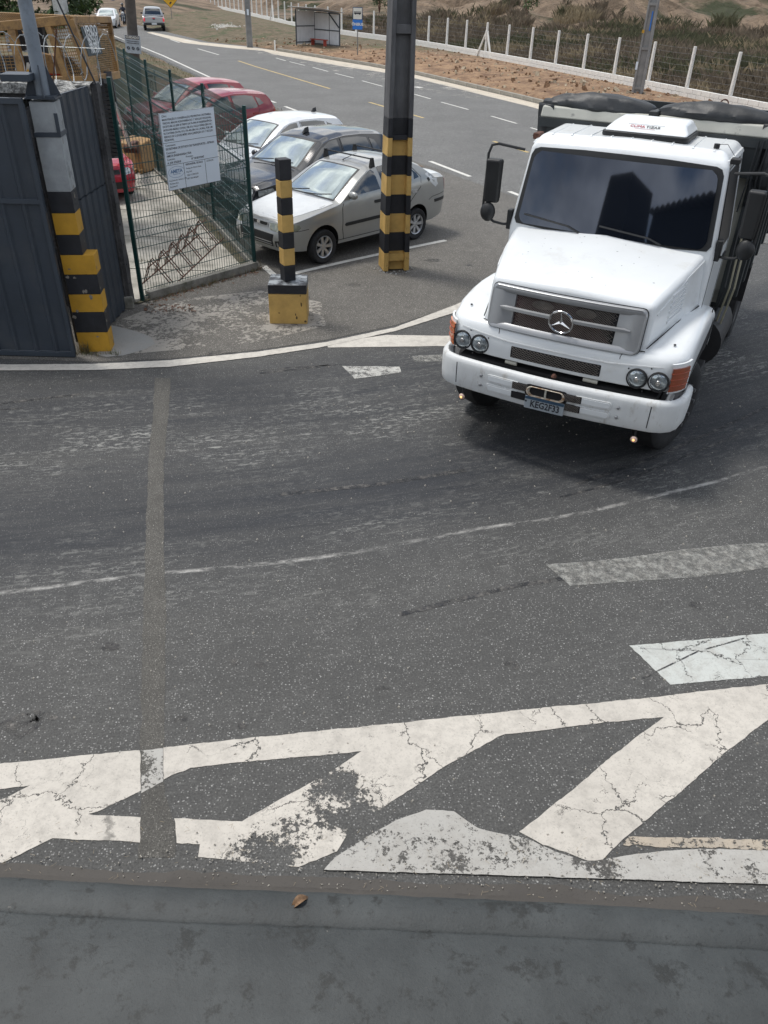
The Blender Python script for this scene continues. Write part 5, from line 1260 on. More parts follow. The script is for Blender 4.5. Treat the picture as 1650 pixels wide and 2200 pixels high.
def strip_poly(pts, wd):
    L = []; Rr = []
    for k, p in enumerate(pts):
        p = Vector(p); a = Vector(pts[max(0, k - 1)]); c_ = Vector(pts[min(len(pts) - 1, k + 1)]); d = (c_ - a).normalized(); n = Vector((-d.y, d.x)) * wd / 2
        L.append(p + n); Rr.append(p - n)
    return [tuple(p) for p in L + Rr[::-1]]
class Car:
    def __init__(s, name, label, cat, pos, yaw, m, group=None, **kw):
        s.t = thing(name, label, cat, (0, 0, 0), 0, group); s.m = m
        s.body, s.bvh = loft_body('body', s.t, m, **kw); s.L = kw['prof'][-1][0]; s.w = kw.get('width', 1.66)
        s.pos = pos; s.yaw = yaw
    def side(s, name, poly, m, off=.004, both=True, res=.06):
        for sg in ((1, -1) if both else (1,)): shell(name, poly, lambda y, z: (0, y, z), (-sg, 0, 0), s.bvh, off, m, s.t, res)
    def front(s, name, poly, m, off=.006, res=.05, mirror=False):
        for sg in ((1, -1) if mirror else (1,)): shell(name, [(sg * x, z) for x, z in poly], lambda x, z: (x, 0, z), (0, 1, 0), s.bvh, off, m, s.t, res)
    def rear(s, name, poly, m, off=.006, res=.05, mirror=False):
        for sg in ((1, -1) if mirror else (1,)): shell(name, [(sg * x, z) for x, z in poly], lambda x, z: (x, s.L, z), (0, -1, 0), s.bvh, off, m, s.t, res)
    def top(s, name, poly, m, off=.004, res=.07, mirror=False):
        for sg in ((1, -1) if mirror else (1,)): shell(name, [(sg * x, y) for x, y in poly], lambda x, y: (x, y, 1.5), (0, 0, -1), s.bvh, off, m, s.t, res)
    def windscreen(s, y0, y1, w0, w1, name='windscreen', m=None, frame_m=TRIM, d=.035):
        cur = lambda yy: yy
        def poly(e): return [(-(w0 - e), y0 + e + .05), (-(w0 - e) * .6, y0 + e + .012), (0, y0 + e), ((w0 - e) * .6, y0 + e + .012), (w0 - e, y0 + e + .05), (w1 - e, y1 - e), (0, y1 - e - .015), (-(w1 - e), y1 - e)]
        s.top(name + '_frame' if False else 'screen_frame', poly(0), frame_m, .003, .06)
        s.top(name, poly(d), m or GLASSW, .007, .06)
    def wheels(s, ya, yb, r, wd=.18, rim=.20, steer=0., rimm=ALLOY, spokes=7):
        for sg in (1, -1):
            x = s.w / 2 - wd / 2 - .015
            wheel(s.t, (sg * x, ya, r), r, wd, rim, sg, steer, rimm, spokes); wheel(s.t, (sg * x, yb, r), r, wd, rim, sg, 0, rimm, spokes)
        # undertray so that no light passes under the cabin
    def mirror(s, y, z, x, m, both=True):
        for sg in ((1, -1) if both else (1,)):
            b = MB(); b.add(*ellipsoid((sg * (x + .09), y + .0, z), (.105, .055, .065)))
            o = b.build('door_mirror', m, s.t, smooth=True); b = MB().box((sg * (x - .0), y + .02, z - .045), (.10, .06, .03)); b.build('mirror_foot', TRIM, o)
    def plate(s, txt, y, z, m=PLATEG, w_=.40, tilt=.0, sz=.085, back=False):
        o = MB().box((0, y, z), (w_, .012, .13)).build('number_plate', m, s.t, bevel=.003, seg=1)
        if txt: text_mesh('lettering', txt, sz, INK, o, frame((0, y - .008, z - .008), (1, 0, 0), (0, 0, 1)), .0012, bold=.003, squash=.95)
        return o
    def done(s, lift=0.):
        for ch in s.t.children:
            if not ch.name.startswith('wheel'): ch.location.z += lift
        s.t.location = s.pos; s.t.rotation_euler = (0, 0, s.yaw)
def ellipsoid(c_, r_, n=14, m_=8, pw=1.):
    V = []; F = []
    for i in range(m_ + 1):
        a = -pi / 2 + pi * i / m_
        for j in range(n): t_ = 2 * pi * j / n; V.append((c_[0] + r_[0] * cos(a) * cos(t_), c_[1] + r_[1] * cos(a) * sin(t_), c_[2] + r_[2] * sin(a)))
    for i in range(m_):
        for j in range(n): F.append((i * n + j, i * n + (j + 1) % n, (i + 1) * n + (j + 1) % n, (i + 1) * n + j))
    return V, F

# ---- silver saloon -------------------------------------------------
yawS = radians(-43.2)
def place(px_l, py_l, u, v, yaw):   # origin such that the local ground point (u, v) falls under the given picture point
    p = at(px_l, py_l); return Vector((p.x - (u * cos(yaw) - v * sin(yaw)), p.y - (u * sin(yaw) + v * cos(yaw)), 0))
SILV = mat('silver_paint', (.37, .375, .36), .30, metal=.45, var=.05, scale=2, coat=.55)
FADED_SHEEN = mat('faded_coat_sky_sheen', (.66, .68, .68), .38, var=.05, scale=5, coat=.4, dirt=(.45, .46, .46), dscale=16, dlo=.62, dhi=.7)  # worn clearcoat tone that also carries the bonnet's painted sky reflection
c = Car('silver_saloon', 'old silver saloon with roof bars, peeling paint and a faded bonnet whitened with painted sky reflection', 'car',
        place(801, 540, .80, .80 + 1.18, yawS), yawS, SILV,
        prof=[(0, .655), (.03, .70), (.10, .735), (.35, .79), (.75, .86), (1.12, .925), (1.18, .94), (1.42, 1.08), (1.70, 1.24), (1.93, 1.345), (2.15, 1.395), (2.5, 1.425), (2.85, 1.415), (3.1, 1.37), (3.35, 1.27), (3.58, 1.13), (3.70, 1.055), (3.85, 1.045), (4.05, 1.02), (4.13, .97), (4.15, .90)],
        plan=[(0, .70), (.05, .78), (.15, .86), (.35, .935), (.7, .975), (1.2, 1.), (2.6, 1.), (3.4, .975), (3.8, .93), (4.02, .86), (4.12, .77), (4.15, .70)],
        zs=[(0, .24), (.4, .2), (.5, .2), (3.7, .22), (4.15, .30)], belt=[(0, .9), (1.1, .90), (4.15, .97)], tumble=.40, width=1.62, arches=[(.80, .235, .35), (3.17, .235, .35)],
        nose=lambda z: -.05 * math.exp(-((z - .42) / .14) ** 2) + (.0 if z < .55 else .03), corner=.08, crown=.02)
c.top('bonnet', [(-.50, .10), (0, .055), (.50, .10), (.62, .45), (.69, .85), (.70, 1.10), (.35, 1.04), (0, 1.02), (-.35, 1.04), (-.70, 1.10), (-.69, .85), (-.62, .45)], FADED_SHEEN, .005)  # sky reflection on the bonnet is put into this pale colour
c.windscreen(1.09, 1.90, .645, .525)
c.side('window', [(1.38, .955), (1.58, 1.08), (1.80, 1.195), (1.98, 1.275), (2.10, 1.315), (2.17, .985), (1.45, .955)], GLASS)
c.side('window', [(2.27, .99), (2.20, 1.32), (2.50, 1.345), (2.78, 1.325), (2.95, 1.26), (3.03, 1.12), (3.01, 1.02)], GLASS)
c.side('window', [(3.08, 1.03), (3.10, 1.12), (3.06, 1.20), (3.18, 1.12), (3.22, 1.05)], GLASS)
c.side('door_seam', strip_poly([(1.28, .93), (1.22, .80), (1.22, .45), (1.27, .26)], .010), SEAM, .0025)
c.side('door_seam', strip_poly([(2.24, 1.33), (2.25, .95), (2.24, .26)], .010), SEAM, .0025)
c.side('door_seam', strip_poly([(3.06, 1.25), (3.28, 1.05), (3.24, .88), (3.0, .70), (2.86, .55), (2.80, .40)], .010), SEAM, .0025)
c.side('door_seam', strip_poly([(1.06, .27), (2.7, .27)], .010), SEAM, .0025)
c.side('rub_strip', [(1.30, .545), (2.20, .555), (2.20, .50), (1.30, .49), (1.27, .515)], TRIM, .012)
c.side('rub_strip', [(2.28, .557), (2.70, .562), (2.70, .508), (2.28, .502)], TRIM, .012)
c.side('bumper_strip', [(3.68, .60), (4.10, .60), (4.10, .545), (3.70, .545)], TRIM, .010)
c.side('door_handle', rrect(2.08, .80, .17, .05, .02), TRIM, .012, res=.03); c.side('door_handle', rrect(3.06, .83, .15, .07, .03), CHROME, .016, res=.03)
c.side('bumper_seam', strip_poly([(.10, .555), (.30, .555), (.47, .565)], .008), SEAM, .0025)
c.side('bumper_seam', strip_poly([(3.50, .62), (3.60, .66), (4.12, .69)], .008), SEAM, .0025)
c.side('worn_patch', [(3.42, 1.07), (3.50, 1.13), (3.66, 1.04), (3.74, .97), (3.78, .86), (3.70, .82), (3.62, .87), (3.55, .92), (3.5, 1.0)], FADED_SHEEN, .0018, both=False)
c.side('worn_patch', [(3.44, 1.0), (3.49, 1.02), (3.53, .97), (3.48, .94)], TRIM, .0028, both=False, res=.02)
c.top('boot_lid', [(-.60, 3.70), (.60, 3.70), (.56, 4.02), (0, 4.08), (-.56, 4.02)], FADED_SHEEN, .004)
c.front('headlamp', [(.30, .655), (.46, .665), (.60, .66), (.665, .63), (.67, .575), (.60, .55), (.36, .555), (.31, .58)], LENSY, .008, mirror=True)
c.side('lamp_side', [(.05, .575), (.05, .645), (.20, .665), (.29, .65), (.31, .60), (.25, .56)], LENSY, .006)
c.front('grille', [(-.27, .655), (.27, .655), (.25, .585), (-.25, .585)], ALLOY, .008)
c.front('grille_mesh', [(-.235, .645), (-.05, .645), (-.05, .597), (-.22, .597)], TRIM, .014); c.front('grille_mesh', [(.235, .645), (.05, .645), (.05, .597), (.22, .597)], TRIM, .014)
c.front('emblem', rrect(0, .62, .075, .06, .028), CHROME, .018, res=.02)
c.front('bumper_grille', [(-.45, .50), (.45, .50), (.42, .30), (-.42, .30)], TRIM, .005)
for z in (.335, .375): c.front('bumper_slat', [(-.40, z), (.40, z), (.40, z - .014), (-.40, z - .014)], ALLOY, .016)
c.front('fog_lamp_recess', [(.49, .40), (.60, .42), (.64, .36), (.60, .30), (.50, .30)], TRIM, .005, mirror=True)
c.plate('JVC-4488', -.035, .435, sz=.088)
c.side('tail_lamp', [(3.98, .98), (4.13, .93), (4.14, .72), (4.06, .72), (4.02, .86)], TAILR, .006)
c.rear('tail_lamp', [(.50, .95), (.62, .93), (.62, .72), (.45, .72)], TAILR, .006, mirror=True)
c.rear('rear_bumper_strip', [(-.60, .60), (.60, .60), (.60, .545), (-.60, .545)], TRIM, .008)
c.rear('boot_seam', strip_poly([(-.58, .70), (.58, .70)], .01), SEAM, .003)
c.mirror(1.42, .985, .77, SILV)
c.wheels(.80, 3.17, .29, .185, .185, spokes=7)
for y in (2.12, 2.86):
    b = MB(); b.tube([(-.60, y, 1.455), (.60, y, 1.455)], .013, 6)
    o = b.build('roof_bar', TRIM, c.t)
    for sg in (-1, 1): MB().hexa([(sg * .60 - .03, y - .05, 1.325), (sg * .60 + .03, y - .05, 1.325), (sg * .60 + .03, y + .05, 1.325), (sg * .60 - .03, y + .05, 1.325), (sg * .60 - .02, y - .025, 1.475), (sg * .60 + .02, y - .025, 1.475), (sg * .60 + .02, y + .025, 1.475), (sg * .60 - .02, y + .025, 1.475)]).build('bar_foot', TRIM, o)
MB().tube([(0, 1.98, 1.375), (0, 2.02, 1.39), (0, 2.32, 1.45)], [.012, .008, .003], 5).build('aerial', TRIM, c.t)
for x0, x1 in ((-.55, .05), (.0, .62)):
    MB().tube([(x0, 1.06, .945), (lerp(x0, x1, .5), 1.085, .965), (x1, 1.13, 1.01)], .010, 5).build('wiper', TRIM, c.t)
c.done(.075); CAR1 = c

# ---- dark compact SUV -------------------------------------------------
DARKP = paint('black_car_paint', (.016, .018, .022), rough=.16)
def hatch(name, label, pos, yaw, m, H=1.45, L=3.9, W=1.65, spec=None, fins=True, dark=False, group=None, lens=LENS, wheelr=.30, glassm=None, hoodh=.92, detail=True, plate=None, pm=PLATEG, logo=True, rims=ALLOY, finy=1.86):
    k = L / 3.9; h = H - 1.45
    P = [(0, .70 + h * .4), (.03, .765 + h * .4), (.10, .80 + h * .4), (.35, .845 + h * .5), (.75, .89 + h * .5), (1.0, hoodh + h * .5), (1.06, hoodh + .015 + h * .5), (1.3, 1.10 + h * .7), (1.55, 1.25 + h * .85), (1.78, 1.36 + h), (2.0, 1.415 + h), (2.4, 1.45 + h), (2.9, 1.44 + h), (3.35, 1.40 + h), (3.52, 1.37 + h), (3.62, 1.27 + h * .9), (3.78, 1.02 + h * .6), (3.86, .90 + h * .5), (3.90, .80)]
    c = Car(name, label, 'car', pos, yaw, m, group, prof=[(y * k, z) for y, z in P],
            plan=[(0, .72), (.05, .80), (.15, .88), (.35, .95), (.7, .985), (1.2, 1.), (2.6, 1.), (3.4 * k, .97), (3.7 * k, .90), (3.85 * k, .80), (3.9 * k, .74)],
            zs=[(0, .24 + h * .2), (.5, .20 + h * .3), (3.4 * k, .22 + h * .3), (3.9 * k, .32)], belt=[(0, .88 + h * .5), (3.9, .97 + h * .5)], tumble=.38, width=W, arches=[(.78 * k, wheelr, wheelr + .045), (3.22 * k, wheelr, wheelr + .045)],
            nose=lambda z: -.05 * math.exp(-((z - .45) / .16) ** 2) + (.0 if z < .6 else .03), corner=.08, N=52)
    c.windscreen(1.02 * k, 1.74 * k, .645 * W / 1.65, .53 * W / 1.65, m=glassm)
    b = .97 + h * .5; t_ = 1.335 + h
    c.side('window', [(1.27 * k, b - .02), (1.46 * k, lerp(b, t_, .33)), (1.70 * k, lerp(b, t_, .70)), (1.95 * k, t_ - .02), (2.16 * k, t_), (2.22 * k, b + .01)], GLASS)
    c.side('window', [(2.32 * k, b + .015), (2.27 * k, t_ + .01), (2.75 * k, t_), (3.0 * k, t_ - .035), (3.10 * k, b + .09), (3.05 * k, b + .05)], GLASS)
    c.side('window', [(3.15 * k, b + .10), (3.08 * k, t_ - .06), (3.22 * k, t_ - .10), (3.34 * k, b + .14)], GLASS)
    if detail:
        c.side('door_seam', strip_poly([(1.18 * k, b - .04), (1.14 * k, .75), (1.15 * k, .3)], .01), SEAM, .0025)
        c.side('door_seam', strip_poly([(2.25 * k, t_ + .02), (2.27 * k, b), (2.26 * k, .3)], .01), SEAM, .0025)
        c.side('door_seam', strip_poly([(3.08 * k, t_ - .05), (3.14 * k, b), (3.0 * k, .75), (2.86 * k, .5)], .01), SEAM, .0025)
        c.side('door_handle', rrect(2.08 * k, .86 + h * .5, .17, .04, .018), m, .02, res=.03); c.side('door_handle', rrect(2.98 * k, .88 + h * .5, .17, .04, .018), m, .02, res=.03)
        c.top('bonnet_seam', strip_poly([(-.70, 1.0 * k), (-.66, .6 * k), (-.55, .12 * k)], .01), SEAM, .0025, mirror=True)
    c.front('headlamp', [(.38, .70 + h * .4), (.56, .715 + h * .4), (.60, .69 + h * .4), (.59, .60 + h * .4), (.42, .58 + h * .4)], lens, .008, mirror=True)
    c.side('lamp_side', [(.08, .60 + h * .4), (.08, .70 + h * .4), (.34, .74 + h * .4), (.38, .69 + h * .4)], lens, .006)
    c.front('grille', [(-.36, .685 + h * .4), (.36, .685 + h * .4), (.36, .60 + h * .4), (-.36, .60 + h * .4)], TRIM, .008)
    c.front('bumper_grille', [(-.44, .46), (.44, .46), (.40, .32), (-.40, .32)], TRIM, .006)
    if logo: c.front('emblem', [(0, .715 + h * .4), (.045, .645 + h * .4), (0, .575 + h * .4), (-.045, .645 + h * .4)] if dark else rrect(0, .645 + h * .4, .08, .08, .039), CHROME, .02, res=.03)
    c.rear('rear_window', [(-.55, 1.30 + h), (.55, 1.30 + h), (.62, 1.02 + h * .6), (-.62, 1.02 + h * .6)], GLASS, .006)
    c.rear('tail_lamp', [(.52, .98 + h * .6), (.68, .98 + h * .6), (.70, .76), (.56, .76)], TAILR, .006, mirror=True)
    c.side('tail_lamp', [(3.66 * k, 1.06 + h * .5), (3.76 * k, .98 + h * .5), (3.86 * k, .78), (3.74 * k, .78)], TAILR, .006)
    if plate is not None: c.plate(plate, -.05, .53 + h * .1, pm)
    c.mirror(1.34 * k, b + .04, W / 2 - .05, m)
    c.wheels(.78 * k, 3.22 * k, wheelr, .19, wheelr - .10, rimm=rims, spokes=5)
    if fins: c_ = MB().hexa([(-.03, finy * k, H - .06), (.03, finy * k, H - .06), (.03, (finy + .16) * k, H - .03), (-.03, (finy + .16) * k, H - .03), (-.012, (finy + .07) * k, H + .04), (.012, (finy + .07) * k, H + .04), (.012, (finy + .16) * k, H + .055), (-.012, (finy + .16) * k, H + .055)]); c_.build('roof_fin', TRIM, c.t, bevel=.006, seg=1)
    for x0, x1 in ((-.58, .02), (.0, .60)): MB().tube([(x0, 1.0 * k, hoodh + .03 + h * .5), (x1, 1.06 * k, hoodh + .085 + h * .55)], .010, 5).build('wiper', TRIM, c.t)
    c.done(); return c
def pos_for(px_l, py_l, z, u, v, yaw):
    p = at(px_l, py_l, z); return Vector((p.x - (u * cos(yaw) - v * sin(yaw)), p.y - (u * sin(yaw) + v * cos(yaw)), 0))
YB = radians(-42)
c = hatch('black_suv', 'glossy black compact SUV parked between the silver saloon and the white hatchback', pos_for(497, 385, .86, 0, .0, YB), YB, DARKP, H=1.56, L=3.95, W=1.76, dark=True, wheelr=.33, plate='QVS5889', pm=PLATEW, hoodh=.97)
WHP = paint('white_car_paint', (.72, .74, .75))
YW = radians(-42)
c = hatch('white_hatchback', 'white hatchback parked between the black SUV and the red hatchback', pos_for(515, 308, .97, 0, 1.02, YW), YW, WHP, H=1.49, finy=3.2, L=3.95, W=1.68, plate='')
REDC = paint('dark_red_car_paint', (.25, .018, .028), rough=.25)
YR = radians(-44)
c = hatch('red_hatchback', 'dark red hatchback seen through the mesh fence behind the notice board', pos_for(568, 204, 1.28, .45, 3.6, YR), YR, REDC, H=1.46, L=3.9, W=1.66, fins=False)
c = hatch('red_hatchback', 'second red car half hidden behind the nearer red hatchback', pos_for(568, 204, 1.28, .45, 3.6, YR) + Vector((-1.1, 2.3, 0)), YR, paint('pinkish_red_paint', (.33, .035, .05), rough=.3), H=1.50, L=3.85, W=1.66, fins=False, detail=False)
YY = radians(38)
c = hatch('red_yard_car', 'bright red car whose nose shows between the dark pillar and the yellow bucket', pos_for(250, 392, .45, .25, 0., YY), YY, paint('bright_red_paint', (.42, .016, .035), rough=.22), H=1.46, L=3.9, W=1.68, fins=False, plate='', pm=PLATEW)
# ---- far white car, and the pickup -------------------------------------------------
c = hatch('far_white_car', 'white car with its headlamp lit coming down the road at the top left', pos_for(243, 53, .3, .62, .1, radians(10)), radians(10), WHP, H=1.47, L=4.0, W=1.70, fins=False, detail=False, plate='', pm=PLATEW)
PKP = paint('silver_pickup_paint', (.42, .44, .45), metal=.3)
yp = radians(180 + 16)
c = Car('silver_pickup', 'silver double cab pickup driving away on the far lane beside the diamond sign', 'pickup', Vector((0, 0, 0)), 0, PKP,
        prof=[(0, .75), (.06, .90), (.2, .97), (.9, 1.05), (1.2, 1.10), (1.32, 1.16), (1.75, 1.5), (2.0, 1.66), (2.4, 1.74), (3.0, 1.74), (3.42, 1.68), (3.58, 1.45), (3.68, 1.12), (3.72, 1.09), (5.1, 1.09), (5.2, 1.05)],
        plan=[(0, .78), (.1, .88), (.35, .96), (.8, 1), (4.8, 1), (5.1, .97), (5.2, .94)], zs=.48, belt=1.08, tumble=.36, width=1.83, arches=[(.95, .39, .46), (4.05, .39, .46)], corner=.10)
c.windscreen(1.28, 1.97, .76, .62)
c.side('window', [(1.45, 1.13), (1.85, 1.48), (2.05, 1.60), (2.4, 1.63), (2.4, 1.13)], GLASS); c.side('window', [(2.48, 1.13), (2.48, 1.63), (3.1, 1.62), (3.38, 1.55), (3.45, 1.13)], GLASS)
c.rear('rear_window', [(-.62, 1.60), (.62, 1.60), (.68, 1.18), (-.68, 1.18)], GLASS, .01)
c.rear('tail_lamp', [(.74, 1.03), (.88, 1.03), (.88, .72), (.74, .72)], mat('lit_tail_red', (.75, .03, .05), .3, emit=(1, .05, .08), estr=.25), .012, mirror=True)
c.rear('tailgate_seam', strip_poly([(-.70, 1.04), (-.70, .66), (.70, .66), (.70, 1.04)], .016), SEAM, .004)
c.rear('badge', rrect(0, .96, .22, .07, .03), mat('badge_red', (.6, .03, .05), .4), .014); c.rear('handle', rrect(0, .88, .20, .06, .02), TRIM, .012)
c.rear('rear_bumper', [(-.86, .62), (.86, .62), (.82, .44), (-.82, .44)], TRIM, .06)
MB().box((0, 5.275, .56), (.42, .012, .14)).build('number_plate', PLATEW, c.t)
MB().prism([(-.80, 3.80), (.80, 3.80), (.80, 5.1), (-.80, 5.1)], 1.085, 1.098).build('bed_cover', TRIM, c.t)
c.mirror(1.52, 1.2, .84, TRIM); c.wheels(.95, 4.05, .39, .24, .22, spokes=6)
for sg in (-1, 1): MB().tube([(sg * .86, 1.3, .42), (sg * .9, 1.5, .40), (sg * .9, 3.5, .40)], .04, 8).build('side_step', ALLOY, c.t)
pk = at(357 - 4, 66); d = Vector((-sin(yp), cos(yp)))
c.pos = Vector((pk.x - (-.8 * cos(yp) - 4.05 * sin(yp)), pk.y - (-.8 * sin(yp) + 4.05 * cos(yp)), 0)); c.yaw = yp; c.done()
# ------------------------------------------------------------------ dump truck
TW = mat('truck_white_paint', (.74, .77, .78), .30, var=.03, scale=1.5, coat=.35, dirt=(.58, .58, .55), dscale=2.2, dlo=.56, dhi=.82)
TWD = mat('scuffed_white_paint', (.66, .68, .68), .45, var=.06, scale=3, dirt=(.36, .33, .28), dscale=5, dlo=.56, dhi=.78, stretch=(1.6, 1.6, .7))
GRS = mat('grille_silver', (.33, .34, .35), .36, metal=.55, var=.08, scale=2)
CAVE = mat('dark_recess', (.010, .010, .011), .9)
TGL = mat('tinted_windscreen', (.028, .038, .060), .03, metal=.8, var=.04, spec=1., coat=.6)
TARP = mat('black_tarpaulin', (.020, .023, .026), .5, var=.3, scale=4, bump=.01, bscale=7)
BEAM = mat('worn_white_beam', (.46, .46, .41), .6, var=.12, scale=2, dirt=(.12, .12, .12), dscale=5, dlo=.60, dhi=.70)
BODYD = mat('dark_dump_body', (.030, .036, .038), .55, var=.25, scale=4)
CREAMY = mat('cream_steel', (.44, .43, .37), .6, var=.1, scale=4, dirt=(.16, .15, .12), dscale=7, dlo=.6, dhi=.75)
CHAS = mat('chassis_black', (.018, .018, .019), .6, var=.3, scale=8)
HUB = mat('wheel_steel_dark', (.035, .035, .037), .5, var=.3, scale=10)
MESHM = mat('mesh_steel', (.20, .18, .16), .5, metal=.5, var=.2)
REDIN = mat('red_engine_parts', (.028, .008, .010), .8, var=.5, scale=4)
LUMPM = mat('pale_engine_parts', (.13, .115, .10), .7, var=.3)
tk = thing('dump_truck', 'white bonneted dump truck with a silver grille and black tarpaulin turning across the asphalt', 'truck', (1.547, 6.968, 0), -.477)
def mir(P, s): return [(s * p[0],) + tuple(p[1:]) for p in P]

# --- nose section: front panel with both wings (rounded loft across the width)
HWN = 1.20
def nose_profile(u):
    a = abs(u)
    yf = .115 + .06 * (a / 1.0) ** 2 + (.16 * max(0, (a - .98) / .22) ** 2 if a > .98 else 0)
    zt = lerp(1.36, 1.40, min(1, a / 1.2)); 
    return [(yf + .045, 1.02), (yf + .012, 1.03), (yf, 1.06), (yf + .004, 1.22), (yf + .02, 1.30), (yf + .06, 1.345), (yf + .14, 1.372), (.55, 1.43), (.80, 1.475), (1.05, 1.49), (1.35, 1.48), (1.62, 1.44), (1.72, 1.41), (1.76, 1.36), (1.77, 1.25), (1.77, 1.00), (1.75, .98), (1.0, .98), (.45, .98)]
us = [-1, -.97, -.9] ; ulist = []
for k in range(-20, 21): ulist.append(k / 20 * (HWN - .10))
ends = [(HWN - .10 + .10 * sin(a), .10 * (1 - cos(a))) for a in [radians(x) for x in (15, 30, 45, 60, 75, 90)]]
rows = []
def inset(P, d):
    out = []; cy = .9; cz = 1.2; n = len(P)
    for k in range(n):
        a = Vector(P[k - 1]); b_ = Vector(P[(k + 1) % n]); t_ = (b_ - a).normalized(); nrm = Vector((t_.y, -t_.x)); out.append((P[k][0] + nrm.x * d, P[k][1] + nrm.y * d))
    return out
full = [(-u, d) for u, d in ends[::-1]] + [(u, 0) for u in ulist] + ends
for u, d in full:
    P = nose_profile(u); P = inset(P, d) if d else P; rows.append([(u, y, z) for y, z in P])
b = MB(); b.grid(rows, cyc=True); n = len(rows[0]); b.f += [tuple(range(n)), tuple(range((len(rows) - 1) * n, len(rows) * n))]; b.m += [0, 0]
nose_o = b.build('front_wings', TW, tk, smooth=True)
cb = MB()
for s in (-1, 1): cb.lathe([(-.32, 0), (-.32, .60), (.32, .60), (.32, 0)], 40, (s * 1.12, 1.13, .62))
ct = cb.build('cutter', CAVE)
for o_ in (nose_o, ct):
    bm = bmesh.new(); bm.from_mesh(o_.data); bmesh.ops.remove_doubles(bm, verts=bm.verts, dist=.0005); bmesh.ops.recalc_face_normals(bm, faces=bm.faces); bm.to_mesh(o_.data); bm.free()
nose_bvh = eval_bvh(nose_o)
md = nose_o.modifiers.new('arch', 'BOOLEAN'); md.object = ct; md.operation = 'DIFFERENCE'; md.solver = 'EXACT'
bpy.context.view_layer.update(); me = bpy.data.meshes.new_from_object(nose_o.evaluated_get(bpy.context.evaluated_depsgraph_get())); nose_o.modifiers.clear(); nose_o.data = me; me.name = 'front_wings'
bpy.data.objects.remove(ct); me.materials.clear(); me.materials.append(TW); me.materials.append(CAVE); me.polygons.foreach_set('use_smooth', [True] * len(me.polygons)); me.set_sharp_from_angle(angle=radians(35))
for p in me.polygons:
    p.material_index = 1 if (abs(hypot(p.center.y - 1.13, p.center.z - .62) - .60) < .03 and abs(p.normal.x) < .5) or (hypot(p.center.y - 1.13, p.center.z - .62) < .58) else 0
def nfront(name, poly, m, off=.006, mirror=False, res=.05, par=None):
    r = []
    for sg in ((1, -1) if mirror else (1,)): r.append(shell(name, [(sg * x, z) for x, z in poly], lambda x, z: (x, 0, z), (0, 1, 0), nose_bvh, off, m, par or tk, res))
    return r
def circ(cx, cz, r, n=20): return [(cx + r * cos(2 * pi * k / n), cz + r * sin(2 * pi * k / n)) for k in range(n)]
MBH = mat('lamp_glass', (.30, .34, .36), .06, metal=.55, var=.35, scale=11, coat=1., lo=.45, hi=.55)
for s in (-1, 1):
    for cx in (.79, .985):
        yf = .115 + .06 * cx ** 2
        hl = MB(); hl.lathe([(.0, .100), (-.012, .098), (-.016, .088), (-.004, .084)], 28, (s * cx, yf, 1.125), (0, 1, 0)); 
        o = hl.build('headlamp', CHAS, tk, smooth=True)
        g = MB(); g.lathe([(.0, .086), (-.014, .07), (-.022, .04), (-.025, 0.0)], 28, (s * cx, yf, 1.125), (0, 1, 0)); g.build('headlamp_glass', MBH, o, smooth=True)
        g = MB(); g.lathe([(-.020, .0), (-.022, .026), (-.030, .022), (-.032, 0)], 16, (s * cx, yf - .002, 1.12), (0, 1, 0)); g.build('bulb', CHROME, o, smooth=True)
        g = MB()
        for k in range(6): a = k * pi / 3; g.bar((s * cx, yf - .018, 1.125), (s * cx + .07 * cos(a), yf - .010, 1.125 + .07 * sin(a)), .010, .006)
        g.build('reflector_fins', GRS, o)
    # corner indicator wrapped round the end of the panel
    ip = [(1.072, .196), (1.10, .222), (1.135, .262), (1.165, .308), (1.188, .365), (1.202, .43), (1.207, .50)]
    def wrap(name, m, z0, z1, off, k0=0, k1=7, par=None, slant=.0):
        rows = []
        for zz2, of in ((z0, off - .02), (z0, off), (lerp(z0, z1, .5), off + .004), (z1, off), (z1, off - .02)):
            r_ = []
            for k in range(k0, k1):
                p = Vector(ip[k]); a_ = Vector(ip[max(0, k - 1)]); c_ = Vector(ip[min(6, k + 1)]); d = (c_ - a_).normalized(); nr = Vector((d.y, -d.x))
                q = p + nr * of; r_.append((s * q.x, q.y, zz2 + slant * (k - k0)))
            rows.append(r_)
        return MB().grid(rows).build(name, m, par or tk, smooth=True)
    bz_ = wrap('indicator_bezel', TW, 1.02, 1.31, .008, 0, 6)
    ind = wrap('indicator', AMBER if s < 0 else mat('dull_amber_lens', (.27, .055, .016), .25, var=.15, scale=9, coat=1.), 1.045, 1.27, .022, 0, 5)
    for z in (1.10, 1.16, 1.22): wrap('indicator_rib', mat('amber_dark', (.30, .05, .01), .4), z, z + .008, .028, 0, 5, ind)
# mesh slot in the front panel
def grate(name, u0, u1, z0, z1, y, par, pit=.022, tilt=0., m=MESHM, yfun=None, r=.0022):
    b = MB(); w_, h_ = u1 - u0, z1 - z0
    Y = yfun or (lambda u, z: y + tilt * (z - z0))
    for sg in (1, -1):
        k = -int(h_ / pit) - 2
        while k * pit * 1.7 < w_ + h_ * 2:
            # line u = u0 + k*pit*1.7 + sg*(z-z0)*1.6
            pts = []
            for j in range(9):
                z = z0 + h_ * j / 8; u = u0 + k * pit * 1.7 + (1.6 * (z - z0) if sg > 0 else 1.6 * (z1 - z)); pts.append((u, z))
            run = [(u, Y(u, z), z) for u, z in pts if u0 <= u <= u1]
            if len(run) > 1: b.tube(run, r, 3, cap=False)
            k += 1
    o = b.build(name, m, par, fix=False); o['kind'] = 'stuff'; return o
nfront('grille_slot', rrect(0, 1.128, .90, .115, .008, 2), CAVE, .003)
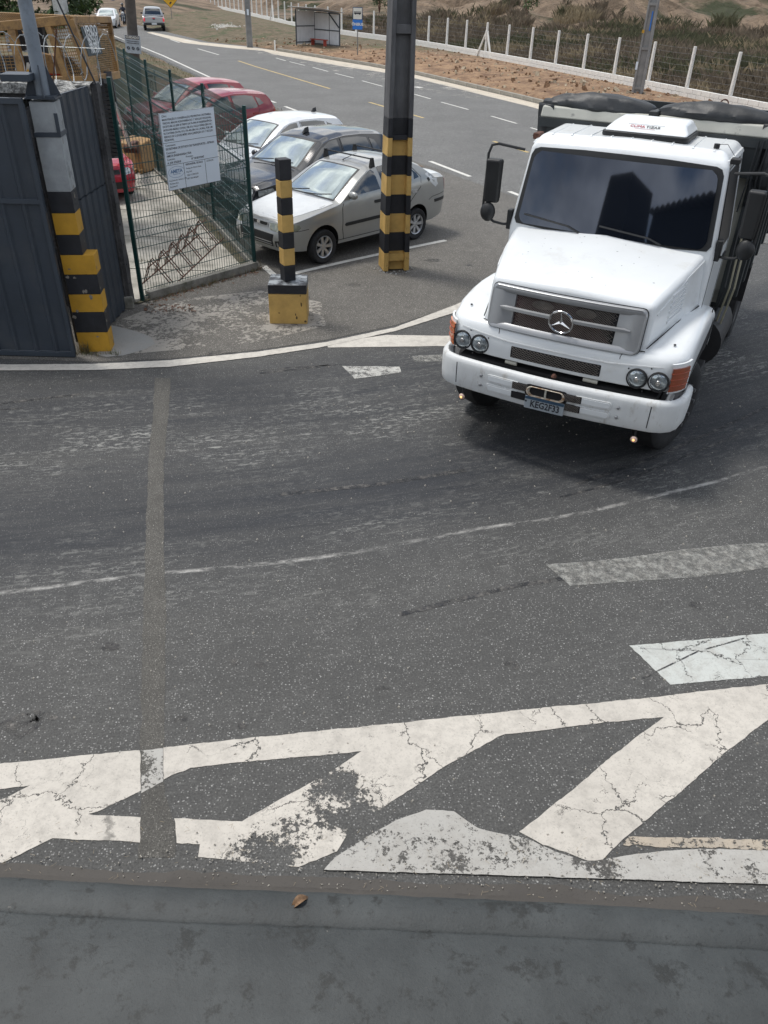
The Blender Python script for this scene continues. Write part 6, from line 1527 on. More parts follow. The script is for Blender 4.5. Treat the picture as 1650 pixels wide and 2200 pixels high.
grate('slot_mesh', -.445, .445, 1.074, 1.182, 0, tk, yfun=lambda u, z: .115 + .06 * u * u - .008)
# long shallow step between the lamps, and seams
nfront('panel_crease', strip_poly([(-1.0, 1.262), (-.5, 1.222), (.5, 1.222), (1.0, 1.262)], .012), TWD, .004)
b = MB()
for s in (-1, 1):
    for (u, z) in ((.90, 1.245), (.86, 1.01), (1.07, 1.03), (.70, 1.21)): b.add(*ellipsoid((s * u, .115 + .06 * u * u - .004, z), (.008, .006, .008), 8, 5))
b.build('fixing_screw', CHAS, tk)
for s in (-1, 1): MB().add(*ellipsoid((s * 1.02, .42, 1.412), (.014, .014, .008), 8, 5)).build('wing_plug', CHAS, tk)

# --- bonnet
hb = MB()
hx = [(-.80, .30, 1.30), (.80, .30, 1.30), (1.03, 1.46, 1.42), (-1.03, 1.46, 1.42), (-.765, .36, 1.80), (.765, .36, 1.80), (.985, 1.46, 2.02), (-.985, 1.46, 2.02)]
hb.v = [Vector(p) for p in hx]
V = [(-.80, .235, 1.30), (-.78, .325, 1.765), (0, .295, 1.80), (.78, .325, 1.765), (.80, .240, 1.30), (0, .210, 1.30),     # 0-5 front face
     (-.94, .85, 1.36), (-.90, .85, 1.895), (0, .85, 1.955), (.90, .85, 1.895), (.94, .85, 1.36),                     # 6-10
     (-1.045, 1.50, 1.42), (-1.0, 1.50, 1.995), (0, 1.42, 2.055), (1.0, 1.50, 1.995), (1.045, 1.50, 1.42)]               # 11-15
F = [(0, 1, 2, 5), (5, 2, 3, 4), (1, 7, 8, 2), (2, 8, 9, 3), (7, 12, 13, 8), (8, 13, 14, 9), (0, 6, 7, 1), (6, 11, 12, 7), (4, 3, 9, 10), (10, 9, 14, 15), (11, 15, 14, 13, 12), (0, 5, 4, 10, 15, 11, 6)]
hb = MB().add(V, F); hood = hb.build('bonnet', TW, tk, bevel=.055, seg=5)
hood.modifiers['bevel'].angle_limit = radians(28)
hood_bvh = eval_bvh(hood)
# seam round the front and side louvres
for s in (-1, 1):
    for k in range(6):
        y0 = .62 + k * .012; z0 = 1.52 + k * .047
        P = [(y0, z0), (y0 + .30, z0 + .048), (y0 + .305, z0 + .07), (y0 + .0, z0 + .022)]
        shell('louvre', P, lambda y, z: (0, y, z), (-s, 0, 0), hood_bvh, .012, TW, tk, .05)
    shell('bonnet_crease', strip_poly([(.40, 1.66), (1.0, 1.86), (1.44, 1.93)], .02), lambda y, z: (0, y, z), (-s, 0, 0), hood_bvh, .006, TW, tk, .06)
    MB().tube([(s * .805, .24, 1.392), (s * .945, .85, 1.478), (s * 1.045, 1.46, 1.482)], .006, 5).build('bonnet_seam', SEAM, tk)
MB().tube([(-.80, .222, 1.365), (-.4, .200, 1.345), (0, .19, 1.34), (.4, .200, 1.345), (.80, .222, 1.365)], .006, 5).build('bonnet_seam', SEAM, tk)

# small chips and seams in the paint
rc = random.Random(6); b = MB()
for k in range(26):
    u = rc.uniform(-.7, .7); y = rc.uniform(.45, 1.35); h = hood_bvh.ray_cast(Vector((u, y, 3)), Vector((0, 0, -1)))[0]
    if h: s_ = rc.uniform(.002, .006); b.add(*ellipsoid((h.x, h.y, h.z), (s_ * rc.uniform(.8, 2.2), s_, .0012), 6, 4))
b.build('paint_chips', CHAS, tk)['kind'] = 'stuff'
for s in (-1, 1):
    shell('wing_seam', strip_poly([(s * .62, .115 + .03), (s * .62, .30)], .006), lambda x, y: (x, y, 2.), (0, 0, -1), nose_bvh, .002, SEAM, tk, .05)
    shell('wing_seam', strip_poly([(1.50, 1.475), (1.52, 1.3), (1.52, 1.1)], .008), lambda y, z: (0, y, z), (-s, 0, 0), nose_bvh, .0025, SEAM, tk, .05)
    nfront('panel_seam', strip_poly([(s * .62, 1.345), (s * .60, 1.30), (s * .60, 1.275)], .006), SEAM, .0025)
# --- grille: silver housing, recess, mesh, bars, star
def gp_(u, z, d=0.):   # point on the grille plane
    t_ = (z - 1.345) / (1.716 - 1.345); return (u, .212 + .090 * t_ - .045 * (1 - (u / .75) ** 2) - d, z)
def gshape(sc, dz=0.):
    P = []
    for p in rrect(0, 0, 1.47 * sc, .37, .05, 5): P.append(p)
    return P
def ring_mesh(outer, inner, d0, d1):
    b = MB(); n = len(outer); V = [gp_(u, z, d0) for u, z in outer] + [gp_(u, z, d1) for u, z in inner]
    b.add(V, [(k, (k + 1) % n, n + (k + 1) % n, n + k) for k in range(n)]); return b
def rr(w_, h_, r, cz=1.53): return rrect(0, cz, w_, h_, r, 8)
def dens(P, n=6):
    out = []
    for k in range(len(P)):
        a = Vector(P[k]); c_ = Vector(P[(k + 1) % len(P)]); q = max(1, int((c_ - a).length / .05))
        for j in range(q): out.append(tuple(a.lerp(c_, j / q)))
    return out
def match(P, Q_w, Q_h, r, base):   # scale the same loop so that both rings share vertex order
    return [(u * Q_w, 1.53 + (z - 1.53) * Q_h) for u, z in P]
L0 = dens(rr(1.50, .405, .06)); 
def scl(P, a, c_): return [(u * a, 1.53 + (z - 1.53) * c_) for u, z in P]
gh = bpy.data.objects.new('grille', None); C.objects.link(gh); gh.parent = tk
bk = MB(); n = len(L0); bk.add([gp_(u, z, .010) for u, z in scl(L0, 1.008, 1.03)], [tuple(range(n))]); bk.build('gasket', CAVE, gh, fix=False)
b = MB(); loops = [(1.0, 1.0, .012), (1.0, 1.0, .036), (.985, .955, .046), (.97, .90, .044)]
rowsg = [[gp_(u, z, d) for u, z in scl(L0, a, c_)] for a, c_, d in loops]
b.grid(rowsg, cyc=True)
b.build('grille_housing', GRS, gh, smooth=True, fix=False)
# inner sloping cheeks left and right and the lips above and below
for s in (-1, 1):
    b = MB(); rows = []
    for z in [1.365 + k * .033 for k in range(11)]:
        rows.append([gp_(s * u, z, d) for u, d in ((.728, .044), (.64, .042), (.60, .030), (.50, .010), (.49, -.01))])
    b.grid(rows); b.build('grille_cheek', GRS, gh, smooth=True)
for z0, z1, da, db in ((1.712, 1.665, .044, .03), (1.348, 1.385, .044, .02)):
    b = MB(); b.grid([[gp_(-.72 + .12 * k, z, d) for k in range(13)] for z, d in ((z0, da), (lerp(z0, z1, .5), lerp(da, db, .5) + .008), (z1, db))]); b.build('grille_lip', GRS, gh, smooth=True)
b = MB(); b.grid([[gp_(-.50 + .1 * k, z, -.006) for k in range(11)] for z in (1.36, 1.53, 1.70)]); b.build('recess', REDIN, gh)
for (u, z, sx_, sz_) in ((-.22, 1.60, .11, .045), (.20, 1.60, .10, .045), (.0, 1.655, .12, .02)): MB().add(*ellipsoid(gp_(u, z, -.004), (sx_, .010, sz_), 12, 8)).build('engine_lump', LUMPM, gh, smooth=True)
grate('grille_mesh', -.495, .495, 1.378, 1.672, 0, gh, pit=.016, yfun=lambda u, z: gp_(u, z, .018)[1], r=.0017)
for z in (1.535,):
    for s in (-1, 1):
        b = MB(); rows = []
        for k in range(11):
            u = s * lerp(.105, .635, k / 10); hz = .017 if k < 10 else .004
            rows.append([gp_(u, z + hz, .040), gp_(u, z + hz * .5, .062), gp_(u, z - hz, .060), gp_(u, z - hz * 1.2, .040)])
        b.grid(rows, cyc=True)
        if z > 1.5 or True: b.build('grille_bar', GRS, gh, smooth=True)
st = bpy.data.objects.new('star_emblem', None); C.objects.link(st); st.parent = tk
sc_ = Vector(gp_(0, 1.515, .075)); nrm = Vector((0, -1, -.24)).normalized()
b = MB(); R_ = .115; zx = Vector((0, nrm.z, -nrm.y)); 
ringp = [sc_ + Vector((1, 0, 0)) * (R_ * cos(2 * pi * k / 40)) + zx.normalized() * (R_ * sin(2 * pi * k / 40)) for k in range(41)]
b.tube(ringp, .0095, 8, cap=False); b.build('ring', CHROME, st, smooth=True)
b = MB(); zz_ = zx.normalized() * (1 if zx.z > 0 else -1); c0 = sc_ + nrm * .022; cb_ = sc_ - nrm * .004
for k in range(3):
    a = pi / 2 + 2 * pi * k / 3; tip = sc_ + Vector((cos(a), 0, 0)) * R_ + zz_ * sin(a) * R_
    for s in (-1, 1):
        a2 = a + s * pi / 3; side = sc_ + (Vector((cos(a2), 0, 0)) + zz_ * sin(a2)) * .019; b.add([c0, tip, side, cb_], [(0, 1, 2), (3, 2, 1)])
b.build('star', CHROME, st)

# --- bumper: section swept round the front
path = [(-1.262, .66), (-1.268, .45), (-1.25, .30), (-1.205, .195), (-1.13, .125), (-1.03, .085), (-.98, .074), (-.75, .045), (-.5, .022), (-.25, .006), (0, 0), (.25, .006), (.5, .022), (.75, .045), (.98, .074), (1.03, .085), (1.13, .125), (1.205, .195), (1.25, .30), (1.268, .45), (1.262, .66)]
sec = [(.070, .930), (.068, .955), (.055, .966), (.030, .962), (.010, .945), (.002, .915), (.0, .87), (.0, .76), (.006, .68), (.02, .645), (.05, .628), (.10, .625)]
def sweep(path, sec, kz=lambda k: 0.):
    rows = []
    for k, p in enumerate(path):
        a = Vector(path[max(0, k - 1)]); c_ = Vector(path[min(len(path) - 1, k + 1)]); d = (c_ - a).normalized(); nr = Vector((-d.y, d.x))
        rows.append([(p[0] + nr.x * o_, p[1] + nr.y * o_, z + kz(k)) for o_, z in sec])
    return rows
bump = MB(); bump.grid(sweep(path, sec)); bumper = bump.build('bumper', TWD, tk, smooth=True); bumper.modifiers.new('s', 'SOLIDIFY').thickness = .004
bb = eval_bvh(bumper)
def bfront(name, poly, m, off=.004, par=None, res=.05): return shell(name, poly, lambda x, z: (x, 0, z), (0, 1, 0), bb, off, m, par or bumper, res)
for s in (-1, 1):
    bfront('bumper_seam', strip_poly([(s * .99, .965), (s * .985, .64)], .008), SEAM, .0025)
    for (z) in (.845, .745):
        bfront('pressing', rrect(s * .455, z, .36, .075, .03), TWD, .009); bfront('pressing_inner', rrect(s * .46, z, .32, .05, .022), TW, .0115)
        bfront('opening', rrect(s * .265, z, .175, .072, .006, 2), CAVE, .014)
        if not (s < 0 and z < .8): grate('opening_mesh', min(s * .18, s * .35), max(s * .18, s * .35), z - .034, z + .034, 0, bumper, pit=.016, yfun=lambda u, z_: -.014 + .03 * abs(u) ** 1.5, r=.0018)
        bt = MB(); bt.lathe([(.0, .016), (-.008, .015), (-.012, .010), (-.012, 0)], 12, (s * .70, .036, z + .0), (0, 1, 0)); bt.build('bolt', GRS, bumper, smooth=True)
bfront('tow_opening', rrect(.0, .832, .43, .125, .04), CAVE, .010)
tb = MB(); P0 = rrect(0, .835, .38, .10, .048, 6); tb.grid([[(u * q, y, .835 + (z - .835) * q) for u, z in P0] for q, y in ((1.0, -.016), (1.03, -.026), (.97, -.032), (.88, -.022), (.86, .0))], cyc=True)
tb.build('tow_eye', mat('rusty_cream', (.48, .45, .38), .7, var=.1, scale=10, dirt=(.22, .11, .04), dscale=22, dlo=.45, dhi=.6), bumper, smooth=True)
MB().box((0, -.014, .835), (.018, .02, .08)).build('tow_pin', CREAMY, bumper)
MB().lathe([(.0, .03), (.02, .022), (.03, .012), (.03, 0)], 10, (.03, .085, .985), (0, 0, 1)).build('lock_stub', RUST, bumper)
pl8 = MB().box((.004, -.022, .715), (.40, .008, .13)).build('number_plate', mat('dusty_plate', (.30, .34, .37), .5, var=.1), tk, bevel=.002, seg=1)
MB().box((.004, -.0275, .765), (.396, .003, .028)).build('plate_strip', mat('plate_strip_blue', (.03, .07, .12), .5), pl8)
text_mesh('lettering', 'KEG2F33', .098, INK, pl8, frame((.014, -.0275, .704), (1, 0, 0), (0, 0, 1)), .0012, bold=.002, squash=.80)
MB().box((-.182, -.028, .725), (.018, .002, .018)).build('plate_mark', INK, pl8)
# things seen in the gap above the bumper
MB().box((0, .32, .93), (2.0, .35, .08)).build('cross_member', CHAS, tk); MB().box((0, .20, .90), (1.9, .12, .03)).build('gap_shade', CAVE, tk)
MB().tube([(-.5, .16, 1.0), (-.38, .15, 1.0)], .02, 8).build('pipe', CREAMY, tk); MB().tube([(.30, .15, 1.0), (.44, .15, 1.0)], .02, 8).build('pipe', CREAMY, tk)
for s in (-1, 1): MB().tube([(s * 1.12, .22, 1.02), (s * 1.10, .20, .90)], .03, 8).build('bumper_stay', GRS, tk)
# small lit lamps under the bumper
LIT = mat('lit_amber_lamp', (.9, .45, .15), .3, emit=(1., .50, .20), estr=1.4)
for s in (-1, 1):
    o = MB().tube([(s * .90, .09, .64), (s * .90, .085, .585)], .010, 6).build('marker_lamp', CHAS, tk)
    MB().lathe([(.02, 0), (.018, .022), (.0, .038), (-.012, .038), (-.012, .034)], 18, (s * .90, .075, .55), (0, 1, 0)).build('lamp_shell', CHAS, o, smooth=True)
    MB().lathe([(-.010, .035), (-.020, .028), (-.026, .012), (-.027, 0)], 18, (s * .90, .075, .55), (0, 1, 0)).build('lamp_lens', mat('clear_lens', (.62, .45, .36), .15, var=.4, scale=30, coat=1.), o, smooth=True)
    MB().add(*ellipsoid((s * .90, .046, .55), (.012, .008, .012), 10, 6)).build('bulb', LIT, o, smooth=True)

# --- cab
V = [(-1.06, 1.44, .95), (1.06, 1.44, .95), (1.06, 2.50, .95), (-1.06, 2.50, .95),
     (-1.065, 1.42, 1.97), (1.065, 1.42, 1.97), (1.07, 2.52, 1.97), (-1.07, 2.52, 1.97),
     (-.975, 1.60, 2.78), (.975, 1.60, 2.78), (.985, 2.52, 2.80), (-.985, 2.52, 2.80),
     (-.90, 1.72, 2.87), (.90, 1.72, 2.87), (.91, 2.46, 2.885), (-.91, 2.46, 2.885), (0, 1.36, 1.97), (0, 1.54, 2.80), (0, 1.68, 2.90), (0, 1.36, .95)]
F = [(0, 4, 16, 19), (19, 16, 5, 1), (4, 8, 17, 16), (16, 17, 9, 5), (8, 12, 18, 17), (17, 18, 13, 9), (1, 5, 6, 2), (3, 7, 4, 0), (5, 9, 10, 6), (7, 11, 8, 4), (9, 13, 14, 10), (11, 15, 12, 8), (2, 6, 7, 3), (6, 10, 11, 7), (10, 14, 15, 11), (12, 15, 14, 13, 18), (0, 19, 1, 2, 3)]
cab = MB().add(V, F).build('cab', TW, tk, bevel=.045, seg=4); cab.modifiers['bevel'].angle_limit = radians(18)
cbv = eval_bvh(cab)
def cfront(name, poly, m, off=.004, res=.07): return shell(name, poly, lambda x, z: (x, 0, z), (0, 1, 0), cbv, off, m, tk, res)
WS = [(-1.015, 2.065), (-.985, 2.02), (-.5, 1.995), (0, 1.99), (.5, 1.995), (.985, 2.02), (1.015, 2.065), (.955, 2.68), (.925, 2.735), (.87, 2.755), (.4, 2.775), (0, 2.78), (-.4, 2.775), (-.87, 2.755), (-.925, 2.735), (-.955, 2.68)]
cfront('windscreen_rubber', WS, TRIM, .010)
cen = (0, 2.385)
WG = [(u * .955, cen[1] + (z - cen[1]) * .905) for u, z in WS]
# one flat sheet of glass, gently curved, set in the rubber
def wsy(u, z):
    h = cbv.ray_cast(Vector((u, 0, z)), Vector((0, 1, 0))); return h[0].y
def ws_surface(u, z):
    t_ = (z - 1.99) / .79; return 1.375 + .165 * t_ + .055 * (u / 1.0) ** 2 - .012
b = MB(); NB = 26; top_ = lambda u: interp([(WG[k][0], WG[k][1]) for k in range(15, 6, -1)], u); bot_ = lambda u: interp([(WG[k][0], WG[k][1]) for k in (0, 1, 2, 3, 4, 5, 6)], u)
us_ = [-.955 * 1.015 + .955 * 2.03 * k / NB for k in range(NB + 1)]
def lim(z):   # half width of the pane at height z
    return interp([(2.03, .90), (2.05, .94), (2.10, .966), (2.65, .915), (2.70, .885), (2.725, .84)], z)
rowsz = [2.030, 2.045, 2.06, 2.08, 2.11, 2.2, 2.3, 2.4, 2.5, 2.6, 2.66, 2.69, 2.715, 2.728]
rows = []
for z in rowsz:
    hw_ = lim(z); r_ = []
    for k in range(NB + 1): u = -hw_ + 2 * hw_ * k / NB; r_.append((u, min(ws_surface(u, z), 9), z))
    rows.append(r_)
# keep it just proud of the cab skin
ofs = min(wsy(p[0], p[2]) - p[1] for r_ in rows for p in r_)
rows = [[(u, y + ofs - .014, z) for u, y, z in r_] for r_ in rows]
b.grid(rows); b.build('windscreen', TGL, tk, smooth=True)
for x0, x1, z1 in ((-.92, -.28, 2.10), (-.10, .55, 2.095)):
    w0 = Vector((x0, wsy(x0, 2.12) - .04, 2.03 + (.10 if x0 < -.5 else .0)))
    pts = [Vector((u, wsy(u, z) - .045, z)) for u, z in ((x0 + .02, 2.125), (lerp(x0, x1, .35), 2.105), (lerp(x0, x1, .8), 2.075), (x1, 2.03))]
    MB().tube(pts, .009, 6).build('wiper', TRIM, tk)
# roof ribs
for k in range(9):
    u = -.80 + k * .20; MB().hexa([(u - .012, 1.70, 2.888 - .03 * (u / .9) ** 2), (u + .012, 1.70, 2.888 - .03 * (u / .9) ** 2), (u + .012, 2.44, 2.892 - .02 * abs(u)), (u - .012, 2.44, 2.892 - .02 * abs(u)), (u - .004, 1.72, 2.905 - .035 * (u / .9) ** 2), (u + .004, 1.72, 2.905 - .035 * (u / .9) ** 2), (u + .004, 2.42, 2.905 - .02 * abs(u)), (u - .004, 2.42, 2.905 - .02 * abs(u))]).build('roof_rib', TW, tk)
# cab sides
def cside(name, poly, m, off=.004, both=True, res=.07):
    for sg in ((1, -1) if both else (1,)): shell(name, poly, lambda y, z: (0, y, z), (-sg, 0, 0), cbv, off, m, tk, res)
cside('door_seam', strip_poly([(1.50, 1.0), (1.50, 1.95), (1.68, 2.73), (2.28, 2.76), (2.38, 2.0), (2.38, 1.0)], .012), SEAM, .003)
cside('door_window', [(1.56, 2.0), (1.72, 2.68), (2.24, 2.70), (2.32, 2.0)], GLASS, .006)
cside('window_rubber', strip_poly([(1.54, 1.99), (1.70, 2.69), (2.25, 2.715), (2.335, 1.985), (1.54, 1.985)], .035), TRIM, .008)
cside('door_handle', rrect(2.28, 1.80, .16, .05, .02), TRIM, .02)
cside('drip_rail', strip_poly([(1.60, 2.79), (2.50, 2.81)], .03), TW, .02)
for s in (-1, 1):
    MB().box((s * 1.085, 1.50, 2.03), (.05, .10, .20)).build('mirror_bracket', TRIM, tk, bevel=.01, seg=2)
MB().box((1.01, 1.72, 2.80), (.09, .12, .05)).build('clearance_lamp', TRIM, tk, bevel=.01); MB().box((-1.0, 1.86, 2.82), (.07, .16, .06)).build('clearance_lamp', RUST, tk, bevel=.01)
ae = MB().tube([(.80, 1.80, 2.88), (.80, 1.80, 2.92)], .028, 10).build('aerial_base', TRIM, tk); MB().tube([(.80, 1.80, 2.915), (.90, 1.75, 2.93), (.985, 1.74, 2.84)], .003, 4).build('aerial_wire', TRIM, ae)
# roof cooler
ac = bpy.data.objects.new('roof_cooler', None); C.objects.link(ac); ac.parent = tk; ac.location = (.10, 2.10, 2.895)
MB().prism(rrect(0, 0, .86, .62, .06), .0, .045).build('cooler_base', TRIM, ac, bevel=.01, seg=2)
V = [(-.42, -.30, .045), (.42, -.30, .045), (.42, .30, .045), (-.42, .30, .045), (-.34, -.10, .135), (.34, -.10, .135), (.35, .27, .145), (-.35, .27, .145)]
cv = MB().hexa(V).build('cooler_cover', TW, ac, bevel=.03, seg=4)
cvb = eval_bvh(cv)
tn = (Vector(V[5]) - Vector(V[0])); fdir = Vector((0, .20, .09)).normalized()
mid = Vector((-.02, -.20, .0925)); 
RDI = mat('logo_red', (.42, .03, .05), .5)
text_mesh('lettering', 'CLIMA', .052, RDI, ac, frame(mid + Vector((-.004, 0, .003)), (1, 0, 0), fdir), .001, 'RIGHT', bold=0.)
text_mesh('lettering', 'TIZAR', .052, CHAS, ac, frame(mid + Vector((.004, 0, .003)), (1, 0, 0), fdir), .001, 'LEFT', bold=0.)
for dz, mm in ((-.036, RDI), (.038, GRS)):
    q = mid + fdir * dz + Vector((0, 0, .003)); MB().box(q, (.36 if dz > 0 else .2, .003, .002)).build('logo_line', mm, ac)
# mirrors
def mirrors(s):
    m_ = bpy.data.objects.new('mirror', None); C.objects.link(m_); m_.parent = tk
    T_ = [(1.04, 1.60, 2.71), (1.30, 1.50, 2.755), (1.36, 1.47, 2.74), (1.385, 1.455, 2.66), (1.385, 1.44, 2.25), (1.385, 1.43, 2.12)]
    MB().tube(mir(T_, s), .014, 8).build('mirror_arm', TRIM, m_, smooth=True)
    B_ = [(1.385, 1.43, 2.12), (1.36, 1.42, 2.06), (1.25, 1.44, 1.99), (1.16, 1.48, 1.97), (1.08, 1.50, 1.975)]
    MB().tube(mir(B_, s), .014, 8).build('mirror_arm', TRIM, m_, smooth=True)
    V = [(1.225, 1.43, 2.18), (1.375, 1.40, 2.18), (1.375, 1.50, 2.18), (1.225, 1.50, 2.18), (1.215, 1.39, 2.62), (1.38, 1.37, 2.62), (1.38, 1.50, 2.62), (1.215, 1.50, 2.62)]
    P = [(s * x, y, z) for x, y, z in V]; P = P if s > 0 else [P[1], P[0], P[3], P[2], P[5], P[4], P[7], P[6]]
    MB().hexa(P).build('mirror_head', TRIM, m_, bevel=.028, seg=4)
    MB().box((s * 1.30, 1.515, 2.40), (.13, .008, .36)).build('mirror_glass', CHROME, m_)
    V, F = ellipsoid((s * 1.325, 1.43, 2.085), (.085, .055, .10), 18, 10); MB().add(V, F).build('round_mirror', TRIM, m_, smooth=True)
mirrors(-1); mirrors(1)

# --- chassis, steps, tank, wheels
for s in (-1, 1):
    MB().box((s * .42, 3.6, .82), (.09, 5.8, .26)).build('chassis_rail', CHAS, tk)
    MB().box((s * 1.02, 1.98, .62), (.34, .46, .05)).build('cab_step', CHAS, tk, bevel=.01, seg=1); MB().box((s * 1.02, 1.98, .92), (.30, .44, .04)).build('cab_step', CHAS, tk, bevel=.01, seg=1)
    MB().box((s * 1.0, 1.98, .76), (.04, .40, .34)).build('step_plate', CHAS, tk)
MB().tube([(1.0, 2.45, .74), (1.0, 3.35, .74)], .29, 20).build('fuel_tank', CHAS, tk, smooth=True)
MB().box((-1.0, 2.9, .75), (.45, .8, .5)).build('battery_box', CHAS, tk, bevel=.02)
wheel(tk, (-1.02, 1.16, .50), .50, .28, .29, -1, radians(-16), HUB, 8); wf_ = wheel(tk, (.99, 1.18, .50), .50, .28, .29, 1, radians(-16), HUB, 8)
for w_ in (wf_,):
    b = MB()
    for k in range(10): a = 2 * pi * k / 10; b.tube([(.09, .235 * cos(a), .235 * sin(a)), (.20, .235 * cos(a), .235 * sin(a))], [.024, .02], 10)
    b.lathe([(.05, .27), (.11, .265), (.12, .12), (.19, .11), (.20, 0)], 20)
    b.build('hub_nuts', mat('nut_cover_grey', (.16, .16, .165), .35, metal=.5), w_, smooth=True)
for y in (5.0,):
    for s in (-1, 1):
        for x in (1.10, .80): wheel(tk, (s * x, y, .50), .50, .26, .29, s, 0, HUB, 8, 'rear_wheel')
MB().tube([(-1.1, 1.16, .48), (1.1, 1.16, .48)], .07, 10).build('front_axle', CHAS, tk); MB().tube([(-1.1, 5.0, .5), (1.1, 5.0, .5)], .09, 10).build('rear_axle', CHAS, tk)
# engine underside so the front wheels stand before something dark
MB().box((0, 1.3, .80), (1.3, 1.6, .5)).build('engine_block', CHAS, tk)
# --- dump body
db = bpy.data.objects.new('dump_body', None); C.objects.link(db); db.parent = tk
y0, y1, zb_, zt = 2.74, 6.4, 1.15, 2.66
MB().box((0, (y0 + y1) / 2, zb_), (2.36, y1 - y0, .12)).build('floor_plate', BODYD, db)
for s in (-1, 1):
    MB().box((s * 1.20, (y0 + y1) / 2, (zb_ + zt) / 2), (.05, y1 - y0, zt - zb_)).build('side_board', BODYD, db)
    MB().box((s * 1.23, (y0 + y1) / 2, zt - .02), (.14, y1 - y0, .12)).build('side_rail', BODYD, db, bevel=.015)
    for k in range(6): MB().box((s * 1.245, y0 + .15 + k * .66, (zb_ + zt) / 2), (.08, .09, zt - zb_ - .1)).build('side_rib', BODYD, db, bevel=.01, seg=1)
MB().box((0, y0, 2.0), (2.40, .05, 1.70)).build('front_board', CREAMY, db)
MB().box((0, y1, (zb_ + zt) / 2 + .05), (2.48, .06, zt - zb_ + .1)).build('tail_board', BODYD, db)
for s in (-1, 1):
    V = [(s * .045, y0 - .16, 2.90), (s * 1.245, y0 - .16, 2.90), (s * 1.245, y0 + .06, 2.90), (s * .045, y0 + .06, 2.90), (s * .045, y0 - .13, 3.015), (s * 1.235, y0 - .13, 3.015), (s * 1.235, y0 + .05, 3.03), (s * .045, y0 + .05, 3.03)]
    if s < 0: V = [V[1], V[0], V[3], V[2], V[5], V[4], V[7], V[6]]
    MB().hexa(V).build('top_beam', BEAM, db, bevel=.02, seg=2)
    MB().box((s * .64, y0 - .10, 2.855), (1.20, .16, .09)).build('beam_underside', BODYD, db)
MB().box((0, y0 - .06, 2.94), (.09, .26, .24)).build('beam_strap', TARP, db, bevel=.01)
MB().box((0, y0 - .09, 2.66), (2.3, .12, .30)).build('front_fascia', BODYD, db)
# rolled tarpaulin along the top of the front board
for s in (-1, 1):
    b = MB(); rows = []
    for k in range(41):
        u = s * lerp(.02, 1.26, k / 40); f = (k / 40.); bulge = sin(pi * min(1, f * 1.06 + .0)) ** .6; hz = .05 + .10 * bulge; cy = y0 + .03; row = []
        for j in range(14):
            a = pi * j / 13 - .15; wob = .022 * noise.noise(Vector((u * 2.2, a * 1.6, 2))) + .014 * noise.noise(Vector((u * 6, a * 2.5 + u * 4, 7)))
            row.append((u, cy - (.15 + wob) * cos(a) * (.6 + .5 * bulge), 3.02 + (hz + wob) * sin(a)))
        rows.append(row)
    b.grid(rows); o = b.build('tarpaulin_roll', TARP, db, smooth=True); o.modifiers.new('s', 'SOLIDIFY').thickness = .006
    # flap hanging down the corner
    b = MB(); rows = []
    for i in range(22):
        t_ = i / 21.; z = lerp(3.03, 2.42 if s < 0 else 2.30, t_); row = []
        for j in range(16):
            v = j / 15.; ang_ = v * 2.2
            wdt = .34 * (1 - .35 * t_)
            y = y0 - .14 + (v ** 1.2) * wdt * 2.2; x = s * (1.27 + .045 * sin(v * 9 + t_ * 3) * (1 - v * .3) + .035 * t_ * sin(v * 14) + .03 * noise.noise(Vector((v * 4, t_ * 3, s))))
            if v < .18: x = s * (1.10 + .18 * (v / .18) ** .6)
            row.append((x, y, z - .07 * sin(v * 5 + s) * t_))
        rows.append(row)
    b.grid(rows); o = b.build('tarpaulin_flap', TARP, db, smooth=True); o.modifiers.new('s', 'SOLIDIFY').thickness = .006
    b = MB(); rows = []
    for i in range(60):
        y = lerp(y0 - .05, y1, i / 59.); row = []
        for j in range(10): a = pi * j / 9; row.append((s * (1.24 + .10 * cos(a)), y, zt + .02 + (.06 + .02 * noise.noise(Vector((y * 1.5, s * 3, j * .3)))) * sin(a)))
        rows.append(row)
    b.grid(rows); b.build('side_tarpaulin', TARP, db, smooth=True)
# bunched tarpaulin and ropes at the right front corner
V, F = ellipsoid((0, 0, 0), (1, 1, 1), 22, 14); b = MB()
V2 = []
for p in V:
    v = Vector(p); n_ = 1 + .28 * noise.noise(v * 1.6 + Vector((3, 0, 0))) + .12 * noise.noise(v * 4.5); V2.append((1.26 + v.x * .17 * n_, y0 - .02 + v.y * .20 * n_, 2.60 + v.z * .24 * n_))
b.add(V2, F); b.build('tarpaulin_bundle', TARP, db, smooth=True)
rnd = random.Random(9)
for k in range(5):
    x = 1.10 + k * .05; z1 = rnd.uniform(2.0, 2.4); MB().tube([(x, y0 - .19, 2.88), (x + rnd.uniform(-.03, .03), y0 - .22, 2.5), (x + rnd.uniform(-.04, .04), y0 - .2, z1)], .008, 5).build('rope', TARP, db)
for k in range(3):
    x = 1.13 + k * .05; MB().tube([(x, y0 - .1, 2.0), (x + .03, y0 - .25, 1.4), (x - .02, y0 - .12, .95)], .012, 6).build('air_hose', mat('hose_cream', (.30, .28, .20), .6) if k else TARP, db)
MB().box((1.16, y0 - .06, 1.9), (.12, .08, 1.5)).build('corner_post', BODYD, db)
MB().box((.95, y0 - .04, 1.75), (.36, .03, .9)).build('side_panel', CREAMY, db)
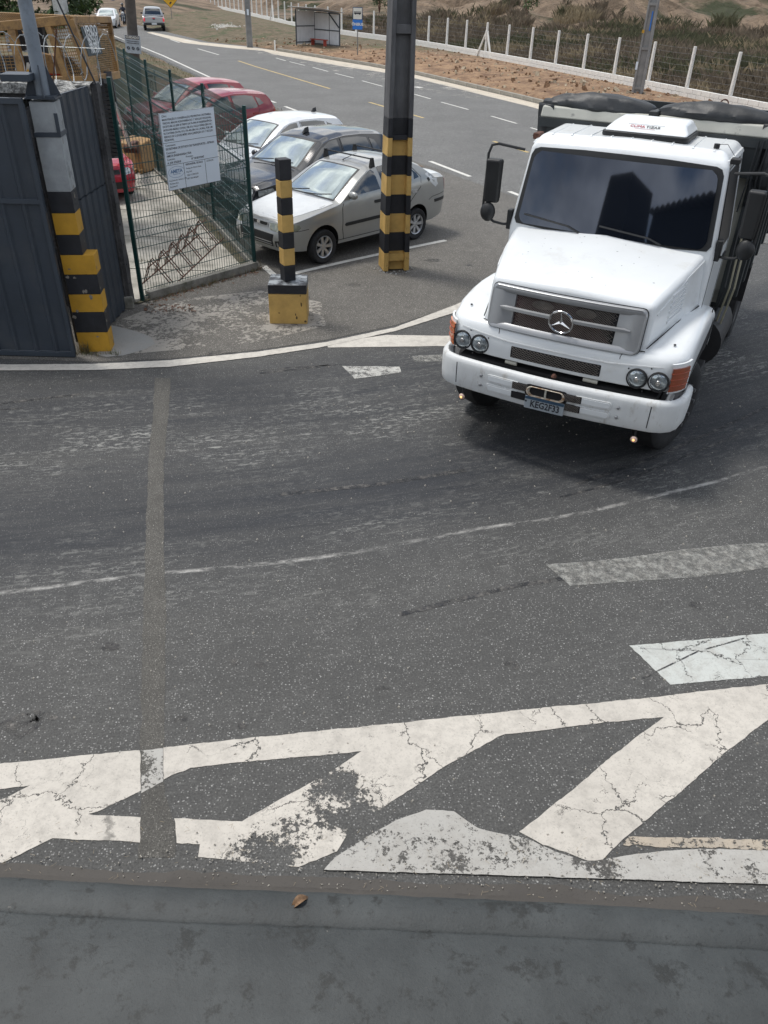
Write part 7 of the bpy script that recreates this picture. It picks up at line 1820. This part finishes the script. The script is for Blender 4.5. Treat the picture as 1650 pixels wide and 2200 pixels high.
# tie loops on the body
for (x, y) in ((.22, y1 - .02), (.62, y0 - .20)):
    z = 2.70 if y > 4 else 2.62; pts = [(x - .055, y, z)] + [(x - .055 * cos(a), y, z + .10 + .055 * sin(a)) for a in [pi * k / 8 for k in range(9)]] + [(x + .055, y, z)]
    MB().tube(pts, .010, 6).build('tie_loop', RUST, db)
MB().prism([(-1.17, y0 + .05), (1.17, y0 + .05), (1.17, y1 - .05), (-1.17, y1 - .05)], 1.3, 1.32).build('load_bed', BODYD, db)
for s in (-1, 1):
    MB().box((s * 1.04, 4.25, 1.0), (.5, .04, .5)).build('mudguard', RUBBER, db)
# ------------------------------------------------------------------ yellow machine with its screen cage, behind the yard wall
CATY = mat('machine_yellow', (.34, .20, .075), .6, var=.2, scale=3, dirt=(.13, .075, .035), dscale=6, dlo=.48, dhi=.66)
MDARK = mat('machine_black', (.02, .022, .028), .55, var=.3, scale=5)
def at_y(px_, py_, y): r = ray(px_, py_); t = y / r.y; return Vector((r.x * t, y, CAM_H + r.z * t))
mc = thing('caged_loader', 'yellow machine with a mesh cage and hand painted sale board behind the wall', 'machine')
Y0, Y1 = 14.6, 16.6
def Q(px_, py_, y=Y0): return at_y(px_, py_, y)
MB().bar(Q(-60, 62), Q(151, 42), .11, .13).build('top_beam', CATY, mc, bevel=.01)
MB().bar(Q(151, 42), Q(234, 42, Y1), .10, .10).build('top_beam', CATY, mc, bevel=.01)
MB().bar(Q(-60, 30, Y1), Q(234, 42, Y1), .09, .09).build('top_beam', CATY, mc, bevel=.01)
for a, c_, w_ in (((25, 60), (52, 180), .13), ((-30, 60), (-10, 180), .12), ((58, 58), (80, 180), .07), ((101, 48), (148, 178), .10), ((151, 42), (196, 175), .13), ((139, 44), (139, 46), .1)):
    MB().bar(Q(*a), Q(*c_), w_, .10).build('cage_post', CATY, mc, bevel=.008)
MB().bar(Q(234, 42, Y1), Q(252, 162, Y1), .08, .08).build('cage_post', CATY, mc)
MB().bar(Q(190, 172), Q(253, 160, Y1), .10, .12).build('cage_sill', CATY, mc, bevel=.01); MB().bar(Q(-60, 176), Q(190, 172), .12, .12).build('cage_sill', CATY, mc, bevel=.01)
def screen(a, b_, c_, d, nu, nv, r, name='mesh_screen', m=CATY, kind='stuff'):
    """a-b top edge, d-c bottom edge"""
    k = MB()
    for i in range(nu + 1): t_ = i / nu; k.tube([a.lerp(b_, t_), d.lerp(c_, t_)], r, 3, cap=False)
    for j in range(nv + 1): t_ = j / nv; k.tube([a.lerp(d, t_), b_.lerp(c_, t_)], r, 3, cap=False)
    o = k.build(name, m, mc, fix=False); o['kind'] = kind
A_, B_, C_, D_ = Q(153, 43), Q(234, 43, Y1), Q(252, 158, Y1), Q(190, 170)
screen(A_, B_, C_, D_, 26, 26, .007)
screen(Q(108, 50), Q(150, 46), Q(188, 165), Q(150, 168), 9, 17, .006); screen(Q(-55, 66), Q(24, 62), Q(50, 165), Q(-40, 168), 9, 15, .006)
screen(Q(-60, 56), Q(151, 38), Q(234, 36, Y1), Q(-60, 26, Y1), 60, 12, .006, 'top_screen')
# sale board wired on the end screen
nS = (B_ - A_).cross(D_ - A_).normalized(); nS = nS if nS.x > 0 else -nS
def onS(u, v, o_=.02): return A_.lerp(B_, u).lerp(D_.lerp(C_, u), v) + nS * o_
s4 = [onS(.14, .12), onS(.56, .10), onS(.56, .60), onS(.14, .62)]
bx = MB(); bx.add(s4 + [p + nS * .012 for p in s4], [(0, 1, 2, 3), (7, 6, 5, 4), (0, 4, 5, 1), (1, 5, 6, 2), (2, 6, 7, 3), (3, 7, 4, 0)]); bx.build('sale_board', mat('slate_board', (.07, .085, .09), .8, var=.3, scale=6), mc)
CH = mat('chalk_white', (.70, .72, .72), .8)
exS = (s4[1] - s4[0]).normalized(); wS = (s4[1] - s4[0]).length
for k, (tx, v) in enumerate((('VENDO', .19), ('9885507', .35), ('988904', .50))):
    o = text_mesh('lettering', tx, .20, CH, mc, frame(onS(.35, v, .045), exS, s4[0] - s4[3]), .001, bold=.004, squash=1.0 if k == 0 else .85)
# machinery inside the cage
MB().hexa([Q(-60, 172, 15.2), Q(190, 170, 15.2), Q(200, 168, 16.4), Q(-60, 168, 16.4), Q(-60, 118, 15.2), Q(150, 122, 15.2), Q(160, 122, 16.4), Q(-60, 116, 16.4)]).build('engine_deck', MDARK, mc, bevel=.02)
MB().hexa([Q(30, 172, 15.0), Q(82, 172, 15.0), Q(90, 168, 15.6), Q(40, 168, 15.6), Q(38, 120, 15.0), Q(78, 120, 15.0), Q(84, 120, 15.6), Q(45, 120, 15.6)]).build('side_panel', MDARK, mc, bevel=.01)
text_mesh('lettering', 'CAT', .26, CH, mc, frame(Q(62, 151, 14.96), Q(90, 150, 14.96) - Q(50, 151, 14.96), (0, 0, 1)), .002, bold=.014, squash=.9)
tri = [Q(54, 156, 14.93), Q(66, 156, 14.93), Q(60, 148, 14.93)]; MB().add(tri, [(0, 1, 2)]).build('decal_triangle', YS, mc)
MB().bar(Q(92, 158, 14.95), Q(130, 160, 14.95), .05, .02).build('red_stripe', TAILR, mc)
MB().bar(Q(80, 132, 15.0), Q(140, 146, 15.0), .10, .3).build('yellow_rail', CATY, mc, bevel=.01)
for a, c_ in (((80, 50), (96, 140)), ((34, 66), (52, 108))): MB().bar(Q(*a, 15.3), Q(*c_, 15.3), .17, .12).build('inner_strut', MDARK, mc)
MB().bar(Q(28, 60, 15.6), Q(52, 88, 15.6), .2, .12).build('yellow_arm', CATY, mc, bevel=.01); MB().bar(Q(72, 52, 15.6), Q(84, 96, 15.6), .24, .10).build('yellow_arm', CATY, mc, bevel=.01)
BAGW = mat('white_sheet', (.56, .57, .58), .8, var=.2, scale=4, dirt=(.1, .1, .1), dscale=5, dlo=.55, dhi=.6)
for a, b_, c_, d in (((105, 60), (118, 60), (150, 150), (132, 150)), ((10, 70), (24, 70), (30, 110), (16, 112)), ((40, 66), (58, 66), (70, 112), (50, 112))):
    MB().hexa([Q(*d, 15.9), Q(*c_, 15.9), Q(*c_, 16.0), Q(*d, 16.0), Q(*a, 15.9), Q(*b_, 15.9), Q(*b_, 16.0), Q(*a, 16.0)]).build('white_sheet', BAGW, mc)
# hull and running gear behind the wall, dark column seen right of the pillar
MB().box((-9.2, 16.0, 1.5), (5.0, 1.9, 1.5)).build('hull', MDARK, mc, bevel=.05)
MB().bar(at_y(222, 170, 15.2), at_y(246, 340, 15.0), .10, .30).build('track_frame', MDARK, mc)
b = MB()
for k in range(17): t_ = k / 16; p = at_y(218, 180, 15.1).lerp(at_y(243, 330, 14.9), t_); b.box(p, (.24, .12, .05), (0, .12, 0))
b.build('track_pads', CHAS, mc)['kind'] = 'stuff'
MB().bar(at_y(230, 160, 15.6), at_y(241, 212, 15.9), .15, .15).build('ram_sleeve', MDARK, mc)
rp = [at_y(240, 210, 15.9), at_y(281, 318, 19.6)]; MB().tube(rp, .045, 10).build('ram_rod', mat('ram_chrome', (.62, .64, .65), .25, metal=.5), mc, smooth=True)
bk0 = at(293, 372, 0); V = [(-.30, -.35, 0), (.42, -.35, 0), (.48, .45, 0), (-.35, .45, 0), (-.34, -.15, .62), (.20, -.15, .58), (.24, .45, .66), (-.36, .45, .70)]
e = Matrix.Rotation(-.3, 3, 'Z'); MB().hexa([e @ Vector(v) + Vector((bk0.x, bk0.y + .2, .06)) for v in V]).build('bucket', CATY, mc, bevel=.03)
for k in range(4): p = e @ Vector((-.2 + k * .19, -.42, .05)); MB().box(p + Vector((bk0.x, bk0.y + .2, .06)), (.07, .2, .07)).build('bucket_tooth', CATY, mc)
MB().tube([rp[1] + Vector((-.15, 0, -.02)), rp[1] + Vector((.18, 0, -.02))], .09, 12).build('ram_pin', RUST, mc, smooth=True)
MB().bar(rp[1] + Vector((0, 0, 0)), Vector((bk0.x, bk0.y + .3, .6)), .16, .2).build('bucket_link', RUST, mc, bevel=.02)

# ------------------------------------------------------------------ motorcycles and riders
def skin_body(name, m, par, joints, edges, sub=1):
    me = bpy.data.meshes.new(name); me.from_pydata([j[0] for j in joints], edges, []); me.materials.append(m)
    o = bpy.data.objects.new(name, me); C.objects.link(o); o.parent = par
    md = o.modifiers.new('skin', 'SKIN'); md.use_smooth_shade = True
    for k, v in enumerate(me.skin_vertices[0].data): v.radius = (joints[k][1], joints[k][1]); v.use_root = (k == 0)
    o.modifiers.new('sub', 'SUBSURF').levels = sub; o.modifiers['sub'].render_levels = sub
    return o
JKT = mat('dark_jacket', (.025, .03, .045), .8, var=.3); JNS = mat('dark_jeans', (.03, .035, .05), .9); SKN = mat('skin_brown', (.24, .13, .085), .6); HLM = mat('black_helmet', (.02, .02, .022), .2, coat=.5)
def rider(pos, rz, label):
    p = thing('person', label, 'person', pos, rz)
    J = [((0, .12, .86), .15), ((0, .08, 1.08), .15), ((0, .0, 1.32), .16), ((0, -.03, 1.44), .065), ((0, -.05, 1.52), .07),
         ((.19, .0, 1.33), .075), ((.30, -.18, 1.10), .055), ((.30, -.42, 1.02), .04), ((-.19, .0, 1.33), .075), ((-.30, -.18, 1.10), .055), ((-.30, -.42, 1.02), .04)]
    skin_body('jacket_torso', JKT, p, J, [(0, 1), (1, 2), (2, 3), (3, 4), (2, 5), (5, 6), (6, 7), (2, 8), (8, 9), (9, 10)])
    J = [((0, .14, .84), .15), ((.13, .05, .82), .10), ((.22, -.28, .78), .075), ((.22, -.10, .40), .055), ((.22, -.22, .33), .045), ((-.13, .05, .82), .10), ((-.22, -.28, .78), .075), ((-.22, -.10, .40), .055), ((-.22, -.22, .33), .045)]
    skin_body('trousers', JNS, p, J, [(0, 1), (1, 2), (2, 3), (3, 4), (0, 5), (5, 6), (6, 7), (7, 8)])
    V, F = ellipsoid((0, -.06, 1.64), (.125, .15, .145), 16, 10); h = MB().add(V, F).build('helmet', HLM, p, smooth=True)
    V, F = ellipsoid((0, -.15, 1.63), (.09, .065, .06), 12, 8); MB().add(V, F).build('visor', GLASS, h, smooth=True)
    for s in (-1, 1): V, F = ellipsoid((s * .31, -.47, 1.01), (.04, .055, .035), 8, 6); MB().add(V, F).build('hand', SKN, p, smooth=True)
    return p
def motorbike(pos, rz, label):
    t_ = thing('motorcycle', label, 'motorcycle', pos, rz)
    for y in (-.66, .62):
        b = MB(); b.lathe([(-.045, .24), (-.05, .28), (-.02, .305), (.02, .305), (.05, .28), (.045, .24)], 24, (0, y, .305)); b.build('tyre', RUBBER, t_, smooth=True)
        b = MB(); b.lathe([(-.02, .24), (.02, .24), (.02, .21), (-.02, .21)], 20, (0, y, .305), close=True)
        for k in range(6): a = k * pi / 3; b.bar((0, y, .305), (0, y + .22 * cos(a), .305 + .22 * sin(a)), .02, .02)
        b.build('rim', CHAS, t_)
    for s in (-1, 1): MB().tube([(s * .08, -.66, .305), (s * .09, -.42, .98)], .022, 6).build('fork', CHROME, t_); MB().tube([(s * .06, -.40, 1.0), (s * .2, -.36, 1.06), (s * .36, -.30, 1.04)], .014, 6).build('handlebar', CHAS, t_); MB().tube([(s * .25, -.36, 1.06), (s * .28, -.38, 1.2)], .008, 5).build('mirror_stem', CHAS, t_); MB().add(*ellipsoid((s * .29, -.38, 1.23), (.06, .02, .04), 10, 6)).build('mirror', CHAS, t_)
    V, F = ellipsoid((0, -.12, .80), (.14, .27, .14), 14, 8); MB().add(V, F).build('fuel_tank', CHAS, t_, smooth=True)
    MB().box((0, .30, .80), (.24, .6, .09)).build('seat', RUBBER, t_, bevel=.03); MB().box((0, -.02, .45), (.26, .40, .32)).build('engine', CHAS, t_, bevel=.04)
    V, F = ellipsoid((0, -.50, .95), (.14, .09, .13), 14, 8); f = MB().add(V, F).build('headlamp_cowl', mat('white_cowl', (.6, .62, .64), .3), t_, smooth=True)
    MB().lathe([(.0, .075), (-.02, .05), (-.025, 0)], 12, (0, -.585, .95), (0, 1, 0)).build('headlamp', LENS, t_, smooth=True)
    MB().box((0, -.66, .64), (.10, .38, .03), (.12, 0, 0)).build('mudguard', CHAS, t_, bevel=.01)
    MB().tube([(.13, .0, .35), (.15, .7, .42)], .035, 8).build('exhaust', CHROME, t_, smooth=True)
    return t_
pm = at(264, 54); rzm = radians(10); off = Vector((0, .66, 0))
motorbike(pm + off, rzm, 'dark motorcycle with a white headlamp cowl riding beside the far white car')
rider(pm + off, rzm, 'person in dark clothes and a black helmet on the motorcycle beside the far white car')
pm2 = Vector((-31.2, 93.5, .0)); r_ = ray(211, 12); k_ = 89.5 / r_.y; pm2 = Vector((r_.x * k_, 89.5, 0))
motorbike(pm2, rzm, 'motorcycle almost wholly hidden behind the far white car').scale = (.84,) * 3; rider(pm2, rzm, 'person in a dark helmet whose head shows above the far white car').scale = (.84,) * 3

# ------------------------------------------------------------------ gatehouse and canopy behind the viewer (seen mirrored in the windscreens)
GH = mat('gatehouse_wall', (.035, .037, .04), .8, var=.15); RF = mat('canopy_sheet', (.06, .062, .065), .7, var=.2, scale=2)
ghs = thing('gatehouse', 'dark gatehouse block standing behind the viewpoint, mirrored in the truck windscreen', 'building', (0, 0, 0))
MB().hexa([(-6.0, -2.6, .12), (-3.3, -2.6, .12), (-3.3, -.5, .12), (-6.0, -.5, .12), (-5.6, -2.6, 5.25), (-4.35, -2.6, 5.25), (-4.35, -.5, 5.25), (-5.6, -.5, 5.25)]).build('wall_block', GH, ghs)
cn = thing('corrugated_canopy', 'dark corrugated canopy roof behind the viewpoint, mirrored in the truck windscreen', 'canopy', (0, 0, 0))
b = MB(); rows = []
xs = [-3.2 + .04 * k for k in range(0, 231)]
rows = [[(x, y, zz_ + (x + 3.2) * .10 + .04 * sin(x * 2 * pi / .24)) for x in xs] for y, zz_ in ((-.8, 4.42), (-6.5, 4.7))]
b.grid(rows); o = b.build('roof_sheet', RF, cn, smooth=True); o.modifiers.new('s', 'SOLIDIFY').thickness = .02
MB().box((1.4, -1.2, 2.35), (9.0, .2, 4.2)).build('back_wall', GH, cn)
